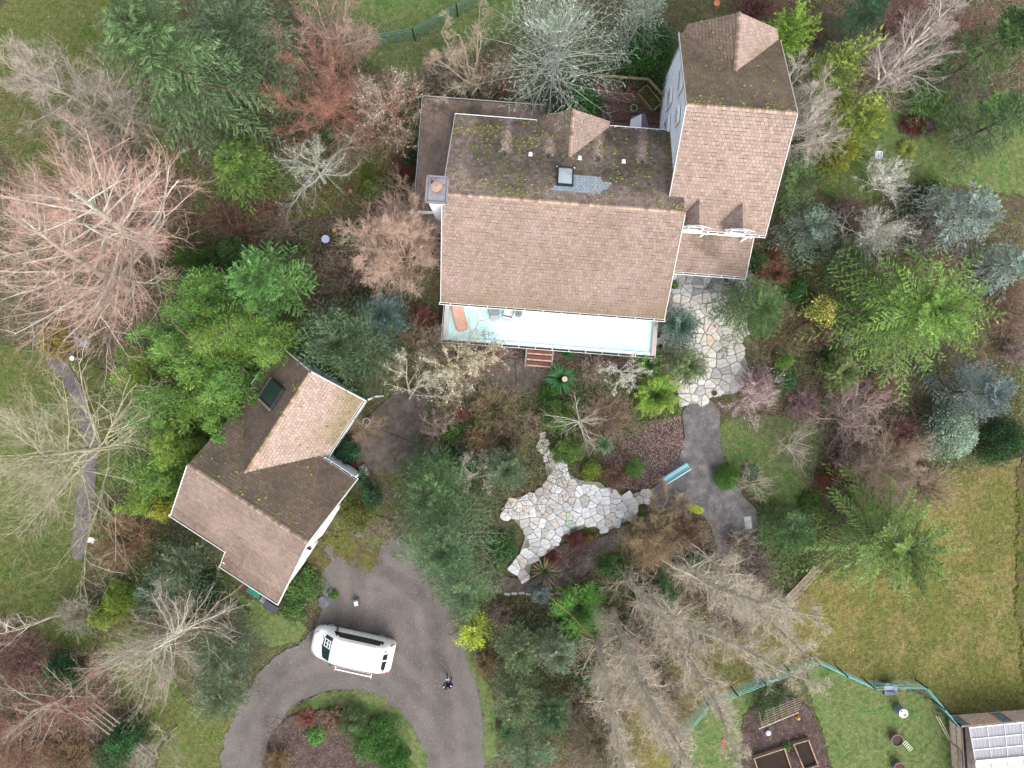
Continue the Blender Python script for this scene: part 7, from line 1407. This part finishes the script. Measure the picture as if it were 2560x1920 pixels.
# poplars: tall, narrow, leaning outwards only by perspective
PO = [((1562, 1440), 17.5, 'poplar whose trunk foot shows below the brown twiggy tree, second from the left'), ((1637, 1507), 17, 'poplar in the middle of the row with thick bare trunk foot'), ((1690, 1408), 18, 'poplar starting at the gold twiggy tree and crossing the green fence'), ((1772, 1388), 15, 'poplar nearest the gravel path, upper right of the row'), ((1530, 1522), 15, 'short trunked poplar in the left part of the row'), ((1488, 1590), 16, 'leftmost poplar of the row beside the rope end'), ((1590, 1640), 14, 'poplar low in the row rising over the olive grass')]
for (bx, by), h, lb in PO:
    bare_tree('poplar_tree', lb, 0, 0, h + 2.5, 1.45, (.46, .41, .33), (.48, .40, .32), base=(bx, by), r0=.22, limbs=64, l2=7, l3=5, l4=3, t0=.05, ang=44, tw=.009, lift=.10, wob=.24, lf=1.15, thin=.72, group='row of bare poplars', moss=((.26, .27, .06), 260))

# --- twiggy shrubs
TS = [
 ('tan twig shrub left of the apple tree over the short yellow green fir', 690, 560, 1.3, 1.1, (.26, .19, .14), (.36, .28, .22)), ('brown brush between the short fir and the huge pink tree', 430, 500, 1.8, 1.2, (.24, .17, .13), (.33, .25, .2)),
 ('grey tan brush at the foot of the leaning grey tree', 300, 400, 1.8, 1.1, (.27, .21, .16), (.36, .29, .25)), ('tan twiggy shrub between apple tree and lichen tree', 890, 370, 1.3, 1.0, (.25, .20, .14), (.36, .30, .22)),
 ('reddish brush between the short fir and the lone bright cypress', 560, 545, 1.2, 1.0, (.20, .12, .09), (.29, .18, .14)), ('pale brush beside the mossy grass south end', 730, 690, 1.1, .9, (.28, .23, .18), (.38, .32, .26)),
 ('tan arching shrub at the west side of the central bed', 1120, 1010, .9, .8, (.30, .24, .16), (.38, .31, .22)), ('grey tan shrub over the end of the stepping stones', 1330, 1060, .8, .7, (.28, .23, .16), (.36, .30, .2)),
 ('tan seed head shrub between deck and strappy leaves', 1480, 930, .9, .8, (.34, .27, .2), (.42, .35, .28)), ('brown twig shrub below the strappy clump under the white stems', 1560, 1130, .7, .6, (.22, .16, .12), (.33, .25, .19)),
 ('light tan shrub overlapping the gravel path at its lower bend', 1700, 1260, .8, .6, (.34, .27, .19), (.40, .33, .25)), ('tan shrub beside the pale slab on the gravel path', 1850, 1360, 1.0, .8, (.31, .25, .19), (.38, .32, .26)),
 ('pale straw shrub between the two upper right brambles', 2330, 130, 1.1, .9, (.30, .24, .18), (.38, .31, .25)), ('straw coloured shrub left of the silver cedar at right', 2330, 520, 1.0, .8, (.32, .27, .2), (.40, .35, .28)),
 ('brown shrub spilling over the courtyard north edge', 1180, 930, .9, .7, (.26, .19, .13), (.36, .28, .2)), ('grey brown shrub between lower hemlock and stone edging', 1240, 1450, .6, .5, (.24, .18, .14), (.34, .27, .21)),
 ('tan twig shrub over the short grass by the weeping cypress', 2130, 1260, 1.2, .9, (.28, .21, .16), (.36, .29, .22)), ('red brown twig shrub at the golden cypress lower edge', 2200, 970, 1.0, .8, (.22, .12, .10), (.32, .19, .16)),
 ('brown twiggy shrub between the cypress and the tan bare tree', 770, 740, 2.2, 1.7, (.20, .145, .11), (.32, .23, .18)), ('reddish twiggy shrub left of the white apple tree', 660, 500, 1.6, 1.4, (.17, .08, .06), (.26, .12, .09)),
 ('brown twiggy shrub over the dark soil bed', 870, 680, 1.5, 1.3, (.22, .17, .13), (.33, .25, .2)), ('red brown shrub above the left lilac bird bath grass', 615, 590, 1.3, 1.2, (.20, .12, .09), (.25, .15, .11)),
 ('dark red twigged shrub on the mossy grass below the reddish tree', 1010, 420, .9, .9, (.16, .07, .06), (.22, .10, .08)), ('tan twiggy shrub against the lean-to gutter', 1250, 215, 1.8, 1.2, (.22, .14, .09), (.30, .20, .14)),
 ('brown dense twiggy shrub under the lean-to corner', 1100, 190, 1.3, 1.2, (.18, .15, .12), (.28, .24, .20)), ('rounded tan shrub in the bed above the lower patio', 1190, 1110, 1.1, .9, (.30, .19, .11), (.36, .25, .14)),
 ('wide brown twiggy mound under the white stemmed tree', 1515, 1045, 1.8, 1.3, (.24, .165, .12), (.36, .26, .2)), ('golden brown twig bed south of the concrete path', 1240, 1020, 1.6, .9, (.22, .17, .09), (.34, .27, .17)),
 ('brown twig tangle in the middle planting bed', 1260, 1100, 1.5, .9, (.16, .11, .08), (.28, .2, .15)), ('red leaved low shrub beside the courtyard bed', 1155, 1035, .5, .6, (.16, .06, .05), (.25, .10, .08)),
 ('fine red brown shrub next to the light green ball', 1535, 1190, .9, .7, (.17, .09, .06), (.28, .17, .12)), ('small pink tan twig ball at the driveway edge by the stone edging', 1255, 1540, .8, .8, (.32, .21, .17), (.42, .30, .25)),
 ('red brown arching shrub left of the garage', 315, 1345, 2.0, 1.6, (.24, .14, .08), (.35, .23, .15)), ('pale grey shrub over the meadow edge', 205, 1530, 1.3, 1.1, (.34, .31, .26), (.36, .33, .24)),
 ('brown twiggy shrub below the grey green pine', 440, 1560, 1.6, 1.3, (.22, .17, .12), (.30, .23, .18)), ('brown twiggy shrub beside the leaning birch limb', 560, 1560, 1.3, 1.1, (.18, .14, .10), (.27, .21, .16)),
 ('purple brown bramble mound at the left bottom edge', 50, 1640, 2.4, 1.2, (.16, .095, .085), (.24, .14, .12)), ('purple brown bramble mound above the arbour', 150, 1760, 1.6, 1.0, (.17, .09, .075), (.26, .13, .10)),
 ('red twigged bramble mound at the lower left corner', 60, 1850, 2.2, 1.1, (.19, .10, .08), (.28, .15, .11)), ('mixed brown bramble mound at the bottom left edge', 170, 1890, 1.8, .9, (.18, .11, .08), (.26, .19, .10)),
 ('brown shrub between the two thujas at the top right', 2070, 95, 1.5, 1.5, (.18, .12, .09), (.26, .18, .13)), ('reddish brown brush along the top right edge', 2250, 50, 2.2, 1.3, (.19, .11, .09), (.28, .17, .14)),
 ('red brown brush right of the tall grey tree', 2420, 110, 1.9, 1.2, (.19, .11, .09), (.28, .17, .15)), ('purple brown brush beside the golden thuja', 2200, 165, 1.3, 1.1, (.20, .13, .12), (.31, .22, .2)),
 ('dark purple shrub at the top edge above the tower', 1890, 20, 1.4, 1.2, (.11, .05, .05), (.20, .10, .09)), ('brown brush right of the golden cypress', 2510, 770, 2.0, 1.3, (.20, .14, .10), (.30, .20, .16)),
 ('brown brush between silver cedar and golden cypress', 2320, 620, 2.0, 1.2, (.17, .10, .08), (.28, .18, .15)), ('grey brown brush at the right edge above the blue spruce', 2545, 880, 1.2, 1.0, (.24, .18, .15), (.35, .27, .24)),
 ('red brown brush under the variegated shrub', 2260, 1090, 1.4, 1.0, (.18, .09, .08), (.30, .16, .14)), ('purple twigged low shrub right of the patio foot', 1890, 955, 1.0, .8, (.24, .15, .14), (.42, .31, .30)),
 ('purple twigged low shrub above the small lawn', 2000, 1010, 1.0, .8, (.24, .14, .15), (.36, .25, .25)), ('brown brush right of the small lawn by the heather', 2110, 1130, 1.3, .9, (.22, .15, .13), (.32, .22, .19)),
 ('tan brush at the olive lawn upper edge', 2320, 1215, 1.5, 1.0, (.30, .23, .16), (.36, .29, .21)), ('small tan shrub right of the blue spruce by the tower', 2120, 540, 1.2, 1.0, (.26, .18, .15), (.32, .24, .20)),
 ('red brown brush under the patio pine right side', 1930, 690, 1.2, .9, (.17, .08, .06), (.27, .14, .10)), ('olive brown brush below the patio pine', 1960, 830, 1.6, .9, (.15, .11, .06), (.26, .20, .12)),
 ('brown brush under the yellow variegated shrub', 2040, 840, 1.1, .8, (.19, .10, .08), (.30, .18, .14)), ('tan bush left of the poplars near the gravel path', 1590, 1330, 1.3, .9, (.32, .25, .17), (.42, .34, .24)),
 ('brown leaf littered brush beside the first poplars', 1720, 1330, 1.2, .8, (.26, .15, .11), (.36, .24, .18)), ('red brown low brush in the middle of the poplars', 1760, 1480, 1.3, .9, (.20, .13, .12), (.32, .24, .2)),
 ('pinkish brush between the poplars and the timber stack', 1880, 1420, 1.5, 1.0, (.22, .16, .15), (.34, .27, .24)), ('pinkish brush at the right flank of the poplars', 1850, 1530, 1.6, 1.1, (.30, .24, .21), (.38, .30, .26)),
 ('dense pinkish brush among the lowest poplars', 1650, 1740, 1.9, 1.3, (.29, .24, .20), (.38, .31, .27)), ('olive twig brush at the bottom edge under the poplars', 1500, 1850, 1.9, 1.2, (.26, .23, .14), (.35, .30, .21)),
 ('brown twig brush left of the lowest poplars', 1440, 1760, 1.3, 1.0, (.27, .23, .16), (.36, .30, .22)), ('thicket of pale twigs at the centre of the poplars', 1590, 1600, 1.8, 1.3, (.32, .27, .23), (.40, .33, .28)),
 ('brown dry shrub in the driveway island, upper part', 830, 1800, .9, .7, (.20, .13, .09), (.28, .19, .13)), ('red leaved dry shrub in the driveway island', 770, 1790, .6, .5, (.24, .08, .06), (.34, .14, .10)),
 ('golden brown grassy shrub in the island at the bottom edge', 700, 1900, .9, .7, (.20, .14, .07), (.30, .22, .12)), ('orange brown grassy clump on the driveway right edge', 1215, 1660, .9, .6, (.24, .17, .08), (.32, .24, .13)),
 ('pinkish gravelly shrub left of the lower hemlock', 1080, 1120, .6, .5, (.26, .2, .17), (.36, .28, .24)), ('brown brush below the yew near the cream buds', 1040, 830, 1.2, 1.0, (.20, .13, .08), (.30, .21, .14)),
 ('dark red shrub below the bare tree west of the deck', 1060, 800, .9, .8, (.14, .05, .05), (.24, .10, .09)), ('tan twig shrub under the sun deck west corner', 1090, 870, 1.5, 1.0, (.33, .27, .19), (.42, .36, .27)),
 ('dark maroon shrub in front of the sun deck', 1215, 880, 1.4, .9, (.14, .07, .065), (.30, .18, .17)), ('brown shrub below the tower wing by the brown heather', 2070, 600, .9, .8, (.24, .16, .12), (.30, .20, .15)),
]
for (lb, px, py, Rr, h, c, ct) in TS:
    if 1400 < px < 1900 and py > 1400: c, ct = np.array(c) * .6, np.array(ct) * .68  # brush beneath the poplars: dark of the gaps between crowns put into its colour
    twig_shrub('twiggy_shrub', lb, px, py, Rr, h, c, ct, n=int(26 + 34 * Rr), per=7, per2=6, wob=.2, leaf=((np.array(ct) * .9), int(500 * Rr), .06))

# --- leaf litter, low ground cover and grass blades: uncountable stuff
def stuff_leaves(name, polys, n, cols, s=.07, zmax=.12, elong=.6, up=.25):
    V, Fs, Cs, off = [], [], [], 0
    for pl in polys:
        w = world(pl); q = scatter(w, n); k = len(q); Pt = np.column_stack([q, rng.uniform(.02, zmax, k)]); D = unit(np.column_stack([rng.normal(0, 1, (k, 2)), rng.normal(0, up, k)]))
        cc = np.array(cols)[rng.integers(0, len(cols), k)] * rng.uniform(.65, 1.35, (k, 1))
        v, f, c = blades(Pt, D, s * rng.uniform(.5, 1.3, k), s * elong * rng.uniform(.6, 1.2, k), cc, .5); V.append(v); Fs.append(f + off); Cs.append(c); off += len(v)
    me = mesh_np(name, np.vstack(V), np.vstack(Fs), np.vstack(Cs), M['leaf']); o = link(name, me); o['kind'] = 'stuff'; return o
LIT = [(.16, .09, .07), (.22, .14, .10), (.10, .055, .045), (.26, .19, .15), (.13, .09, .05), (.19, .11, .10)]
COV = [(.03, .08, .02), (.05, .12, .02), (.07, .11, .03), (.09, .10, .03), (.12, .15, .04)]
stuff_leaves('leaf_litter', [[(1560, 1060), (1700, 1040), (1712, 1120), (1655, 1200), (1610, 1225), (1540, 1215), (1500, 1120)]], 15000, [(.26, .165, .145), (.31, .21, .185), (.19, .11, .10), (.36, .28, .24)], .085, .14)
stuff_leaves('leaf_litter', [[(1560, 1330), (1800, 1290), (1860, 1400), (1700, 1420), (1580, 1400)], [(1380, 1370), (1500, 1330), (1430, 1430)], [(2040, 1180), (2150, 1180), (2120, 1330), (2030, 1320)], [(1840, 940), (2100, 930), (2080, 1030), (1840, 1050)]], 2600, LIT, .09)
stuff_leaves('leaf_litter', [[(0, 150), (560, 300), (620, 620), (300, 700), (0, 400)], [(0, 1560), (250, 1640), (300, 1920), (0, 1920)], [(1100, 840), (1660, 880), (1640, 960), (1420, 960), (1300, 900), (1100, 900)], [(1130, 990), (1400, 990), (1420, 1250), (1240, 1250), (1050, 1150)], [(650, 560), (950, 520), (960, 700), (720, 780)], [(660, 1790), (960, 1790), (1010, 1910), (650, 1910)]], 6500, LIT, .085)
stuff_leaves('leaf_litter', [[(1900, 0), (2560, 0), (2560, 240), (2130, 300), (2000, 400)], [(1900, 500), (2560, 560), (2560, 1150), (2250, 1250), (1900, 1000)], [(1260, 1500), (1900, 1440), (1900, 1700), (1560, 1920), (1250, 1920)]], 12000, LIT, .09)
stuff_leaves('ground_cover', [[(500, 560), (1000, 520), (960, 850), (600, 900)], [(1060, 1000), (1430, 960), (1440, 1260), (1100, 1330)], [(1880, 560), (2560, 600), (2300, 1250), (1900, 1000)], [(1250, 1500), (1800, 1400), (1760, 1600), (1350, 1900)], [(250, 1250), (560, 1420), (640, 1600), (400, 1600), (260, 1500)], [(1900, 0), (2560, 0), (2560, 220), (2000, 300)], [(1900, 1250), (2120, 1280), (1960, 1500), (1860, 1420)]], 8500, COV, .10, .22, .5, .5)
stuff_leaves('ground_cover', [[(560, 0), (1300, 120), (1040, 560), (620, 560)], [(1300, 150), (1700, 100), (1600, 300), (1380, 280)], [(0, 1300), (280, 1240), (300, 1600), (150, 1900), (0, 1900)]], 6500, COV, .10, .2, .5, .5)
def stuff_twigs(name, polys, n, cols, L=.55, z=.35, w=.011):
    V, Fs, Cs, off = [], [], [], 0
    for pl, m_ in polys:
        q = scatter(world(pl), int(n * m_)); k = len(q)
        if not k: continue
        az = rng.uniform(0, 2 * np.pi, k); d = np.column_stack([np.cos(az), np.sin(az), rng.normal(.15, .3, k)]); st_ = np.column_stack([q, rng.uniform(.0, z, k)])
        p_ = polylines(st_, d, L * rng.uniform(.4, 1.6, k), 5, .28); p_[..., 2] = np.abs(p_[..., 2]) + .02
        v, f = tubes(p_, np.full((k, 1), w * .5) * np.linspace(1, .5, 5)[None] * rng.uniform(.6, 1.6, (k, 1)), 3); cc = np.array(cols)[rng.integers(0, len(cols), k)] * rng.uniform(.65, 1.3, (k, 1))
        V.append(v); Fs.append(f + off); Cs.append(np.repeat(cc, 12, 0)); off += len(v)
    o = link(name, mesh_np(name, np.vstack(V), np.vstack(Fs), np.vstack(Cs), M['bark'])); o['kind'] = 'stuff'; return o
stuff_leaves('undergrowth', [[(1060, 1000), (1200, 1010), (1400, 960), (1440, 1180), (1240, 1250), (1060, 1180)], [(1440, 930), (1700, 930), (1700, 1040), (1500, 1120), (1420, 1120)], [(1250, 1500), (1460, 1440), (1620, 1400), (1560, 1580), (1380, 1900), (1260, 1900)], [(1900, 540), (2300, 560), (2280, 1000), (1900, 920)], [(2350, 980), (2560, 900), (2560, 1130), (2300, 1200)], [(280, 1250), (600, 1500), (620, 1640), (330, 1600)], [(620, 560), (1060, 560), (1000, 860), (700, 800)], [(1900, 1260), (2100, 1290), (2000, 1480), (1880, 1420)]], 9000, [(.05, .12, .025), (.09, .16, .035), (.08, .13, .05), (.14, .16, .05), (.20, .15, .08), (.12, .20, .05)], .12, .45, .45, .6)
stuff_leaves('undergrowth', [[(330, 900), (480, 760), (640, 760), (700, 860), (640, 940), (560, 1060), (450, 1230), (360, 1290), (320, 1150)]], 26000, [(.07, .17, .04), (.12, .24, .07), (.10, .18, .03), (.16, .27, .08)], .15, 2.6, .25, .6)
TWC = [(.34, .24, .18), (.26, .17, .12), (.40, .33, .26), (.22, .13, .10), (.36, .34, .27)]
stuff_twigs('brushwood', [([(0, 130), (560, 250), (640, 620), (420, 900), (0, 860)], 1.3), ([(560, 430), (1000, 500), (1080, 860), (900, 980), (640, 760)], 1.0), ([(0, 1560), (260, 1640), (420, 1920), (0, 1920)], 1.0), ([(1060, 1000), (1400, 960), (1430, 1280), (1240, 1290), (1060, 1160)], .6)], 5200, TWC)
stuff_twigs('brushwood', [([(1880, 500), (2560, 560), (2560, 1150), (2300, 1220), (1860, 1020)], 1.5), ([(1950, 0), (2560, 0), (2560, 250), (2100, 300)], .9), ([(1250, 1500), (1560, 1320), (1860, 1320), (2040, 1500), (1760, 1760), (1560, 1920), (1250, 1920)], 1.3), ([(640, 0), (1300, 120), (1060, 420), (640, 400)], .7), ([(1840, 920), (2250, 920), (2340, 1260), (2080, 1280), (1850, 1060)], .8)], 5200, TWC)
stuff_twigs('brushwood', [([(220, 1240), (420, 1260), (660, 1560), (560, 1660), (240, 1620)], .5), ([(1100, 840), (1660, 880), (1640, 960), (1100, 900)], .25)], 3600, TWC)
# grass blades on every lawn, thicker along the edges
TC = {'lawn': [(.08, .12, .03), (.12, .15, .04), (.16, .15, .06)], 'green': [(.07, .145, .035), (.11, .17, .05), (.18, .18, .08)], 'olive': [(.13, .12, .035), (.19, .15, .05), (.22, .18, .09), (.09, .08, .03)], 'moss': [(.06, .09, .02), (.10, .12, .02), (.12, .10, .04)]}
V, Fs, Cs, off = [], [], [], 0
for mt, w in lawn_polys:
    a = np.array(w); A = .5 * abs(np.dot(a[:, 0], np.roll(a[:, 1], 1)) - np.dot(a[:, 1], np.roll(a[:, 0], 1))); n_ = int(min(26000, A * 75)); q = scatter(w, n_)
    e = a[rng.integers(0, len(a), int(len(a) * 6))] + rng.normal(0, .13, (len(a) * 6, 2)); q = np.vstack([q, e]); k = len(q)
    v, f, c = tris(np.column_stack([q, np.full(k, .0)]), unit(np.column_stack([rng.normal(0, 1, (k, 2)), rng.uniform(.5, 1.4, k)])), rng.uniform(.06, .15, k), rng.uniform(.018, .04, k), np.array(TC[mt])[rng.integers(0, len(TC[mt]), k)] * rng.uniform(.6, 1.3, (k, 1)), .6)
    V.append(v); Fs.append(f + off); Cs.append(c); off += len(v)
o = link('grass', mesh_np('grass', np.vstack(V), np.vstack(Fs), np.vstack(Cs), M['leaf'])); o['kind'] = 'stuff'
V, Fs, Cs, off = [], [], [], 0
for mt, w in lawn_polys:
    a = np.array(w); A = .5 * abs(np.dot(a[:, 0], np.roll(a[:, 1], 1)) - np.dot(a[:, 1], np.roll(a[:, 0], 1))); q = scatter(w, int(A * 7)); k = len(q)
    v, f, c = blades(np.column_stack([q, rng.uniform(.03, .08, k)]), unit(np.column_stack([rng.normal(0, 1, (k, 2)), rng.normal(0, .2, k)])), rng.uniform(.05, .11, k), rng.uniform(.03, .06, k), np.array([(.30, .22, .12), (.38, .33, .24), (.16, .10, .05), (.26, .24, .08), (.10, .08, .04)])[rng.integers(0, 5, k)] * rng.uniform(.6, 1.2, (k, 1)), .3)
    V.append(v); Fs.append(f + off); Cs.append(c); off += len(v)
o = link('fallen_leaves', mesh_np('fallen_leaves', np.vstack(V), np.vstack(Fs), np.vstack(Cs), M['leaf'])); o['kind'] = 'stuff'
# pebbles and fallen twigs on the gravel
e = np.array(DRIVE); q = np.vstack([scatter(DRIVE, 2600), e[rng.integers(0, len(e), 2500)] + rng.normal(0, .12, (2500, 2))]); k = len(q); z_ = np.full(k, .004 * 14 + .01)
v, f, c = blades(np.column_stack([q, z_ + rng.uniform(0, .02, k)]), unit(np.column_stack([rng.normal(0, 1, (k, 2)), rng.normal(0, .1, k)])), rng.uniform(.015, .05, k), rng.uniform(.015, .03, k), np.array([(.30, .27, .25), (.22, .16, .10), (.12, .10, .09), (.40, .38, .36)])[rng.integers(0, 4, k)] * rng.uniform(.6, 1.1, (k, 1)), .3)
o_l = e[rng.integers(0, len(e), 1500)] + rng.normal(0, .35, (1500, 2)); k = 1500; v2, f2_, c2 = blades(np.column_stack([o_l, np.full(k, .09)]), unit(np.column_stack([rng.normal(0, 1, (k, 2)), rng.normal(0, .2, k)])), rng.uniform(.05, .10, k), rng.uniform(.03, .05, k), np.array(LIT)[rng.integers(0, 6, k)] * rng.uniform(.8, 1.5, (k, 1)), .3); v, f, c = np.vstack([v, v2]), np.vstack([f, f2_ + len(v)]), np.vstack([c, c2])
o = link('loose_pebbles', mesh_np('loose_pebbles', v, f, c, M['leaf'])); o['kind'] = 'stuff'
print('leaf faces', TRI[0])
